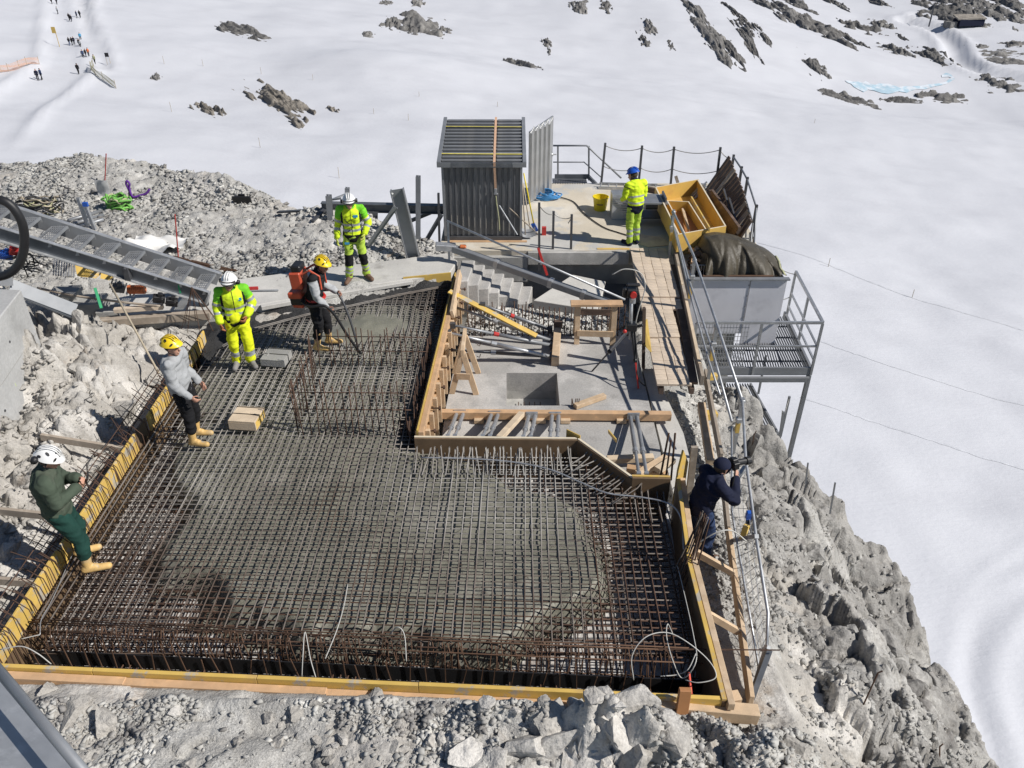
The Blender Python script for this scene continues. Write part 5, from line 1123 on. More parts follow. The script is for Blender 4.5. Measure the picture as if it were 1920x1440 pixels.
# tools leaning on the shed's right side
def tool(label, a, b, m_, r, head=None, cat='broom', name='broom'):
    root = thing(name, label, cat, a); part(root, 'handle', m_, lambda m: m.tube(a, b, r, 7), smooth=True)
    if head: head(root)
    return root
a1, b1 = at(1002, 436, .05), aty(982, 325, 17.35)
tool('broom with yellow handle and blue head leaning on the shed', a1 + V((0, 0, .12)), b1, 'yellow_plastic', .016, lambda r: part(r, 'brush_head', 'blue_paint', lambda m: m.bar(a1 + V((-.04, -.02, .22)), a1 + V((.05, .06, .02)), .09, .05, (0, 1, 0))))
tool('dark-handled shovel leaning on the shed, left of the yellow broom', at(985, 440, .08), aty(979, 340, 17.3), 'timber_grey', .014, lambda r: part(r, 'blade', 'galvanised', lambda m: m.grid(6, 5, lambda u, v: at(990, 443, .05) + V(((u - .5) * .34, (v - .5) * .26 + .06, .05 + .10 * v - .06 * (1 - (2 * u - 1) ** 2)))), smooth=True), 'shovel', 'shovel')
tool('wooden-handled rake leaning on the shed between shovel and broom', at(995, 436, .03), aty(981, 345, 17.5), 'wood_stick', .013, lambda r: part(r, 'rake_head', 'steel_dark', lambda m: m.bar(at(992, 437, .03), at(1000, 434, .03), .03, .04)), 'rake', 'rake')
tool('iron bar with a red end lying slantwise below the shed tools', at(1010, 440, .03), aty(955, 390, 17.0), 'timber_grey', .014, lambda r: part(r, 'red_end', 'red_paint', lambda m: m.box(at(1020, 434, .08), (.10, .09, .22))), 'bar', 'iron_bar')
bc = at(1042, 372, .0); coil = thing('rope_coil', 'loose coil of blue rope under the open shed door', 'rope', bc)
for k in range(6):
    pts = [bc + V((-.25 + (.3 + .12 * math.sin(k)) * math.cos(i * .6 + k) * random.uniform(.8, 1.1), (.22) * math.sin(i * .6 + k), .03 + .03 * k)) for i in range(11)]; part(coil, 'strand', 'blue_rope', lambda m, pts=pts: m.pipe(smooth_path(pts, 3), .016, 5), smooth=True)
simple('power_cable', 'long black cable snaking across the platform to the saw table', 'cable', MB().pipe(smooth_path([at(1045, 368, .03), at(1075, 378, .02), at(1095, 400, .02), at(1130, 425, .02), at(1160, 436, .02), at(1190, 445, .02)], 6), .014, 5), 'rubber_black', smooth=True)

# ------------------------------------------------------------------ railings on the platform
lr = thing('landing_railing', 'galvanised railing of the stair landing behind the platform', 'railing', (1.6, 21.6, -.3))
YR = 21.4
rpath = lambda *ps: [aty(u, v, y) for u, v, y in ps]
part(lr, 'top_rail', 'steel_grey', lambda m: m.pipe(rpath((1037, 273, YR), (1100, 273, YR), (1165, 334, YR - .3)), .025, 7), smooth=True)
part(lr, 'mid_rail', 'steel_grey', lambda m: m.pipe(rpath((1037, 304, YR), (1095, 304, YR), (1128, 333, YR - .1)), .018, 6), smooth=True)
for u in (1046, 1104): part(lr, 'post', 'steel_grey', lambda m, u=u: m.bar(aty(u, 274, YR), aty(u, 338, YR), .045, .045, (0, 1, 0)))
part(lr, 'toe_beam', 'beam_blue_grey', lambda m: (m.bar(aty(1040, 331, YR), aty(1104, 331, YR), .05, .12), m.bar(aty(1036, 341, YR - .2), aty(1100, 341, YR - .2), .4, .06), m.bar(aty(1102, 330, YR), aty(1118, 346, YR - .3), .05, .10)))
for k in range(14): part(lr, 'grating_bar', 'steel_dark', lambda m, k=k: m.bar(aty(1038 + k * 4.6, 338, YR - .15), aty(1037 + k * 4.6, 345, YR - .45), .01, .03))
cf = thing('chain_fence', 'row of dark posts hung with two sagging chains along the back of the platform', 'fence', (3.8, 20.9, 0))
tops = [(1135, 268, 1127, 346), (1204, 273, 1197, 348), (1264, 275, 1257, 350), (1351, 276, 1341, 356)]; TP = []
for (u, v, ub, vb) in tops:
    b = at(ub, vb, .0); t = aty(u, v, b.y + .05); TP.append((b, t)); part(cf, 'post', 'steel_dark', lambda m, b=b, t=t: m.bar(b, t, .055, .055, (0, 1, 0)))
end = aty(1368, 292, 20.4)
for i in range(4):
    a_, b_ = TP[i], (TP[i + 1] if i < 3 else (V((5.7, 20.2, 0)), end))
    for f_ in (.06, .55): part(cf, 'chain', 'chain_steel', lambda m, a_=a_, b_=b_, f_=f_: m.pipe(sag(a_[1].lerp(a_[0], f_), b_[1].lerp(b_[0], f_), .10 if i < 3 else .05), .011, 5), smooth=True)
fc = thing('chain_fence', 'three dark posts with a short chain at the stair opening in front of the shed', 'fence', at(1037, 480, 0))
FP = []
for (u, v, ub, vb, y) in ((1011, 380, 1011, 505, 16.35), (1038, 396, 1036, 492, 16.62), (1072, 402, 1070, 490, 16.62)):
    b = aty(ub, vb, y); t = aty(u, v, y); FP.append((b, t)); part(fc, 'post', 'steel_dark', lambda m, b=b, t=t: m.bar(b, t, .05, .05, (0, 1, 0)))
for i in range(2): part(fc, 'chain', 'chain_steel', lambda m, i=i: m.pipe(sag(FP[i][1].lerp(FP[i][0], .04), FP[i + 1][1].lerp(FP[i + 1][0], .06), .07, 8), .010, 5), smooth=True)
part(fc, 'hanging_chain', 'chain_steel', lambda m: m.pipe([FP[2][1].lerp(FP[2][0], .06), FP[2][1].lerp(FP[2][0], .06) + V((-.07, 0, -.14))], .010, 5))
simple('red_bar', 'red painted bar leaning on the post at the stair opening', 'bar', MB().bar(aty(1009, 465, 16.1), aty(1026, 516, 16.0), .05, .03, (0, 1, 0)), 'red_paint')

# ------------------------------------------------------------------ work area around the saw table
bkt = thing('bucket', 'bright yellow plastic mixing bucket on the platform', 'bucket', at(1125, 392, .0)); bc = at(1125, 393, 0)
part(bkt, 'body', 'yellow_plastic', lambda m: m.tube(bc + V((0, 0, .0)), bc + V((0, 0, .33)), .15, 18, .19, caps=False), smooth=True); part(bkt, 'base', 'yellow_plastic', lambda m: m.tube(bc + V((0, 0, .002)), bc + V((0, 0, .02)), .149, 18))
part(bkt, 'rim', 'yellow_plastic', lambda m: m.pipe([bc + V((.195 * math.cos(a_), .195 * math.sin(a_), .33)) for a_ in np.linspace(0, 6.283, 20, endpoint=False)], .014, 6, closed=True), smooth=True); part(bkt, 'print_band', 'form_brown', lambda m: m.grid(8, 2, lambda u, v: bc + V((.180 * math.cos(-2.2 + u * .9), .180 * math.sin(-2.2 + u * .9), .17 + v * .03))))
al = thing('panel_stack', 'stack of ribbed aluminium form panels standing by the worker in the blue helmet', 'panels', at(1165, 412, 0)); pa, pb = at(1147, 411, .0), at(1178, 413, .0)
for k in range(6): part(al, 'panel', 'zinc_sheet' if k % 2 else 'galvanised', lambda m, k=k: m.box(pa.lerp(pb, .5) + V((0, .06 + k * .075, .30)), (.42, .05, .60 - .01 * k), (-.12, 0, .05)))
for k in range(10): part(al, 'rib', 'galvanised', lambda m, k=k: m.bar(pa + V((-.0, .05 - .06 * (k / 10), .05 + k * .055)), pb + V((0, .05 - .06 * (k / 10), .05 + k * .055)), .03, .02))
tb = thing('saw_table', 'grey site saw table with dark legs beside the worker in the blue helmet', 'saw table', at(1225, 425, 0)); tc = aty(1222, 378, 18.0)
part(tb, 'top', 'steel_grey', lambda m: m.box((tc.x, 18.15, tc.z), (.72, .62, .05)), bevel=.006); part(tb, 'blade_guard', 'blue_paint', lambda m: m.box((tc.x - .20, 18.2, tc.z + .09), (.10, .30, .13)), bevel=.02); part(tb, 'fence', 'beam_blue_grey', lambda m: m.box((tc.x + .30, 18.1, tc.z + .08), (.04, .5, .12)))
for sx_ in (-1, 1):
    for sy2 in (-1, 1): part(tb, 'leg', 'steel_grey' if sx_ < 0 else 'cloth_navy', lambda m, sx_=sx_, sy2=sy2: m.bar((tc.x + sx_ * .30, 18.15 + sy2 * .25, tc.z), (tc.x + sx_ * .36, 18.15 + sy2 * .30, .0), .05, .05, (0, 1, 0)))
part(tb, 'shelf', 'steel_dark', lambda m: m.box((tc.x, 18.15, .22), (.62, .5, .03))); part(tb, 'motor', 'steel_dark', lambda m: m.tube((tc.x - .12, 18.1, tc.z - .14), (tc.x + .16, 18.1, tc.z - .14), .09, 10))
simple('sawdust', 'pale sawdust patch on the boards under the saw table', 'sawdust', MB().prism([tuple(at(u, v, 0)[:2]) for u, v in ((1180, 452), (1195, 440), (1240, 445), (1262, 460), (1215, 464))], .006, .014), 'timber_pale')
ld = thing('ladder', 'aluminium ladder section lying along the back edge of the platform', 'ladder', at(1160, 352, .0))
la, lb_ = at(1122, 352, .04), at(1178, 353, .04); lc, ldd = at(1124, 344, .10), at(1200, 345, .10)
part(ld, 'rail', 'galvanised', lambda m: m.bar(la, V(at(1236, 356, .04)), .03, .07)); part(ld, 'rail', 'galvanised', lambda m: m.bar(lc, V(at(1232, 347, .10)), .03, .07))
for k in range(8): part(ld, 'rung', 'galvanised', lambda m, k=k: m.tube(la.lerp(at(1236, 356, .04), k / 7.5 + .03), lc.lerp(at(1232, 347, .10), k / 7.5 + .03), .016, 6))
simple('timber_baulk', 'brown timber baulk on the back edge of the platform behind the worker', 'timber', MB().bar(at(1196, 352, .06), at(1242, 360, .06), .10, .14), 'timber_dark', bevel=.005); simple('timber_post', 'short timber post standing behind the yellow boxes', 'timber', MB().bar(at(1274, 352, 0), aty(1267, 330, at(1274, 352, 0).y + .1), .08, .06, (0, 1, 0)), 'timber_grey', bevel=.004)
# yellow form boxes
def open_box(root, cs, h, th, m_out, m_in, m_edge):
    """open-topped box: four corner points of its top rim"""
    cs = [V(c) for c in cs]; n = 4; ctr = sum(cs, V((0, 0, 0))) / 4
    for i in range(4):
        a_, b_ = cs[i], cs[(i + 1) % 4]; d = (b_ - a_).normalized(); inn = V((-d.y, d.x, 0)); inn = inn if inn.dot(ctr - a_) > 0 else -inn
        e = d * th * (1 if i % 2 else 0)
        part(root, 'side_board', m_out, lambda m, a_=a_, b_=b_, inn=inn, e=e: m.extrude([a_ + e + V((0, 0, -h)), b_ - e + V((0, 0, -h)), b_ - e, a_ + e], inn * th))
        part(root, 'rim', m_edge, lambda m, a_=a_, b_=b_, inn=inn, e=e: m.extrude([a_ + e + inn * .002 + V((0, 0, .001)), b_ - e + inn * .002 + V((0, 0, .001)), b_ - e + inn * (th - .002) + V((0, 0, .001)), a_ + e + inn * (th - .002) + V((0, 0, .001))], V((0, 0, .004))))
    part(root, 'bottom', m_in, lambda m: m.extrude([c.lerp(ctr, .03) + V((0, 0, -h + .03)) for c in cs], V((0, 0, -.02))))
bx = thing('form_box', 'large open yellow plywood form box on the platform beside the dark timber rack', 'form box', at(1310, 420, 0)); ZT = .62
cs = [at(1228, 351, ZT), at(1309, 336, ZT), at(1362, 424, ZT), at(1272, 440, ZT)]; open_box(bx, cs, .40, .035, 'ply_box', 'ply_box', 'ply_edge')
for c in cs: pass
bx2 = thing('form_box', 'smaller red-floored plywood box standing inside the large yellow form box', 'form box', at(1290, 420, 0)); Z2 = .50
cs2 = [at(1250, 376, Z2), at(1292, 378, Z2), at(1326, 432, Z2), at(1283, 438, Z2)]; open_box(bx2, cs2, .26, .03, 'ply_box', 'ply_inside', 'ply_edge')
simple('form_board', 'yellow board leaning on the side of the small plywood box', 'board', MB().bar(at(1296, 372, .66), at(1330, 430, .66), .03, .10), 'form_yellow_bright'); simple('timber_offcut', 'pale timber offcut lying in the small plywood box', 'timber', MB().bar(at(1280, 392, .36), at(1291, 432, .36), .06, .05), 'timber', bevel=.003)
simple('packing_timber', 'timber bearers under the yellow form boxes', 'timber', MB().bar(at(1252, 380, .1), at(1290, 462, .1), .10, .20).bar(at(1315, 370, .1), at(1350, 440, .1), .10, .20), 'timber_orange')
mb = MB()
for k in range(16): a_ = at(random.uniform(1290, 1312), random.uniform(352, 372), .25); mb.tube(a_, a_ + V((random.uniform(.1, .3), random.uniform(-.1, .2), random.uniform(.1, .3))), .022, 6)
simple('clamp_heap', 'heap of steel clamps and tubes in the back of the yellow box', 'clamps', mb, 'galvanised')
# rack of dark planks and its railing on the right edge
rk = thing('timber_rack', 'rack of dark weathered planks leaning against the right-hand railing', 'timber rack', (5.3, 18.4, 0))
for i in range(16):
    t = i / 15; y = 20.4 - t * 3.6 + random.gauss(0, .03); x = 5.15 - .12 * t; top = aty(float(np.interp(t, [0, .5, 1], [1368, 1392, 1408])), float(np.interp(t, [0, .5, 1], [294, 352, 412])), y)
    part(rk, 'plank', random.choice(['timber_dark', 'timber_dark', 'timber_grey']), lambda m, x=x, y=y, top=top: m.bar((x - .05, y, .01), top, .14 + random.uniform(-.03, .05), .05, (1, 0, .3)), bevel=.004)
for i in range(5): t = i / 4; part(rk, 'batten', 'timber_dark', lambda m, t=t: m.bar((5.05 - .1 * t, 20.1 - t * .9, .1 + .08 * i), (5.0, 17.0 - .1 * i, .08 + .1 * i), .06, .09))
part(rk, 'slanted_rail', 'steel_dark', lambda m: (m.bar(aty(1357, 355, 18.6), aty(1385, 455, 16.9), .04, .05), m.bar(aty(1367, 372, 18.2), aty(1392, 455, 16.8), .04, .05)))
er = thing('edge_railing', 'steel railing along the right edge of the platform behind the plank rack', 'railing', (5.7, 18, 0)); EP = []
for (u, v, ub, vb, y) in ((1376, 290, 1372, 345, 20.6), (1391, 312, 1387, 350, 19.7), (1402, 332, 1394, 385, 19.0), (1419, 384, 1408, 468, 17.2)):
    t = aty(u, v, y); b = V((t.x, t.y, .0)); EP.append(t); part(er, 'post', 'steel_dark', lambda m, b=b, t=t: m.bar(b, t, .055, .055, (0, 1, 0)))
part(er, 'rail', 'steel_grey', lambda m: m.pipe([e - V((0, 0, .06)) for e in EP] + [aty(1413, 470, 16.4)], .024, 6), smooth=True); part(er, 'rail', 'steel_grey', lambda m: m.pipe([e - V((0.02, 0, .42)) for e in EP] + [aty(1406, 470, 16.5)], .02, 6), smooth=True)
for k in range(4): part(er, 'infill_bar', 'steel_grey', lambda m, k=k: m.bar(aty(1392 + 7 * k, 420 + 8 * k, 17.0), aty(1390 + 7 * k, 470, 17.0), .03, .02, (0, 1, 0)))

# ------------------------------------------------------------------ grey clad enclosure with tarpaulin, right of the boardwalk
en = thing('clad_enclosure', 'box clad in smooth grey panels below the tarpaulin', 'enclosure', (4.6, 15.2, -1.4))
part(en, 'front_panel', 'cladding_grey', lambda m: m.extrude([(3.72, 15.0, -1.25), (4.92, 15.0, -1.25), (4.92, 15.0, .02), (3.72, 15.0, .02)], (0, .04, 0)), bevel=.003)
part(en, 'front_panel', 'cladding_grey', lambda m: m.extrude([(4.93, 15.0, -1.55), (5.68, 15.0, -1.55), (5.68, 15.0, .02), (4.93, 15.0, .02)], (0, .04, 0)), bevel=.003)
part(en, 'side_panel', 'cladding_grey', lambda m: m.extrude([(5.68, 15.042, -1.55), (5.72, 16.3, -1.55), (5.72, 16.3, .02), (5.68, 15.042, .02)], (-.04, 0, 0))); part(en, 'side_panel', 'cladding_grey', lambda m: m.extrude([(3.72, 15.042, -1.25), (3.72, 16.18, -1.25), (3.72, 16.18, .02), (3.72, 15.042, .02)], (.04, 0, 0)))
part(en, 'coping', 'steel_grey', lambda m: (m.bar((3.70, 15.0, .04), (5.72, 15.0, .04), .12, .03),)); part(en, 'seam', 'steel_grey', lambda m: m.bar((4.925, 14.99, -1.24), (4.925, 14.99, .015), .012, .012, (0, 1, 0))); part(en, 'rust_edge', 'rebar_brown', lambda m: m.bar((3.95, 15.09, .06), (5.4, 15.09, .06), .05, .03)); part(en, 'floor', 'steel_dark', lambda m: m.box((4.7, 15.6, -.3), (1.9, 1.05, .03)))
for k in range(5): part(en, 'rivet', 'steel_grey', lambda m, k=k: m.tube((4.9, 14.985, -1.1 + k * .25), (4.9, 15.0, -1.1 + k * .25), .012, 6))
ws = thing('scrap_pile', 'pile of timber scraps stacked beside the tarpaulin', 'scrap pile', (3.95, 15.8, -.2))
for k in range(46): c = V((random.uniform(3.80, 4.12), random.uniform(15.5, 16.1), -.25 + k * .013)); part(ws, 'scrap', random.choice(['timber_dark', 'timber_orange', 'rebar_brown', 'timber_grey']), lambda m, c=c: m.box(c, (random.uniform(.05, .12), random.uniform(.1, .3), .05), (random.uniform(-.3, .3), random.uniform(-.3, .3), random.uniform(0, 3))))
gb = thing('grid_box', 'steel mesh crate front beside the boardwalk holding the scraps', 'crate', (3.9, 15.35, -.3))
for k in range(9): part(gb, 'wire', 'galvanised', lambda m, k=k: m.tube((3.74 + k * .055, 15.32, -.35), (3.74 + k * .055, 15.35, .20), .007, 5))
for z in (-.3, .2): part(gb, 'rim', 'galvanised', lambda m, z=z: m.tube((3.72, 15.33, z), (4.22, 15.33, z), .01, 5))
tA = [(0, (3.95, 15.10), (4.05, 16.35)), (1, (5.70, 15.10), (5.65, 16.2))]
def tarp_f(u, v):
    x = 4.00 + u * 1.74; ridge = float(np.interp(u, [0, .06, .2, .45, .7, .9, 1], [.38, .60, .62, .54, .36, .16, .0]))
    y = 15.34 + v * 1.0; prof = math.sin(min(1, v * 1.7) * math.pi / 2) ** .6 * (1 - .5 * max(0, v - .6))
    n_ = lambda a, b, s: float(vnoise(np.array([a]), np.array([b]), seed=s)[0])
    fold = (.26 * abs(n_(u * 4.2 + v * 1.3, .3, 5)) + .12 * abs(n_(u * 9 - v * 2.1, .7, 6)) + .05 * abs(n_(u * 19 + v * 3, .7, 16))) * (1 - v) ** .6
    z = -.02 + (ridge + .05) * prof + .03 * float(fbm(np.array([u * 4.]), np.array([v * 4.]), oct=3, seed=8)[0])
    return (x + .03 * math.sin(v * 7 + u * 3), y - fold * 1.2 + .10 * (u - .5) * (1 - v), z)
tp = thing('tarpaulin', 'dark olive tarpaulin draped in folds over a stack beside the boardwalk', 'tarpaulin', (4.8, 15.7, 0))
part(tp, 'sheet', 'tarp', lambda m: m.grid(90, 34, tarp_f), smooth=True)
part(tp, 'hanging_flap', 'tarp', lambda m: m.grid(10, 14, lambda u, v: (4.00 + .05 * math.sin(u * 6), 15.12 + u * .8, .02 + (.42 - .1 * u) * v + .02 * math.sin(u * 20))), smooth=True)
part(tp, 'seam_strip', 'strap_olive', lambda m: m.pipe([V(tarp_f(.97, i / 10)) + V((0, -.008, .008)) for i in range(9)], .03, 4), smooth=True)
# ------------------------------------------------------------------ steel balcony and the gratings below
bal = thing('steel_balcony', 'steel grating balcony with tube railing hanging over the snow on a tall leg', 'balcony', (5, 15, -1.5)); BZ = -1.52
part(bal, 'edge_beam', 'steel_grey', lambda m: (m.bar((3.6, 13.95, BZ - .02), (6.16, 13.95, BZ - .02), .05, .18), m.bar((6.14, 13.98, BZ - .02), (6.30, 16.4, BZ - .02), .05, .18), m.bar((3.6, 13.85, BZ - .16), (6.1, 13.85, BZ - .16), .08, .10)))
for k in range(48): x = 3.66 + k * .0525; part(bal, 'grating_bar', 'beam_blue_grey', lambda m, x=x: m.bar((x, 13.98, BZ + .03), (x + .12, 16.2 if x > 5.6 else 15.0 - .02, BZ + .03), .014, .04))
for y in (14.3, 14.75, 15.3, 15.8): part(bal, 'cross_bar', 'beam_blue_grey', lambda m, y=y: m.bar((3.66 if y < 15 else 5.72, y, BZ + .0), (6.2, y, BZ + .0), .03, .03))
cA, cB, cC = V((6.15, 13.93, BZ)), V((3.65, 13.93, BZ)), V((6.32, 16.3, BZ)); up = V((0, 0, 1))
part(bal, 'top_rail', 'galvanised', lambda m: m.bar(cB + up * 1.12, cA + up * 1.12, .05, .05)); part(bal, 'top_rail', 'galvanised', lambda m: m.bar(cA + up * 1.122, cC + up * 1.12, .05, .05)); part(bal, 'mid_rail', 'galvanised', lambda m: (m.bar(cB + up * .58, cA + up * .58, .035, .035), m.bar(cA + up * .58, cC + up * .58, .035, .035))); part(bal, 'low_rail', 'galvanised', lambda m: m.bar(cA + up * .25, cC + up * .25, .035, .035))
for p in (cA, cA.lerp(cC, .5), cC, cB.lerp(cA, .52), cB): part(bal, 'post', 'galvanised', lambda m, p=p: m.bar(p - up * .1, p + up * 1.1, .045, .045, (0, 1, 0)))
part(bal, 'leg', 'steel_grey', lambda m: m.bar((6.13, 13.95, BZ - .12), (6.10, 13.95, -6.5), .08, .08, (0, 1, 0))); part(bal, 'mesh_infill', 'galvanised', lambda m: ([m.tube((3.68 + k * .06, 13.94, BZ + .08), (3.68 + k * .06, 13.94, BZ + 1.08), .006, 4) for k in range(18)], [m.tube((3.66, 13.94, BZ + .1 + j * .1), (4.72, 13.94, BZ + .1 + j * .1), .006, 4) for j in range(10)]))
part(bal, 'rope', 'chain_steel', lambda m: (m.pipe(sag(cC + up * 1.05, (5.72, 16.0, -.1), .04), .010, 4), m.pipe(sag(cC + up * .5, (5.72, 15.6, -.75), .04), .010, 4)), smooth=True)
lg = thing('lower_stair', 'dark grating stair descending below the balcony towards the snow', 'stair', (5.2, 14, -3))
for j, (ya, yb_, z) in enumerate(((15.2, 13.3, -2.7), (13.2, 11.6, -3.5))):
    x0 = 4.55 if j == 0 else 4.7; part(lg, 'frame', 'steel_grey', lambda m: (m.bar((x0, ya, z), (x0, yb_, z), .04, .12), m.bar((x0 + .85, ya, z), (x0 + .95, yb_, z), .04, .12), m.bar((x0, yb_, z), (x0 + .95, yb_, z), .04, .12)))
    for k in range(15): part(lg, 'grating_bar', 'beam_blue_grey', lambda m, k=k: m.bar((x0 + .03 + k * .058, ya, z + .03), (x0 + .03 + k * .062, yb_, z + .03), .016, .04))
for k in range(7): part(lg, 'step_edge', 'galvanised', lambda m, k=k: m.bar((4.65, 13.28 - k * .02, -2.75 - k * .05), (5.5, 13.28 - k * .02, -2.75 - k * .05), .02, .03))
for (x, y) in ((5.55, 15), (5.6, 13.4)): part(lg, 'post', 'steel_grey', lambda m, x=x, y=y: m.bar((x, y, -2.8), (x, y, -1.8), .04, .04, (0, 1, 0)))
part(lg, 'rope', 'chain_steel', lambda m: m.pipe(sag((5.6, 13.4, -1.85), aty(1467, 770, 12.2), .3), .010, 4), smooth=True)
for i, (u, v, ub, vb, y) in enumerate(((1469, 772, 1460, 810, 12.3), (1566, 905, 1556, 938, 9.9), (1515, 868, 1510, 882, 10.6))):
    simple('anchor_rod', ('dark anchor post at the cliff edge below the balcony', 'thin steel rod standing on the outermost cliff block', 'short thin rod at the cliff edge between the two posts')[i], 'rod', MB().bar(aty(u, v, y), aty(ub, vb + 25, y), .04 if i == 0 else .022, .04 if i == 0 else .022, (0, 1, 0)), 'steel_grey')
for i, (pts, lbl) in enumerate((([(1655, 1258), (1646, 1262), (1612, 1335)], 'bent steel anchor rod standing in the dark soil near the cliff'), ([(1768, 1395), (1762, 1400), (1765, 1440)], 'bent anchor rod near the lower right cliff edge'), ([(1418, 808), (1414, 815), (1405, 870)], 'hooked anchor rod on the ledge beside the railing'))):
    b = gat(*pts[-1]); simple('anchor_rod', lbl, 'rod', MB().pipe([b - V((0, 0, .1))] + [aty(u, v, b.y + .12) for u, v in pts[::-1][1:]], .010, 5), 'rebar_rust')

# ------------------------------------------------------------------ boardwalk of short boards, kerb boards and scaffold railing
bwk = thing('boardwalk', 'boardwalk of worn pale timber boards beside the old floor', 'boardwalk', (2.9, 14, -.2))
def bw(t): # centre line from far (0) to near (1)
    return V((3.02 - .16 * t, 16.55 - 5.15 * t, .035 - .20 * t))
bm0 = MB(); bm0.box((0, 0, 0), (.195, .143, .045)); proto = bm0.build('board', 'deck_plank', bwk, bevel=.004); nr = 35; first = True
ang = math.atan2(-.16, -5.15) + math.pi
for r_ in range(nr):
    t = (r_ + .5) / nr; c = bw(t); step_z = -.03 * (t > .42) - .03 * (t > .72)
    for k in range(4):
        if k == 3 and t > .5: continue
        o = proto if first else proto.copy()
        if not first: COL.objects.link(o)
        first = False; o.location = V((c.x - .30 + k * .200 + random.gauss(0, .002), c.y + random.gauss(0, .0015), c.z + step_z - .0225 + random.gauss(0, .0025))) - V(bwk.location); o.rotation_euler = (.038 + random.gauss(0, .004), random.gauss(0, .006), -.031 + random.gauss(0, .004))
part(bwk, 'bearer', 'timber_dark', lambda m: (m.bar(bw(0) + V((-.3, 0, -.13)), bw(1) + V((-.3, .02, -.20)), .08, .12), m.bar(bw(0) + V((.28, 0, -.13)), bw(1) + V((.22, .02, -.20)), .08, .12)))
part(bwk, 'kerb_board', 'timber_grey', lambda m: m.bar(bw(.02) + V((.56, 0, .04)), bw(1.0) + V((.36, 0, .03)), .06, .20), bevel=.004); part(bwk, 'side_plank', 'timber_dark', lambda m: m.bar(bw(.15) + V((.46, 0, -.02)), bw(.99) + V((.24, 0, -.06)), .14, .05)); part(bwk, 'pale_strip', 'timber_pale', lambda m: (m.bar(bw(.50) + V((.455, 0, .14)), bw(.93) + V((.365, 0, .13)), .05, .03), m.bar(bw(.22) + V((.50, 0, .14)), bw(.38) + V((.47, 0, .14)), .03, .03)))
part(bwk, 'toe_board', 'form_yellow', lambda m: m.extrude([at(1205, 645, -.1), at(1220, 660, -.1), at(1212, 598, -.05), at(1206, 612, -.05)][::-1], (.02, 0, 0)))
hr = thing('scaffold_railing', 'galvanised scaffold railing along the boardwalk and on down beside the cliff', 'railing', (3.4, 12, -.3))
q = lambda u, v, x: atx(u, v, x)
top = [q(1263, 398, 3.42), q(1300, 478, 3.42), q(1345, 610, 3.40), q(1392, 752, 3.40)]; mid_ = [q(1266, 430, 3.40), q(1290, 520, 3.40), q(1335, 655, 3.38), q(1372, 790, 3.36)]
part(hr, 'top_rail', 'galvanised', lambda m: m.pipe(top, .024, 8), smooth=True); part(hr, 'mid_rail', 'galvanised', lambda m: m.pipe(mid_, .022, 8), smooth=True); part(hr, 'second_rail', 'galvanised', lambda m: m.pipe([q(1258, 405, 3.36), q(1292, 545, 3.36), q(1330, 680, 3.34), q(1350, 740, 3.33)], .018, 7), smooth=True)
for i, (t, b) in enumerate(((top[0], (3.40, None, -.1)), (q(1302, 488, 3.44), None), (q(1343, 612, 3.42), None), (top[3], None))):
    base = V((t.x + .02, t.y + .05, -.45 if i else -.1)); part(hr, 'post', 'galvanised', lambda m, t=t, base=base: m.bar(base, t + V((0, 0, .05)), .05, .06, (0, 1, 0)))
    [part(hr, 'coupler', 'galvanised', f_, bevel=.01) for f_ in (lambda m, t=t: m.sphere(t, .05, 8, 6), lambda m, t=t: m.box(t - V((0, 0, .34)), (.09, .09, .08)))]
    part(hr, 'label_sleeve', 'form_yellow_bright', lambda m, t=t, base=base: m.bar(t.lerp(base, .40), t.lerp(base, .58), .056, .066, (0, 1, 0)))
low = [q(1392, 752, 3.40), q(1398, 860, 3.16), q(1418, 1010, 2.98), q(1440, 1150, 2.92), q(1438, 1215, 2.85)]
part(hr, 'lower_rail', 'galvanised', lambda m: m.pipe(low, .020, 7), smooth=True)
lowb = [q(1372, 800, 3.18), q(1372, 960, 2.95), q(1400, 1120, 2.82), q(1424, 1260, 2.74)]
part(hr, 'lower_mid_rail', 'galvanised', lambda m: m.pipe(lowb, .016, 6), smooth=True)
for t_, b_ in ((q(1396, 880, 3.14), q(1378, 900, 2.95)), (low[2], lowb[1] + V((0, 0, -.5))), (low[4], q(1412, 1300, 2.62))): part(hr, 'post', 'galvanised', lambda m, t_=t_, b_=b_: m.bar(b_ - V((0, 0, .05)), t_ + V((0, 0, .04)), .05, .05, (0, 1, 0)))
part(hr, 'end_post', 'beam_blue_grey', lambda m: m.bar(q(1408, 1310, 2.60), q(1442, 1218, 2.82), .07, .06, (1, 0, 0))); part(hr, 'label_sleeve', 'form_yellow_bright', lambda m: m.bar(q(1392, 1010, 2.96), q(1400, 985, 3.0), .07, .07)); part(hr, 'blue_cap', 'blue_paint', lambda m: m.bar(q(1402, 972, 3.02), q(1405, 960, 3.02), .06, .06))
mesh_p = []
for k in range(24):
    t = k / 23; a_ = low[1].lerp(low[4], t); b_ = lowb[0].lerp(lowb[3], t) + V((-.05, 0, -.35)); part(hr, 'mesh_wire', 'galvanised', lambda m, a_=a_, b_=b_: m.tube(a_, b_, .0045, 4))
for j in range(4):
    f_ = (j + .5) / 4; part(hr, 'mesh_wire', 'galvanised', lambda m, f_=f_: m.pipe([low[1].lerp(lowb[0] + V((-.05, 0, -.35)), f_), low[4].lerp(lowb[3] + V((-.05, 0, -.35)), f_)], .0045, 4))
simple('tie_bar', 'thin rusty bar reaching from the slab corner across to the railing', 'rebar', MB().tube(at(1235, 1217, .1), q(1462, 1219, 2.9), .008, 5), 'rebar_rust')
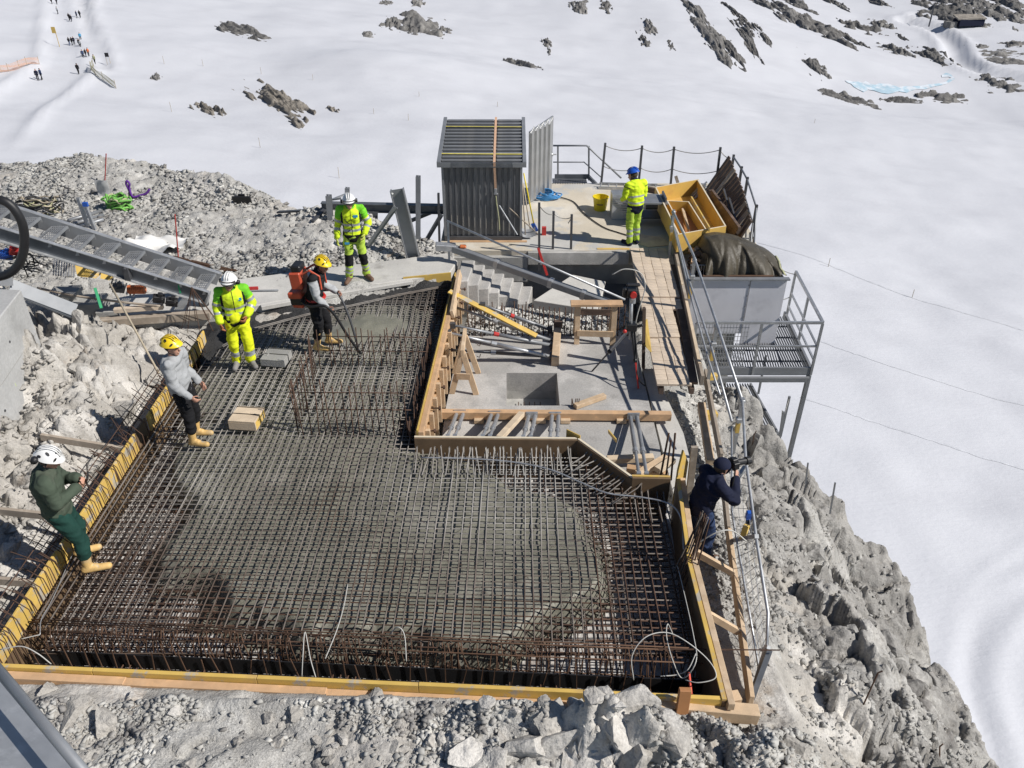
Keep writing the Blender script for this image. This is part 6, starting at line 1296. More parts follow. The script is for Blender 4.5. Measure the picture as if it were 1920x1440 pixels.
# long toe board and planks on the ledge
simple('toe_board', 'long grey board set on edge along the cliff side of the ledge', 'board', MB().bar(at(1322, 700, -.45), at(1352, 860, -.45), .05, .20), 'timber_grey', bevel=.004)
simple('toe_board', 'long pale board set on edge between photographer and cliff railing', 'board', MB().bar(at(1366, 1000, -.45), at(1408, 1318, -.30), .05, .20), 'timber', bevel=.004)
simple('toe_board', 'short weathered board standing beside the photographer', 'board', MB().bar(at(1352, 866, -.45), at(1365, 996, -.45), .05, .18), 'timber_grey', bevel=.004)
simple('loose_plank', 'pale timber baulk lying on the gravel behind the photographer', 'plank', MB().bar(at(1315, 758, -.68), at(1332, 868, -.68), .13, .10), 'timber', bevel=.005)
simple('yellow_block', 'small yellow timber block on the gravel beside the baulk', 'block', MB().box(at(1333, 778, -.70), (.20, .14, .13), (0, 0, .1)), 'form_yellow_bright', bevel=.005); simple('yellow_block', 'small yellow block at the foot of the railing near the boardwalk end', 'block', MB().box(at(1335, 706, -.55), (.18, .12, .10), (0, 0, .1)), 'form_yellow_bright', bevel=.005)

# ------------------------------------------------------------------ on and around the old floor
bm_ = thing('steel_handrail', 'weathered steel stair handrail and post above the concrete steps', 'railing', (0, 15.4, 0)); h0_, h1_ = aty(838, 414, 15.75), aty(1172, 562, 14.1)
part(bm_, 'rail', 'galvanised', lambda m: m.tube(h0_, h1_, .024, 8), smooth=True); part(bm_, 'post', 'galvanised', lambda m: m.bar(h0_ + V((.02, 0, 0)), aty(843, 505, 15.6), .045, .045, (0, 1, 0))); part(bm_, 'brace', 'galvanised', lambda m: m.tube(aty(936, 385, 16.2), aty(970, 440, 16.2), .016, 6))
bb = thing('steel_channel_beam', 'long grey steel box beam laid slantwise from the steps to the sawhorse', 'beam', (.5, 15, 0)); g0, g1 = aty(850, 466, 15.55), aty(1150, 572, 14.15)
part(bb, 'beam', 'steel_grey', lambda m: m.bar(g0, g1, .14, .14), bevel=.01); part(bb, 'end_plate', 'galvanised', lambda m: m.box(g0 + V((-.16, .02, .03)), (.42, .2, .13), (0, .1, .1)), bevel=.008); part(bb, 'orange_cap', 'orange_plastic', lambda m: m.box(aty(868, 462, 15.5), (.14, .10, .06)), bevel=.02)
for t in (.28, .62, .82): part(bb, 'clamp', 'galvanised', lambda m, t=t: m.bar(g0.lerp(g1, t - .012), g0.lerp(g1, t + .012), .165, .165))
fbm_ = thing('floor_sleeper', 'squared timber sleeper on the old floor that the push props bear on', 'timber', at(1045, 650, FZ)); part(fbm_, 'sleeper', 'timber', lambda m: m.bar(at(1046, 612, FZ + .10), at(1041, 678, FZ + .10), .14, .20), bevel=.006); part(fbm_, 'stop_block', 'timber_dark', lambda m: m.box(at(1047, 608, FZ + .24), (.16, .12, .14)), bevel=.005)
PL = ['steel push prop slanting from the wall form to the sleeper, farthest', 'steel push prop under the yellow plank', 'steel push prop second from the front, with a red collar', 'bright steel push prop slanting over the floor, nearest', 'dark steel push prop lying lowest near the floor']
for i, ((u0, v0, z0), (u1, v1), m_) in enumerate((((905, 572, .15), (1032, 618), 'steel_grey'), ((848, 574, .10), (1037, 640), 'steel_grey'), ((849, 610, .10), (1036, 648), 'steel_grey'), ((841, 624, .12), (1037, 670), 'galvanised'), ((843, 656, -.35), (1035, 668), 'steel_dark'))):
    a_, b_ = at(u0, v0, z0), at(u1, v1, FZ + .10); r_ = thing('push_prop', PL[i], 'prop', b_, 'push props on the old floor')
    part(r_, 'outer_tube', m_, lambda m: m.tube(a_.lerp(b_, .42), b_, .036, 9), smooth=True); part(r_, 'inner_tube', 'galvanised' if i == 3 else m_, lambda m: m.tube(a_, a_.lerp(b_, .44), .026, 9), smooth=True); part(r_, 'collar', 'red_paint' if i in (0, 2) else 'galvanised', lambda m: m.tube(a_.lerp(b_, .40), a_.lerp(b_, .45), .042, 9)); [part(r_, 'end_fork', 'steel_dark', f_) for f_ in (lambda m: m.box(a_, (.10, .08, .10)), lambda m: m.box(b_, (.08, .10, .12)))]; part(r_, 'pin', 'rebar_rust', lambda m: m.pipe([a_.lerp(b_, .30) + V((0, 0, -.05)), a_.lerp(b_, .30) + V((-.02, .0, -.12)), a_.lerp(b_, .28) + V((-.03, 0, -.10))], .008, 5))
simple('yellow_plank', 'long bright yellow plank slanting across the push props', 'plank', MB().bar(at(842, 546, .36), at(1006, 630, -.25), .14, .03), 'form_yellow_bright', bevel=.003)
def sawhorse_a(label):
    r_ = thing('sawhorse', label, 'sawhorse', at(872, 720, FZ)); f1_, f2_, b1_, b2_ = at(847, 738, FZ), at(893, 740, FZ), at(852, 700, FZ), at(897, 700, FZ); h = .82
    tf = (f1_ + f2_) / 2 + V((0, .06, h)); tb_ = (b1_ + b2_) / 2 + V((0, -.06, h))
    part(r_, 'top_beam', 'timber', lambda m: m.bar(tf + V((0, -.10, .04)), tb_ + V((0, .10, .04)), .06, .12), bevel=.003)
    for a_, b_ in ((f1_, tf), (f2_, tf), (b1_, tb_), (b2_, tb_)): part(r_, 'leg', 'timber', lambda m, a_=a_, b_=b_: m.bar(a_, b_, .10, .04, (0, 1, 0)), bevel=.003)
    part(r_, 'brace', 'timber', lambda m: m.bar(f1_.lerp(tf, .45) - V((0, .035, 0)), f2_.lerp(tf, .45) - V((0, .035, 0)), .02, .12)); part(r_, 'brace', 'timber', lambda m: m.bar(b1_.lerp(tb_, .45) + V((0, .035, 0)), b2_.lerp(tb_, .45) + V((0, .035, 0)), .02, .12))
sawhorse_a('timber A-frame sawhorse standing beside the wall form')
r_ = thing('sawhorse', 'timber trestle with a wide top board standing in front of the gravel trench', 'sawhorse', at(1115, 645, FZ)); yt = 13.2
la_, lb2, = at(1081, 645, FZ), at(1148, 647, FZ); H_ = .86
part(r_, 'top_board', 'timber_orange', lambda m: m.box((la_ + lb2) / 2 + V((0, .06, H_)), (.98, .20, .05)), bevel=.004)
for p in (la_, lb2):
    part(r_, 'leg', 'timber', lambda m, p=p: m.bar(p, p + V((0, .05, H_ - .03)), .10, .05, (0, 1, 0)), bevel=.003); part(r_, 'leg', 'timber', lambda m, p=p: m.bar(p + V((0, .42, 0)), p + V((0, .12, H_ - .03)), .10, .05, (0, 1, 0)))
part(r_, 'cross_rail', 'timber', lambda m: m.bar(la_ + V((0, -.02, .25)), lb2 + V((0, -.02, .25)), .03, .12)); part(r_, 'cross_rail', 'timber_dark', lambda m: m.bar(la_ + V((0, .30, .55)), lb2 + V((0, .30, .55)), .03, .12))
# core drill on a tripod
tr = thing('laser_tripod', 'surveying tripod with a red and black levelling head on the old floor', 'tripod', at(1180, 700, FZ)); ap = aty(1184, 612, at(1185, 705, FZ).y)
feet = [at(1110, 697, FZ), at(1197, 729, FZ), at(1196, 672, FZ)]
for i, f_ in enumerate(feet):
    part(tr, 'leg', ['steel_dark', 'red_paint', 'steel_dark'][i], lambda m, f_=f_: m.tube(ap.lerp(f_, .52), f_ + V((0, 0, .01)), .016, 7)); part(tr, 'upper_leg', 'galvanised' if i != 1 else 'rubber_black', lambda m, f_=f_: (m.tube(ap, ap.lerp(f_, .55), .022, 7), m.tube(ap + V((.04, .02, 0)), ap.lerp(f_, .55) + V((.03, 0, 0)), .014, 6))); part(tr, 'leg_clamp', 'rubber_black', lambda m, f_=f_: m.sphere(ap.lerp(f_, .54), .045, 8, 6))
hd = aty(1184, 550, ap.y)
part(tr, 'mast', 'galvanised', lambda m: m.tube(ap - V((0, 0, .25)), hd, .032, 10), smooth=True); part(tr, 'hub', 'rubber_black', lambda m: (m.box(ap, (.18, .16, .14)), m.tube(ap + V((.1, 0, 0)), ap + V((.2, -.02, .04)), .03, 8)), bevel=.03); part(tr, 'red_knob', 'red_paint', lambda m: m.sphere(ap + V((-.12, -.07, -.06)), .038, 10, 7))
part(tr, 'head', 'rubber_black', lambda m: (m.box(hd + V((0, 0, .02)), (.18, .16, .16)), m.box(hd + V((.02, 0, .16)), (.24, .08, .05)), m.box(hd + V((-.12, 0, .02)), (.06, .1, .18))), bevel=.02); part(tr, 'head_cap', 'red_paint', lambda m: m.tube(hd + V((.02, -.08, .02)), hd + V((.02, -.13, .02)), .055, 12)); part(tr, 'lens', 'galvanised', lambda m: m.tube(hd + V((.02, -.12, -.12)), hd + V((.02, -.12, -.04)), .045, 10))
part(tr, 'cable', 'cable_white', lambda m: m.pipe(smooth_path([hd + V((-.35, 0, .35)), hd + V((-.15, 0, .45)), hd + V((.12, 0, .38)), hd + V((.22, 0, .1)), hd + V((.14, -.02, -.35)), ap + V((.06, 0, 0))], 6), .010, 5), smooth=True)
part(tr, 'strap', 'rubber_black', lambda m: m.pipe(smooth_path([ap + V((.05, 0, 0)), ap + V((.10, -.2, -.4)), ap + V((.12, -.5, -.75)), feet[1] + V((.12, .05, .03))], 5), .013, 5), smooth=True)
simple('form_board', 'dark board standing on edge beside the tripod', 'board', MB().bar(at(1200, 690, FZ) + V((.06, 0, 0)), aty(1203, 582, at(1200, 690, FZ).y) + V((.06, .1, 0)), .05, .10, (0, 1, 0)), 'timber_dark')
simple('timber_offcut', 'pale timber offcut lying on the floor right of the sump', 'timber', MB().bar(at(1078, 762, FZ + .05), at(1134, 742, FZ + .05), .10, .08), 'timber', bevel=.004); mb = MB()
for k in range(5): p = at(1072 + k * 3, 762, FZ); mb.tube(p, p + V((random.gauss(0, .03), 0, .16)), .008, 5)
simple('bar_stubs', 'cluster of rusty bar stubs beside the pale offcut', 'rebar', mb, 'rebar_rust')
wl_ = thing('timber_waler', 'long squared timber beam lying across the old floor as thrust beam', 'timber', at(1040, 780, FZ)); part(wl_, 'beam', 'timber_orange', lambda m: m.bar(at(826, 776, FZ + .12), at(1258, 780, FZ + .10), .11, .14), bevel=.005)
for u in (898, 1014, 1060, 1165): part(wl_, 'wedge', 'timber', lambda m, u=u: m.box(at(u, 789, FZ + .05), (.16, .08, .07)), bevel=.004)
pairs = [(862, 776, 846, 818, 'first from the wall form'), (927, 778, 912, 818, 'second from the wall form'), (997, 780, 988, 820, 'third, right of the slanting timber'), (1041, 780, 1038, 822, 'fourth, near the yellow corner'), (1188, 782, 1205, 888, 'rightmost and longest')]
for i, (u0, v0, u1, v1, w) in enumerate(pairs):
    a_, b_ = at(u0, v0, FZ + .14), (at(u1, v1, .0) if i < 4 else at(u1, v1, -.1)); r_ = thing('prop_pair', 'pair of grey steel props between timber beam and form, ' + w, 'props', a_, 'prop pairs behind the form')
    for s in (-.05, .05):
        off = V((s * 1.1, 0, 0)); part(r_, 'prop', 'galvanised' if i < 4 else 'steel_grey', lambda m, off=off, s=s: (m.tube(a_ + off, a_.lerp(b_, .62) + off, .034, 9), m.tube(a_.lerp(b_, .60) + off, b_ + off, .026, 8)), smooth=False); part(r_, 'collar', 'galvanised', lambda m, off=off: m.tube(a_.lerp(b_, .6) + off, a_.lerp(b_, .66) + off, .044, 9)); part(r_, 'foot', 'galvanised', lambda m, off=off: m.box(b_ + off, (.06, .06, .05)))
    part(r_, 'head_plate', 'galvanised', lambda m: m.box(a_ + V((0, .03, 0)), (.20, .02, .12)))
simple('slanting_timber', 'pale squared timber slanting from the thrust beam to the form', 'timber', MB().bar(at(978, 776, FZ + .2), at(936, 822, .02), .10, .08), 'timber_pale', bevel=.004)
for i, (u0, v0, u1, v1, z, m_, l) in enumerate(((1138, 862, 1225, 858, -.45, 'timber_pale', 'pale timber lying behind the diagonal form'), (1195, 890, 1250, 858, -.38, 'timber', 'timber block angled towards the corner of the form'), (1175, 878, 1252, 890, -.5, 'timber_orange', 'orange timber lying lowest behind the corner form'), (1232, 882, 1262, 862, -.33, 'timber_pale', 'short pale block on top of the corner timbers'))):
    simple('form_timber', l, 'timber', MB().bar(at(u0, v0, z), at(u1, v1, z), .11, .09), m_, bevel=.004)
simple('yellow_bracket', 'yellow notched end board on the floor form corner', 'board', MB().extrude([at(1140, 812, -.2), at(1155, 830, -.2), at(1155, 824, .05), at(1140, 806, .05)], (.015, .01, 0)), 'form_yellow')
simple('dark_rods', 'three dark steel rods standing by the inner corner of the slab', 'rods', MB().tube(at(1238, 895, .1), aty(1254, 812, at(1238, 895, .1).y + .1), .014, 6).tube(at(1248, 897, .1), aty(1258, 825, at(1248, 897, .1).y + .1), .012, 6).tube(at(1258, 900, .1), aty(1266, 812, at(1258, 900, .1).y + .1), .014, 6), 'rebar_rust')
rb2 = thing('bar_bundle', 'fan of long rusty bars leaning against the right form in front of the photographer', 'rebar', at(1275, 1060, 0))
for k in range(9):
    a_ = at(1262 + k * 4.5, 1075 + (k % 3) * 12, -.05); b_ = at(1318 + k * 1.6 - (k % 2) * 6, 958 + k * 2, .75); part(rb2, 'bar', 'rebar_rust' if k % 3 else 'rebar_slurry', lambda m, a_=a_, b_=b_: m.pipe([a_, b_], .010, 5))
for i, (pts, l) in enumerate(([[(1188, 1275, .2), (1185, 1230, .45), (1210, 1195, .6), (1250, 1186, .6), (1290, 1205, .55), (1330, 1240, .4), (1342, 1270, .3), (1310, 1280, .25), (1285, 1275, .2)], 'stiff white cable looping high above the front right corner'], [[(1262, 1190, .3), (1252, 1170, .45), (1250, 1195, .5), (1262, 1240, .3), (1280, 1272, .15), (1305, 1240, .4), (1300, 1190, .3), (1280, 1100, .1), (1270, 1060, .05)], 'white cable tangled below the tall loop at the right corner'], [(1238, 1268, .1), (1270, 1265, .1), (1290, 1255, .2), (1305, 1225, .3)] and [[(1238, 1268, .1), (1270, 1265, .1), (1290, 1255, .2), (1305, 1225, .3)], 'short white cable end in the front right corner'],
        [[(790, 858, .05), (880, 860, .05), (960, 866, .05), (1030, 880, .05), (1090, 905, .05), (1140, 925, .05), (1200, 932, .06), (1255, 945, .1), (1278, 975, .15), (1282, 1030, .1)], 'long grey cable lying in a curve over the mat below the stepped form'], [[(566, 1270, .1), (568, 1230, .3), (572, 1185, .42), (582, 1235, .2), (592, 1270, .1)], 'thin white wire bent upright at the front stirrup row'], [[(610, 1235, .05), (632, 1180, .08), (645, 1135, .06), (652, 1095, .05)], 'white wire lying over the mat at the front'], [[(730, 1190, .1), (745, 1176, .25), (758, 1190, .2), (762, 1240, .0)], 'small white wire hoop in the front stirrup row'], [[(0, 1218, .35), (40, 1212, .4), (70, 1225, .35), (96, 1245, .2)], 'white cable arching at the front left corner of the form'], [[(75, 1190, .05), (78, 1160, .08), (100, 1120, .06), (150, 1010, .05), (235, 850, .05)], 'grey conduit lying along the left edge of the mat'], [[(75, 1190, .05), (40, 1198, .06)], 'short white conduit end at the front left of the mat'])):
    simple('cable', l, 'cable', MB().pipe(smooth_path([at(*p) for p in pts], 6), .0058 if i != 3 else .012, 5), 'cable_white' if i not in (3, 8) else 'galvanised', smooth=True)
simple('white_cable', 'white cable arching out of the right form past the railing', 'cable', MB().pipe(smooth_path([at(1290, 1030, .2), at(1340, 1000, .5), at(1372, 995, .5), at(1400, 1015, .3)], 6), .009, 5), 'cable_white', smooth=True)
# timber at the front right corner
simple('front_baulk', 'thick timber baulk lying outside the front right corner of the form', 'timber', MB().bar(at(1215, 1322, .08), at(1420, 1340, -.02), .14, .16), 'timber', bevel=.006); simple('front_plank', 'thin rusty plank lying under the timber baulk', 'plank', MB().bar(at(1230, 1352, -.12), at(1350, 1375, -.12), .12, .04), 'timber_orange'); simple('timber_stake', 'reddish timber stake driven upright against the front form', 'stake', MB().bar(at(1272, 1372, -.15), aty(1285, 1292, at(1272, 1372, -.15).y + .10), .12, .06, (0, 1, 0)), 'ply_inside', bevel=.005); simple('corner_block', 'small timber block wedged at the front right form corner', 'block', MB().box(at(1372, 1312, .0), (.16, .12, .14), (0, 0, .2)), 'timber', bevel=.005)
simple('red_tag', 'small red rod at the front right corner of the mat', 'rod', MB().tube(at(1292, 1262, .1), at(1296, 1302, .1), .015, 6), 'marker_red')
# galvanised guard rail of the viewer's terrace, close at the lower left
gr = thing('terrace_rail', 'blurred grey steel rail of the terrace in the near lower left corner', 'railing', (-1.5, 2.6, 5))
rA, rB = aty(-40, 1200, 2.35), aty(230, 1520, 1.62); part(gr, 'rail', 'galvanised', lambda m: m.bar(rA + V((-.30, -.02, -.19)), rB + V((-.26, -.02, -.20)), .42, .05, (.3, .3, 1)), bevel=.015); part(gr, 'lip', 'steel_grey', lambda m: m.tube(rA + V((-.02, 0, -.02)), rB + V((-.02, 0, -.02)), .022, 12), smooth=True)
# ================================================================== PEOPLE
def remeshed(mb, voxel, smooth=4):
    """fuse overlapping capsules into one continuous skin; returns vertex and quad arrays"""
    me = bpy.data.meshes.new('tmp'); me.from_pydata(mb.v, [], mb.f); o = bpy.data.objects.new('tmp', me); COL.objects.link(o)
    r_ = o.modifiers.new('r', 'REMESH'); r_.mode = 'VOXEL'; r_.voxel_size = voxel; r_.adaptivity = 0
    if smooth: s = o.modifiers.new('s', 'SMOOTH'); s.factor = .5; s.iterations = smooth
    dg = bpy.context.evaluated_depsgraph_get(); ev = o.evaluated_get(dg); m2 = ev.to_mesh()
    v = np.empty(len(m2.vertices) * 3, np.float32); m2.vertices.foreach_get('co', v); n = len(m2.polygons)
    lt = np.empty(n, np.int32); m2.polygons.foreach_get('loop_total', lt); li = np.empty(len(m2.loops), np.int32); m2.loops.foreach_get('vertex_index', li)
    ls = np.empty(n, np.int32); m2.polygons.foreach_get('loop_start', ls); nr = np.empty(len(m2.vertices) * 3, np.float32); m2.vertices.foreach_get('normal', nr)
    q = ls[lt == 4]; F = np.stack([li[q], li[q + 1], li[q + 2], li[q + 3]], 1)
    ev.to_mesh_clear(); bpy.data.objects.remove(o); bpy.data.meshes.remove(me)
    return v.reshape(-1, 3).astype(float), F, nr.reshape(-1, 3).astype(float)
STD = dict(pelvis=(0, 0, .95), belly=(0, .0, 1.12), chest=(0, .01, 1.32), neck=(0, .0, 1.50), head=(0, .025, 1.63),
           sl=(-.185, 0, 1.43), sr=(.185, 0, 1.43), el=(-.235, -.03, 1.14), er=(.235, -.03, 1.14), wl=(-.25, .03, .90), wr=(.25, .03, .90),
           hl=(-.095, 0, .92), hr=(.095, 0, .92), kl=(-.11, .02, .50), kr=(.11, .02, .50), al=(-.12, 0, .09), ar=(.12, 0, .09), tl=(-.14, .17, .03), tr=(.14, .17, .03), gaze=(0, 1, -.15))
class Person:
    def __init__(s, label, base, face, pose=None, h=1.0, grp='workers'):
        s.root = thing('person', label, 'person', base, grp); s.h = h
        f = V((face[0], face[1], 0)).normalized(); s.M = Matrix(((f.y, f.x, 0), (-f.x, f.y, 0), (0, 0, 1))); s.base = V(base)
        j = dict(STD); j.update(pose or {}); s.j = {k: V(v) * (h if k != 'gaze' else 1) for k, v in j.items()}
    def emit(s, name, v, F, mats, mi=None, smooth=True, parent=None):
        Mn = np.array(s.M); w = v @ Mn.T + np.array(s.base)[None]
        return np_mesh(name, w, F, mats, parent or s.root, smooth=smooth, mi=mi)
    def to_mb(s, fn):
        mb = MB(); fn(mb); return mb
    def raw(s, name, mb, mats, smooth=False, parent=None):
        mb.v = [tuple(s.M @ V(p) + s.base) for p in mb.v]; return mb.build(name, mats, parent or s.root, smooth=smooth)
    # ---- anatomy
    def hand(s, mb, side, grow=0.0, curl=.5):
        j = s.j; w = j['w' + side]; e = j['e' + side]; d = (w - e).normalized(); sg = -1 if side == 'l' else 1
        pn = V((-sg, .1, 0)); pn = (pn - d * pn.dot(d)).normalized(); sd = d.cross(pn).normalized()      # palm normal, across the palm
        if sd.y < 0: sd = -sd
        p1 = w + d * .085; mb.capsule(w, p1, .026 + grow, .036 + grow, flat=.52, side=pn)
        for k, (off, ln) in enumerate(((-.033, .066), (-.011, .078), (.012, .084), (.034, .074))):
            a = w + d * .08 + sd * off; c = a + (d * math.cos(curl * .5) + pn * math.sin(curl * .5)) * ln * .5; t = c + (d * math.cos(curl * 1.5) + pn * math.sin(curl * 1.5)) * ln * .55
            mb.capsule(a, c, .0095 + grow, .009 + grow, n=8); mb.capsule(c, t, .009 + grow, .0075 + grow, n=8)
        a = w + d * .025 + sd * .03; c = a + (d * .5 + sd * .55 + pn * .35).normalized() * .045; t = c + (d * .8 + sd * .1 + pn * .45).normalized() * .035
        mb.capsule(a, c, .012 + grow, .010 + grow, n=8); mb.capsule(c, t, .010 + grow, .008 + grow, n=8)
    def head_geo(s):
        j = s.j; c = j['head']; g = V(j['gaze']).normalized(); up = (V((0, 0, 1)) + (c - j['neck']).normalized() * .8); up = (up - g * up.dot(g)).normalized(); sd = g.cross(up); return c, g, up, sd
    def body(s, skin='skin', hair='hair_dark', hands=True, curl=(.5, .5)):
        j = s.j; mb = MB()
        mb.capsule(j['pelvis'] - V((0, 0, .02)), j['belly'], .135, .125, flat=.75, side=(0, 1, 0)); mb.capsule(j['belly'], j['chest'], .125, .145, flat=.74, side=(0, 1, 0)); mb.capsule(j['chest'], j['neck'] - V((0, 0, .06)), .14, .09, flat=.75, side=(0, 1, 0)); mb.capsule(j['sl'], j['sr'], .062, .062)
        mb.capsule(j['neck'] - V((0, 0, .05)), j['head'], .056, .05)
        for d in 'lr':
            mb.capsule(j['s' + d], j['e' + d], .05, .038); mb.capsule(j['e' + d], j['w' + d], .038, .026); mb.capsule(j['h' + d], j['k' + d], .078, .052); mb.capsule(j['k' + d], j['a' + d], .05, .034); mb.capsule(j['a' + d] - V((0, 0, .03)), j['t' + d], .036, .03)
            if hands: s.hand(mb, d, curl=curl[0 if d == 'l' else 1])
        c, g, up, sd = s.head_geo()
        mb.capsule(c + up * .03 - g * .02, c + up * .035 + g * .012, .092, .09, n=16); mb.capsule(c + up * .0 + g * .03, c - up * .075 + g * .052, .072, .040, n=14)     # skull, jaw
        mb.capsule(c + g * .094 + up * .018, c + g * .116 - up * .018, .010, .015, n=8); mb.capsule(c + g * .088 + up * .040 - sd * .035, c + g * .088 + up * .040 + sd * .035, .014, .014, n=8)   # nose, brow
        mb.capsule(c + g * .098 - up * .052 - sd * .018, c + g * .098 - up * .052 + sd * .018, .008, .008, n=8)
        for q in (-1, 1): mb.capsule(c + sd * q * .088 + up * .02, c + sd * q * .092 - up * .02, .014, .011, n=8)
        v, F, n = remeshed(mb, .009, 2)
        fc = v[F].mean(1); mi = np.zeros(len(F), int); rel = fc - np.array(c)
        gl, ul, sl_ = rel @ np.array(g), rel @ np.array(up), rel @ np.array(sd); hd = np.linalg.norm(rel, axis=1) < .16
        mi[hd & ((ul > .065) | ((gl < .005) & (ul > -.03)) | ((gl < -.03) & (ul > -.06)))] = 1
        mi[hd & (gl > .07) & (np.abs(ul - .018) < .008) & (np.abs(np.abs(sl_) - .033) < .013)] = 2
        s.emit('body', v, F, [skin, hair, 'rubber_black'], mi)
    def cloth(s, name, bones, mats, rule=None, voxel=.0125, wr=.012, seed=1):
        """bones: (id, a, b, r0, r1, flat)"""
        mb = MB()
        for b in bones: mb.capsule(b[1], b[2], b[3], b[4], flat=b[5] if len(b) > 5 else 1, side=(0, 1, 0) if len(b) > 5 else None, n=14)
        v, F, n = remeshed(mb, voxel, 3)
        w = fbm(v[:, 0] * 9 + seed, v[:, 1] * 9, v[:, 2] * 14, oct=3, seed=seed) + .6 * np.abs(vnoise(v[:, 0] * 13, v[:, 1] * 13 + seed, v[:, 2] * 24 + v[:, 0] * 8, seed=seed + 4))
        w = w + 1.3 * (1 - np.abs(vnoise(v[:, 0] * 5 + seed * 3, v[:, 1] * 5, v[:, 2] * 11 + v[:, 0] * 6 + v[:, 1] * 4, seed=seed + 9)) * 2)
        v = v + n * (w * wr * .75)[:, None]
        mi = None
        if rule:
            fc = v[F].mean(1); best = np.full(len(F), 9.0); bi = np.zeros(len(F), int); bt = np.zeros(len(F))
            for k, b in enumerate(bones):
                a, c = np.array(b[1]), np.array(b[2]); d = c - a; t = np.clip(((fc - a) @ d) / (d @ d + 1e-9), 0, 1); dist = np.linalg.norm(fc - (a + t[:, None] * d), axis=1) - (b[3] + (b[4] - b[3]) * t)
                m = dist < best; best = np.where(m, dist, best); bi = np.where(m, k, bi); bt = np.where(m, t, bt)
            mi = np.zeros(len(F), int)
            for k, b in enumerate(bones):
                m = bi == k; mi[m] = rule(b[0], bt[m], fc[m])
        return s.emit(name, v, F, mats, mi)
    def jacket(s, mats, rule=None, bulk=1.0, hem=None, collar=True, seed=1, wr=.013, sleeve=1.0):
        j = s.j; b = bulk; hemp = hem if hem is not None else j['pelvis'] + V((0, 0, .0))
        B = [('low', hemp, j['belly'], .172 * b, .165 * b, .74), ('torso', j['belly'], j['chest'], .165 * b, .180 * b, .74), ('yoke', j['chest'], j['neck'] - V((0, 0, .07)), .172 * b, .095 * b, .74), ('sho', j['sl'], j['sr'], .078 * b, .078 * b)]
        if collar: B.append(('collar', j['neck'] - V((0, 0, .05)), j['neck'] - V((0, -.005, -.005)), .082, .076))
        for d in 'lr': B += [('up', j['s' + d], j['e' + d], .076 * b, .062 * b * sleeve), ('fore', j['e' + d], j['e' + d].lerp(j['w' + d], .93), .062 * b * sleeve, .046 * b)]
        return s.cloth('jacket' if collar else 'shirt', B, mats, rule, wr=wr, seed=seed)
    def trousers(s, mats, rule=None, bulk=1.0, end=.97, seed=2, wr=.012):
        j = s.j; b = bulk; B = [('seat', j['pelvis'] + V((0, 0, .03)), j['pelvis'] - V((0, 0, .05)), .155 * b, .15 * b, .82)]
        for d in 'lr': B += [('thigh', j['h' + d], j['k' + d], .096 * b, .074 * b), ('shin', j['k' + d], j['k' + d].lerp(j['a' + d], end), .074 * b, .066 * b)]
        return s.cloth('trousers', B, mats, rule, wr=wr, seed=seed)
    def boots(s, mats, top=.30, bulk=1.0, toe_r=.044):
        j = s.j
        for d in 'lr':
            a, t = j['a' + d], j['t' + d]; k = j['k' + d]; up = a.lerp(k, top / max((k - a).length, .1)); f = (V((t.x, t.y, 0)) - V((a.x, a.y, 0))).normalized(); mb = MB()
            mb.capsule(a + V((0, 0, -.03)), up, .052 * bulk, .068 * bulk); mb.capsule(a - f * .035 + V((0, 0, -.035)), V((t.x, t.y, a.z - .045)) + f * .03, .050 * bulk, toe_r * bulk, n=12); mb.capsule(a - f * .02 + V((0, 0, -.01)), a + f * .08 + V((0, 0, -.02)), .05 * bulk, .046 * bulk)
            v, F, n = remeshed(mb, .009, 3); zf = a.z - .09; v[:, 2] = np.maximum(v[:, 2], zf); fc = v[F].mean(1)
            s.emit('boot', v, F, list(mats), (fc[:, 2] < zf + .018).astype(int))
    def gloves(s, m_, curl=(.5, .5), sides='lr'):
        for d in sides:
            mb = MB(); s.hand(mb, d, grow=.004, curl=curl[0 if d == 'l' else 1]); j = s.j; w, e = j['w' + d], j['e' + d]; mb.capsule(w.lerp(e, .22), w, .042, .036); v, F, n = remeshed(mb, .007, 2); s.emit('glove', v, F, [m_])
    def helmet(s, m_, muffs=True, visor=None, spots=False):
        c, g, up, sd = s.head_geo(); c = c + up * .056 - g * .012; root = None
        def dome(u, v):
            a = u * 2 * math.pi; e = v * math.pi / 2 * .98; r = .121; rim = (1 - v) ** 4 * .016
            return c + (g * math.cos(a) * 1.10 * (r + rim + (.022 if math.cos(a) > .5 and v < .12 else 0)) + sd * math.sin(a) * .94 * (r + rim)) * math.cos(e) + up * (math.sin(e) * r * .98 + .002)
        hm = s.raw('helmet', MB().grid(28, 12, dome), m_, True)
        rib = MB()
        for q in (-.035, 0, .035): rib.pipe([c + g * math.cos(t) * .138 * .98 + sd * q + up * (math.sin(t) * .133) for t in np.linspace(.5, 2.7, 9)], .007, 5)
        s.raw('helmet_rib', rib, m_, True, hm)
        st_ = MB()
        for q in (-1, 1): st_.pipe([c + sd * q * .108 - up * .0, c + sd * q * .095 - up * .09 + g * .02, c + sd * q * .03 - up * .15 + g * .055], .006, 4)
        s.raw('chin_strap', st_, 'cloth_black', False, hm)
        if muffs:
            for q in (-1, 1):
                m2 = MB(); pc = c + sd * q * .128 - up * .03 - g * .01 if muffs != 'up' else c + sd * q * .11 - g * .11 + up * .0
                m2.tube(pc - sd * q * .02, pc + sd * q * .03, .043, 12, .036); m2.tube(pc + sd * q * .028, pc + sd * q * .032, .03, 10); s.raw('ear_muff', m2, 'rubber_black', True, hm)
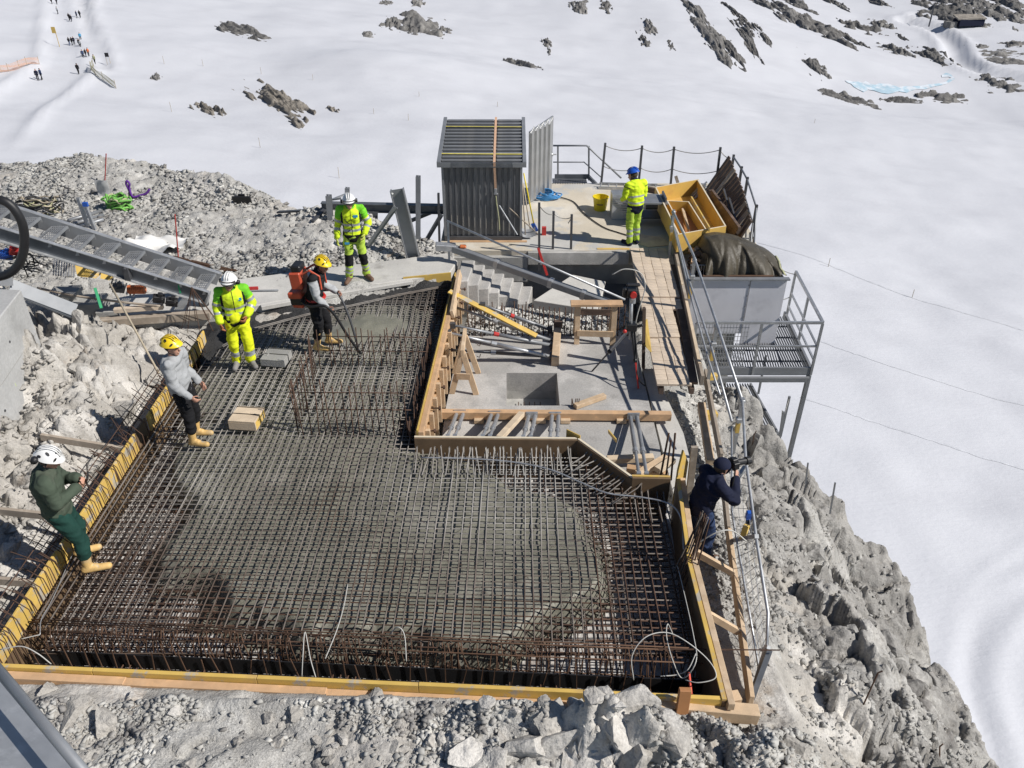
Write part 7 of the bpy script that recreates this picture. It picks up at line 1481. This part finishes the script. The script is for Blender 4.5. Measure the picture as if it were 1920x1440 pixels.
        if visor:
            vs_ = MB().grid(16, 5, lambda u, v: c + (g * math.cos((u - .5) * 2.3) * 1.12 + sd * math.sin((u - .5) * 2.3) * .98) * (.142 - .006 * v) + up * (.045 - .085 * v)); s.raw('visor', vs_, visor, True, hm)
        if spots:
            for az, el in ((.9, .35), (2.2, .40), (-.9, .35), (-2.2, .40), (3.0, .75), (0.4, .9), (-.4, .9), (1.6, .85), (-1.6, .85)):
                n_ = (g * math.cos(az) * 1.08 + sd * math.sin(az) * .94) * math.cos(el) + up * math.sin(el) * .98; p = c + n_ * .130; n_ = n_.normalized(); x = n_.orthogonal().normalized(); y = n_.cross(x); sp = MB().add([p + x * .022 * math.cos(k) * 1.3 + y * .014 * math.sin(k) + n_ * .002 for k in np.linspace(0, 6.28, 8, endpoint=False)], [tuple(range(8))]); s.raw('helmet_vent', sp, 'rubber_black', False, hm)
# hi-vis colour rules: 0 yellow, 1 green, 2 reflective, 3 black
def hv_jacket(b, t, p):
    z = np.zeros(len(t), int)
    if b == 'up': z[t < .55] = 1; z[(t > .62) & (t < .80)] = 2
    if b == 'fore': z[(t > .28) & (t < .46)] = 2
    if b in ('yoke', 'sho'): z[:] = 1; z[(p[:, 1] > .02) & (np.abs(p[:, 0]) < .12)] = 0
    if b == 'collar': z[:] = 1
    if b == 'torso': z[(t > .18) & (t < .42)] = 2
    if b == 'low': z[(t > .50) & (t < .76)] = 2; z[t < .10] = 3
    if b in ('torso', 'low', 'yoke'): z[(np.abs(p[:, 0]) < .009) & (p[:, 1] > 0)] = 3; 
    if b in ('torso', 'low'): z[(np.abs(p[:, 0]) > .155) & (z == 0)] = 3
    return z
HV = ['hivis_yellow', 'hivis_green', 'reflective', 'cloth_black']
def hv_pants(b, t, p):
    z = np.zeros(len(t), int)
    if b == 'shin': z[(t > .45) & (t < .72)] = 2
    return z
def badge(P_, c, w, h, name='badge'):
    P_.raw(name, MB().box(c, (w, .006, h)), 'badge_blue')

# 1 man in green with a phone, straddling the left form
p1 = Person('man in dark green shirt and rubber boots looking at a phone', at(150, 1058, .03), (1, .42), h=.985, pose=dict(
    pelvis=(0, 0, .93), belly=(0, -.01, 1.10), chest=(0, .0, 1.31), neck=(0, .06, 1.48), head=(0, .10, 1.60), gaze=(.15, .8, -.40), sl=(-.19, .02, 1.42), sr=(.19, .02, 1.42), el=(-.25, .10, 1.15), er=(.25, .08, 1.15), wl=(-.07, .30, 1.22), wr=(.06, .30, 1.20), hl=(-.10, 0, .90), hr=(.10, 0, .90), kl=(-.14, .10, .50), kr=(.15, .14, .50), al=(-.16, .02, .10), ar=(.20, .12, .10), tl=(-.17, .19, .04), tr=(.22, .31, .04)))
p1.body('skin', curl=(1.0, 1.0)); p1.jacket(['cloth_green'], bulk=1.2, seed=3, wr=.013, hem=p1.j['pelvis'] + V((0, 0, .02))); p1.trousers(['pants_green'], bulk=1.12, end=.55, seed=4, wr=.012); p1.boots(('rubber_boot', 'boot_brown'), top=.30, bulk=1.0); p1.helmet('helmet_white', muffs='up', spots=True)
pc = (p1.j['wl'] + p1.j['wr']) / 2 + V((0, .11, .04)); mbp = MB().box(pc, (.15, .012, .075), (-.5, 0, 0)); mbp.v = [tuple(p1.M @ V(q_) + p1.base) for q_ in mbp.v]; simple('mobile_phone', 'black mobile phone in the hands of the man in green', 'phone', mbp, 'rubber_black', bevel=.004)
# 2 man in grey sweater
p2 = Person('man in grey sweater, black trousers and yellow helmet looking across the slab', at(368, 826, .03), (1, -.10), h=.985, pose=dict(
    pelvis=(0, -.02, .94), chest=(0, -.05, 1.32), belly=(0, -.01, 1.12), neck=(0, -.03, 1.50), head=(0, .01, 1.62), gaze=(.15, 1, -.02), el=(-.24, -.02, 1.14), er=(.24, .02, 1.14), wl=(-.23, .14, .92), wr=(.22, .22, .95), kl=(-.12, .02, .50), kr=(.12, .06, .50), al=(-.13, -.04, .09), ar=(.12, .02, .09), tl=(-.15, .14, .03), tr=(.13, .20, .03)))
p2.body('skin', curl=(.6, .8)); p2.jacket(['cloth_grey'], bulk=1.08, collar=False, seed=5, wr=.012, hem=p2.j['pelvis'] + V((0, .0, .03))); p2.trousers(['cloth_black'], bulk=1.05, end=.50, seed=6); p2.boots(('rubber_boot', 'boot_brown'), top=.31, bulk=.98); p2.helmet('helmet_yellow', muffs=False, spots=True)
# 3 hi-vis worker in bright yellow trousers
p3 = Person('worker in hi-vis jacket and bright yellow trousers with a white helmet, standing on the mat', at(462, 684, .03), (.38, -.92), h=.985, pose=dict(
    pelvis=(0, 0, .94), chest=(0, .03, 1.31), neck=(0, .05, 1.48), head=(0, .10, 1.60), gaze=(.45, .9, -.05), el=(-.30, .03, 1.17), er=(.27, -.02, 1.15), wl=(-.16, .20, 1.02), wr=(.27, .07, .92), kl=(-.10, .07, .50), kr=(.13, .02, .50), al=(-.09, .02, .09), ar=(.14, -.05, .09), tl=(-.13, .18, .03), tr=(.19, .11, .03)))
p3.body('skin_tan', curl=(.9, .6)); p3.jacket(HV, hv_jacket, bulk=1.10, seed=7); p3.trousers(['hivis_pants', 'hivis_green', 'reflective'], hv_pants, bulk=1.14, end=.93, seed=8, wr=.012); p3.boots(('boot_grey', 'rubber_black'), top=.12, bulk=1.05); p3.gloves('glove_brown', curl=(.9, .7)); p3.helmet('helmet_white', visor='visor')
badge(p3, p3.j['chest'] + V((-.09, .142, .02)), .085, .05)
# 4 man with a backpack vibrator
p4 = Person('man in grey sleeves and yellow helmet carrying a red backpack vibrator', at(606, 650, .03), (1, -.12), h=.985, pose=dict(
    pelvis=(0, -.02, .93), belly=(0, .0, 1.11), chest=(0, .05, 1.31), neck=(0, .12, 1.47), head=(0, .19, 1.59), gaze=(.25, .85, -.22), sl=(-.19, .06, 1.42), sr=(.19, .06, 1.42), el=(-.24, .08, 1.14), er=(.24, .10, 1.13), wl=(-.20, .30, 1.02), wr=(.22, .26, .93), kl=(-.12, .08, .50), kr=(.12, .02, .50), al=(-.13, .08, .09), ar=(.13, -.06, .09), tl=(-.15, .25, .03), tr=(.15, .11, .03)))
p4.body('skin_tan', curl=(1.2, 1.2)); 
def r4(b, t, p): return np.where(np.isin(b, ['torso', 'low', 'yoke', 'collar', 'sho']), 1, 0) * np.ones(len(t), int)
p4.jacket(['cloth_grey', 'cloth_black'], r4, bulk=1.02, seed=9); p4.trousers(['cloth_black'], bulk=1.08, end=.55, seed=10); p4.boots(('rubber_boot', 'boot_brown'), top=.31, bulk=1.0); p4.helmet('helmet_yellow', muffs=False, spots=True)
bp = thing('backpack_vibrator', 'red and black motor unit carried on the back of the man in grey sleeves', 'backpack', p4.base + V((-.3, 0, 1.0)), None)
def bpart(name, m_, fn, bev=.02):
    mb = MB(); fn(mb); mb.v = [tuple(p4.M @ V(q_) + p4.base) for q_ in mb.v]; return mb.build(name, m_, bp, bevel=bev)
bpart('tank', 'orange_red', lambda m: m.box((0, -.25, 1.33), (.34, .20, .30), (.08, 0, 0))); bpart('housing', 'orange_red', lambda m: (m.box((0, -.30, 1.07), (.38, .24, .12), (.08, 0, 0)),)); bpart('housing_rim', 'orange_red', lambda m: m.box((0, -.28, .86), (.30, .2, .08))); bpart('motor', 'rubber_black', lambda m: m.box((0, -.29, .96), (.34, .22, .16), (.08, 0, 0))); bpart('cap', 'rubber_black', lambda m: m.box((0, -.24, 1.53), (.26, .17, .12))); bpart('shoulder_strap', 'orange_red', lambda m: (m.pipe([(-.12, -.14, 1.44), (-.12, .0, 1.53), (-.12, .16, 1.43), (-.13, .17, 1.2)], .02, 6), m.pipe([(.12, -.14, 1.44), (.12, .0, 1.53), (.12, .16, 1.43), (.13, .17, 1.2)], .02, 6)), 0); bpart('hip_belt', 'red_paint', lambda m: m.pipe([(.17 * math.cos(a_), .145 * math.sin(a_) - .0, .98) for a_ in np.linspace(0, 6.28, 18, endpoint=False)], .028, 6, closed=True), 0)
vh = MB().pipe(smooth_path([(.16, -.2, .95), (.30, .0, .95), (.30, .26, .98), (.26, .40, .78), (.22, .55, .40), (.16, .72, .02)], 6), .024, 7); vh.v = [tuple(p4.M @ V(q_) + p4.base) for q_ in vh.v]; simple('vibrator_hose', 'black vibrator hose running from the backpack down into the wet concrete', 'hose', vh, 'rubber_black', smooth=True)
vh2 = MB().pipe(smooth_path([(-.10, -.2, .95), (-.24, .1, 1.0), (-.18, .33, .98), (-.10, .50, .60), (-.05, .62, .0)], 6), .02, 7); vh2.v = [tuple(p4.M @ V(q_) + p4.base) for q_ in vh2.v]; simple('vibrator_hose', 'second dark hose held in the other hand of the man with the backpack', 'hose', vh2, 'steel_dark', smooth=True)
# 5 hi-vis worker standing on the path
p5 = Person('worker in hi-vis suit with black knee pads standing on the concrete path', at(672, 524, PZ), (.14, -1), h=1.035, pose=dict(
    chest=(0, .03, 1.32), neck=(0, .06, 1.49), head=(0, .12, 1.60), gaze=(-.05, .95, -.12), el=(-.30, -.02, 1.16), er=(.27, -.03, 1.15), wl=(-.22, .12, .98), wr=(.30, .04, .90), kl=(-.14, .04, .50), kr=(.12, .05, .50), al=(-.17, -.04, .09), ar=(.16, .06, .09), tl=(-.25, .10, .03), tr=(.21, .21, .03), hl=(-.1, 0, .92)))
p5.body('skin', curl=(.8, .5)); p5.jacket(HV, hv_jacket, bulk=1.06, seed=11)
def r5(b, t, p):
    z = np.zeros(len(t), int)
    if b == 'thigh': z[t > .84] = 1
    if b == 'shin': z[t < .42] = 1; z[(t > .50) & (t < .62)] = 2; z[(t > .72) & (t < .82)] = 2
    z[(z == 1) & (p[:, 1] < -.0)] = 0
    return z
p5.trousers(['hivis_dull', 'cloth_black', 'reflective'], r5, bulk=1.06, end=.92, seed=12, wr=.011); p5.boots(('boot_brown', 'rubber_black'), top=.13, bulk=1.08); p5.gloves('glove_yellow'); p5.helmet('helmet_white', visor='visor'); badge(p5, p5.j['chest'] + V((-.09, .140, .03)), .09, .05); badge(p5, p5.j['hr'] + V((.03, .112, -.12)), .09, .045, 'pocket_badge')
def mblack(root_p, pts, name, r, m_='cloth_black'): root_p.raw(name, MB().pipe(smooth_path(pts, 5), r, 6), m_, True)
mblack(p5, [(.16, .08, 1.40), (.10, .16, 1.30), (-.02, .155, 1.18), (.10, .15, 1.08), (.17, .05, 1.05)], 'cord', .007)
# 6 worker with the blue helmet at the saw
p6 = Person('worker in hi-vis jacket and blue helmet seen from behind at the saw table', at(1185, 458, .0), (-.42, .90), h=.97, pose=dict(
    chest=(0, .05, 1.32), neck=(0, .11, 1.47), head=(0, .19, 1.57), gaze=(-.55, .75, -.35), sl=(-.18, .06, 1.41), sr=(.18, .05, 1.42), el=(-.25, .08, 1.15), er=(.26, .06, 1.15), wl=(-.18, .28, 1.02), wr=(.22, .28, 1.05), kl=(-.10, .02, .50), kr=(.10, .04, .50), al=(-.10, -.03, .09), ar=(.11, .0, .09), tl=(-.14, .14, .03), tr=(.14, .17, .03)))
p6.body('skin', curl=(.8, .8))
def r6(b, t, p):
    z = np.zeros(len(t), int)
    if b == 'torso': z[(t > .12) & (t < .32)] = 2
    if b == 'low': z[(t > .45) & (t < .70)] = 2; z[t < .18] = 1
    if b == 'up': z[(t < .18)] = 1
    if b == 'collar': z[:] = 1
    return z
p6.jacket(['hivis_yellow', 'cloth_navy', 'reflective'], r6, bulk=1.10, seed=13)
def r6p(b, t, p):
    z = np.zeros(len(t), int)
    if b == 'seat': z[:] = 1
    if b == 'shin': z[(t > .30) & (t < .45)] = 2; z[(t > .60) & (t < .75)] = 2
    return z
p6.trousers(['hivis_dull', 'cloth_navy', 'reflective'], r6p, bulk=1.02, end=.93, seed=14); p6.boots(('cloth_navy', 'rubber_black'), top=.12, bulk=1.02); p6.helmet('helmet_blue', muffs=False)
# 7 photographer bending by the right form
p7 = Person('photographer in dark navy jacket and jeans bending over a camera beside the right form', V((2.55, 8.0, -.80)), (.93, .36), h=.97, pose=dict(
    pelvis=(0, -.06, .92), belly=(0, -.03, 1.09), chest=(0, .03, 1.27), neck=(0, .10, 1.42), head=(0, .16, 1.53), gaze=(.05, .95, -.15), sl=(-.19, .06, 1.37), sr=(.19, .07, 1.36), el=(-.27, .22, 1.17), er=(.28, .24, 1.15), wl=(-.09, .37, 1.42), wr=(.07, .38, 1.33), hl=(-.10, -.05, .90), hr=(.10, -.05, .90), kl=(-.13, .04, .49), kr=(.13, .06, .49), al=(-.14, -.08, .09), ar=(.16, .0, .09), tl=(-.17, .09, .03), tr=(.19, .17, .03)))
p7.body('skin', curl=(1.0, 1.0)); p7.jacket(['cloth_navy'], bulk=1.12, seed=15, wr=.014); p7.trousers(['denim'], bulk=1.04, end=.95, seed=16); p7.boots(('boot_brown', 'rubber_black'), top=.08)
c, g, up, sd = p7.head_geo(); p7.raw('cap', MB().grid(20, 8, lambda u, v: c + up * .04 + (g * math.cos(u * 6.283) * 1.06 + sd * math.sin(u * 6.283) * .95) * .112 * math.cos(v * 1.54) + up * .105 * math.sin(v * 1.54)), 'cloth_navy', True)
cmr = thing('photo_camera', 'black camera with a long lens held by the photographer', 'camera', p7.base + p7.M @ V((0, .36, 1.4)))
def cpart(name, m_, fn, bev=.008):
    mb = MB(); fn(mb); mb.v = [tuple(p7.M @ V(q_) + p7.base) for q_ in mb.v]; return mb.build(name, m_, cmr, bevel=bev)
cpart('camera_body', 'rubber_black', lambda m: (m.box((0, .34, 1.50), (.16, .09, .11)), m.box((0, .34, 1.565), (.07, .08, .04)))); cpart('lens', 'rubber_black', lambda m: (m.tube((0, .38, 1.50), (0, .53, 1.485), .042, 12), m.tube((0, .53, 1.485), (0, .59, 1.48), .055, 12)), 0); cpart('strap', 'rubber_black', lambda m: m.pipe(smooth_path([(.08, .32, 1.49), (.15, .26, 1.2), (.06, .22, 1.04), (-.05, .21, 1.12), (-.09, .28, 1.42)], 5), .011, 5), 0)
# ================================================================== FAR FIGURES AND MARKERS ON THE SNOW
def tourist(u, v, hpx, label, jm, pm, face=(.3, -1), stride=.18, group='walkers on the snow path'):
    p, k = snow_at(u, v); h = hpx * k / FPX * 1.06; s = max(1.5, min(1.85, h)) / 1.75; f = V((face[0], face[1], 0)).normalized(); M = Matrix(((f.y, f.x, 0), (-f.x, f.y, 0), (0, 0, 1)))
    root = thing('person', label, 'person', p, group)
    def pp(name, m_, caps):
        mb = MB()
        for a, b, r0, r1 in caps: mb.capsule(p + M @ (V(a) * s), p + M @ (V(b) * s), r0 * s, r1 * s, n=8)
        mb.build(name, m_, root, smooth=True)
    st = stride
    pp('trousers', pm, [((-.1, 0, .92), (-.12, st, .5), .10, .075), ((-.12, st, .5), (-.12, st * 1.2, .06), .075, .06), ((.1, 0, .92), (.12, -st * .4, .5), .10, .075), ((.12, -st * .4, .5), (.12, -st * 1.4, .08), .075, .06), ((-.1, 0, .92), (.1, 0, .92), .12, .12)])
    pp('jacket', jm, [((0, 0, .95), (0, .03, 1.38), .17, .19), ((-.2, .02, 1.40), (-.27, .05, 1.12), .08, .06), ((-.27, .05, 1.12), (-.24, .18, .92), .06, .05), ((.2, .02, 1.40), (.27, -.03, 1.12), .08, .06), ((.27, -.03, 1.12), (.26, .06, .90), .06, .05), ((-.2, .02, 1.40), (.2, .02, 1.40), .08, .08)])
    pp('body', 'skin', [((0, .03, 1.45), (0, .06, 1.60), .06, .07), ((0, .06, 1.60), (0, .06, 1.66), .10, .09)])
    pp('cap', 'cloth_black', [((0, .03, 1.68), (0, .04, 1.72), .10, .08)])
    return root
T = [(72, 151, 22, 'left of the dark pair walking past the orange net', 'cloth_navy', 'cloth_black'), (79, 150, 21, 'right of the pair past the orange net, in blue', 'denim', 'cloth_black'), (148, 139, 18, 'single walker in black in the middle of the snow path', 'cloth_black', 'cloth_black'),
 (179, 120, 16, 'walker in olive jacket by the end of the green net', 'strap_olive', 'cloth_black'), (167, 106, 13, 'walker with orange coat in the file up the path', 'orange_plastic', 'cloth_black'), (162, 108, 14, 'walker in black beside the one in orange', 'cloth_black', 'cloth_navy'), (157, 110, 15, 'walker in blue-grey in front of the orange one', 'denim', 'cloth_black'), (152, 90, 12, 'walker in pale jacket in the upper file', 'cloth_grey', 'cloth_black'), (150, 88, 12, 'dark walker tight beside the pale-jacketed one', 'cloth_black', 'cloth_black'),
 (152, 76, 11, 'walker in teal jacket higher up the path', 'badge_blue', 'cloth_black'), (131, 85, 11, 'leftmost of three dark walkers side by side', 'cloth_black', 'denim'), (136, 85, 12, 'middle one of three dark walkers side by side', 'cloth_black', 'cloth_black'), (140, 84, 12, 'rightmost of three dark walkers side by side', 'cloth_navy', 'cloth_black'),
 (131, 39, 11, 'front walker of the dark cluster near the top of the path', 'cloth_black', 'cloth_black'), (135, 42, 12, 'hindmost walker of the dark cluster near the top', 'cloth_black', 'cloth_navy'), (145, 35, 10, 'left walker of the pair near the top right of the path', 'denim', 'cloth_black'), (151, 34, 11, 'right walker of the pair near the top right of the path', 'cloth_black', 'cloth_black'), (109, 27, 10, 'hunched lone walker left of the upper cluster', 'cloth_grey', 'cloth_black'), (98, 8, 9, 'left of the two farthest walkers at the frame top', 'cloth_black', 'cloth_black'), (107, 8, 9, 'right of the two farthest walkers at the frame top', 'cloth_navy', 'cloth_black')]
for (u, v, hp_, l, a, b) in T: tourist(u, v, hp_, l, a, b, face=(random.uniform(-.2, .5), random.choice((-1, 1))), stride=random.uniform(.08, .24))
def pole(u, v, h, label, m_='wood_stick', r=.035, group='piste poles in the snow'):
    p, k = snow_at(u, v); L_ = h * k / FPX / math.cos(math.atan2(CAM_H - p.z, p.y)); o = simple('piste_pole', label, 'pole', MB().tube(p - V((0, 0, .3)), p + V((0, 0, L_)), r, 6), m_, group); return p
for (u, v, h, l) in ((322, 210, 18, 'thin piste pole left of the small grey rock strip'), (308, 120, 14, 'thin piste pole above the slope in the upper left'), (381, 124, 12, 'thin piste pole right of the upper left one'), (490, 139, 12, 'thin piste pole above the brown outcrop'), (587, 150, 10, 'thin piste pole right of the brown outcrop'), (488, 277, 18, 'thin piste pole below the brown outcrop'), (366, 333, 14, 'thin piste pole just beyond the gravel crest'), (636, 334, 20, 'thin piste pole beyond the standing worker'), (701, 214, 10, 'thin piste pole in the snow left of the shed'), (766, 226, 12, 'thin piste pole close left of the shed'), (933, 200, 9, 'thin piste pole above the shed'), (1553, 500, 16, 'thin piste pole on the snow right of the enclosure'), (1710, 558, 15, 'thin piste pole on the right snow slope'), (786, 181, 9, 'thin piste pole above and left of the shed'), (1527, 231, 8, 'thin piste pole far right of the platform')): pole(u, v, h, l)
sg = pole(112, 88, 26, 'tall yellow marker pole beside the snow path', 'form_yellow', .06); part(bpy.data.objects[[o.name for o in bpy.data.objects if o.get('label') == 'tall yellow marker pole beside the snow path'][0]], 'sign_plate', 'form_yellow', lambda m: m.box(snow_at(112, 88)[0] + V((-.25, -.05, 3.0)), (.75, .06, 1.1)))
pn = snow_at(204, 119)[0]; ns = thing('notice_board', 'small dark notice board on two posts beside the snow path', 'sign', pn); part(ns, 'board', 'rubber_black', lambda m: m.box(pn + V((0, 0, 1.5)), (.7, .05, .7))); part(ns, 'post', 'wood_stick', lambda m: m.tube(pn + V((.3, .05, -.2)), pn + V((.3, .05, 1.8)), .04, 6)); part(ns, 'post', 'wood_stick', lambda m: m.tube(pn + V((-.3, .05, -.2)), pn + V((-.3, .05, 1.8)), .04, 6))
def net(name, label, pts, h, m_, npost, post_m):
    P3 = [snow_at(u, v)[0] for u, v in pts]; root = thing(name, label, 'fence', P3[0]); path = smooth_path(P3, 6)
    def g(q, z): return V((q.x, q.y, float(snow_h(np.array([q.x]), np.array([q.y]))[0]) + z))
    mb = MB(); n = len(path)
    for j in range(9): mb.pipe([g(q, .12 + (h - .15) * j / 8 + .05 * math.sin(i * .9 + j)) for i, q in enumerate(path)], .028, 4)
    o = mb.build('net_strand', m_, root); o['kind'] = 'stuff'
    for i in range(npost): q = path[int(i * (n - 1) / (npost - 1))]; part(root, 'post', post_m, lambda m, q=q: m.tube(g(q, -.2), g(q, h + .25), .045, 6))
net('safety_net', 'orange safety net fence at the left edge of the snow path', [(-10, 138), (30, 131), (74, 120)], 1.15, 'net_orange', 6, 'wood_stick'); net('safety_net', 'olive safety net curving along the right edge of the snow path', [(176, 124), (172, 134), (190, 148), (218, 166)], 1.2, 'net_green', 5, 'wood_stick')
hut_p = snow_at(1808, 50)[0]; hut = thing('mountain_hut', 'low dark building with a snow-covered roof in the far right distance', 'building', hut_p)
part(hut, 'wall', 'cloth_navy', lambda m: m.box(hut_p + V((1, 0, 1.5)), (9, 4, 2.0), (0, 0, .15))); part(hut, 'roof', 'far_rock_warm', lambda m: m.extrude([hut_p + V((-4, -2.6, 2.4)), hut_p + V((6, -1.6, 2.5)), hut_p + V((6, 3, 3.1)), hut_p + V((-4, 2, 3.2))], (0, 0, .4))); part(hut, 'annex', 'far_rock', lambda m: m.box(hut_p + V((-5.5, -1, .8)), (3, 3, 2.0), (0, 0, .4))); part(hut, 'mast', 'steel_dark', lambda m: m.tube(hut_p + V((-12, 0, 0)), hut_p + V((-12, 0, 7)), .25, 6))
# footprints and ridges on the right snow slope
for i, pts in enumerate(([(1420, 455), (1550, 495), (1700, 555), (1920, 620)], [(1540, 640), (1650, 680), (1760, 715), (1920, 760)], [(1500, 745), (1620, 785), (1760, 830), (1920, 880)])):
    ribbon(smooth_path([snow_at(*p)[0] for p in pts], 14), .22, 'ski_track', 'track_snow', lift=.02, jit=.8)
for i in range(40): pass
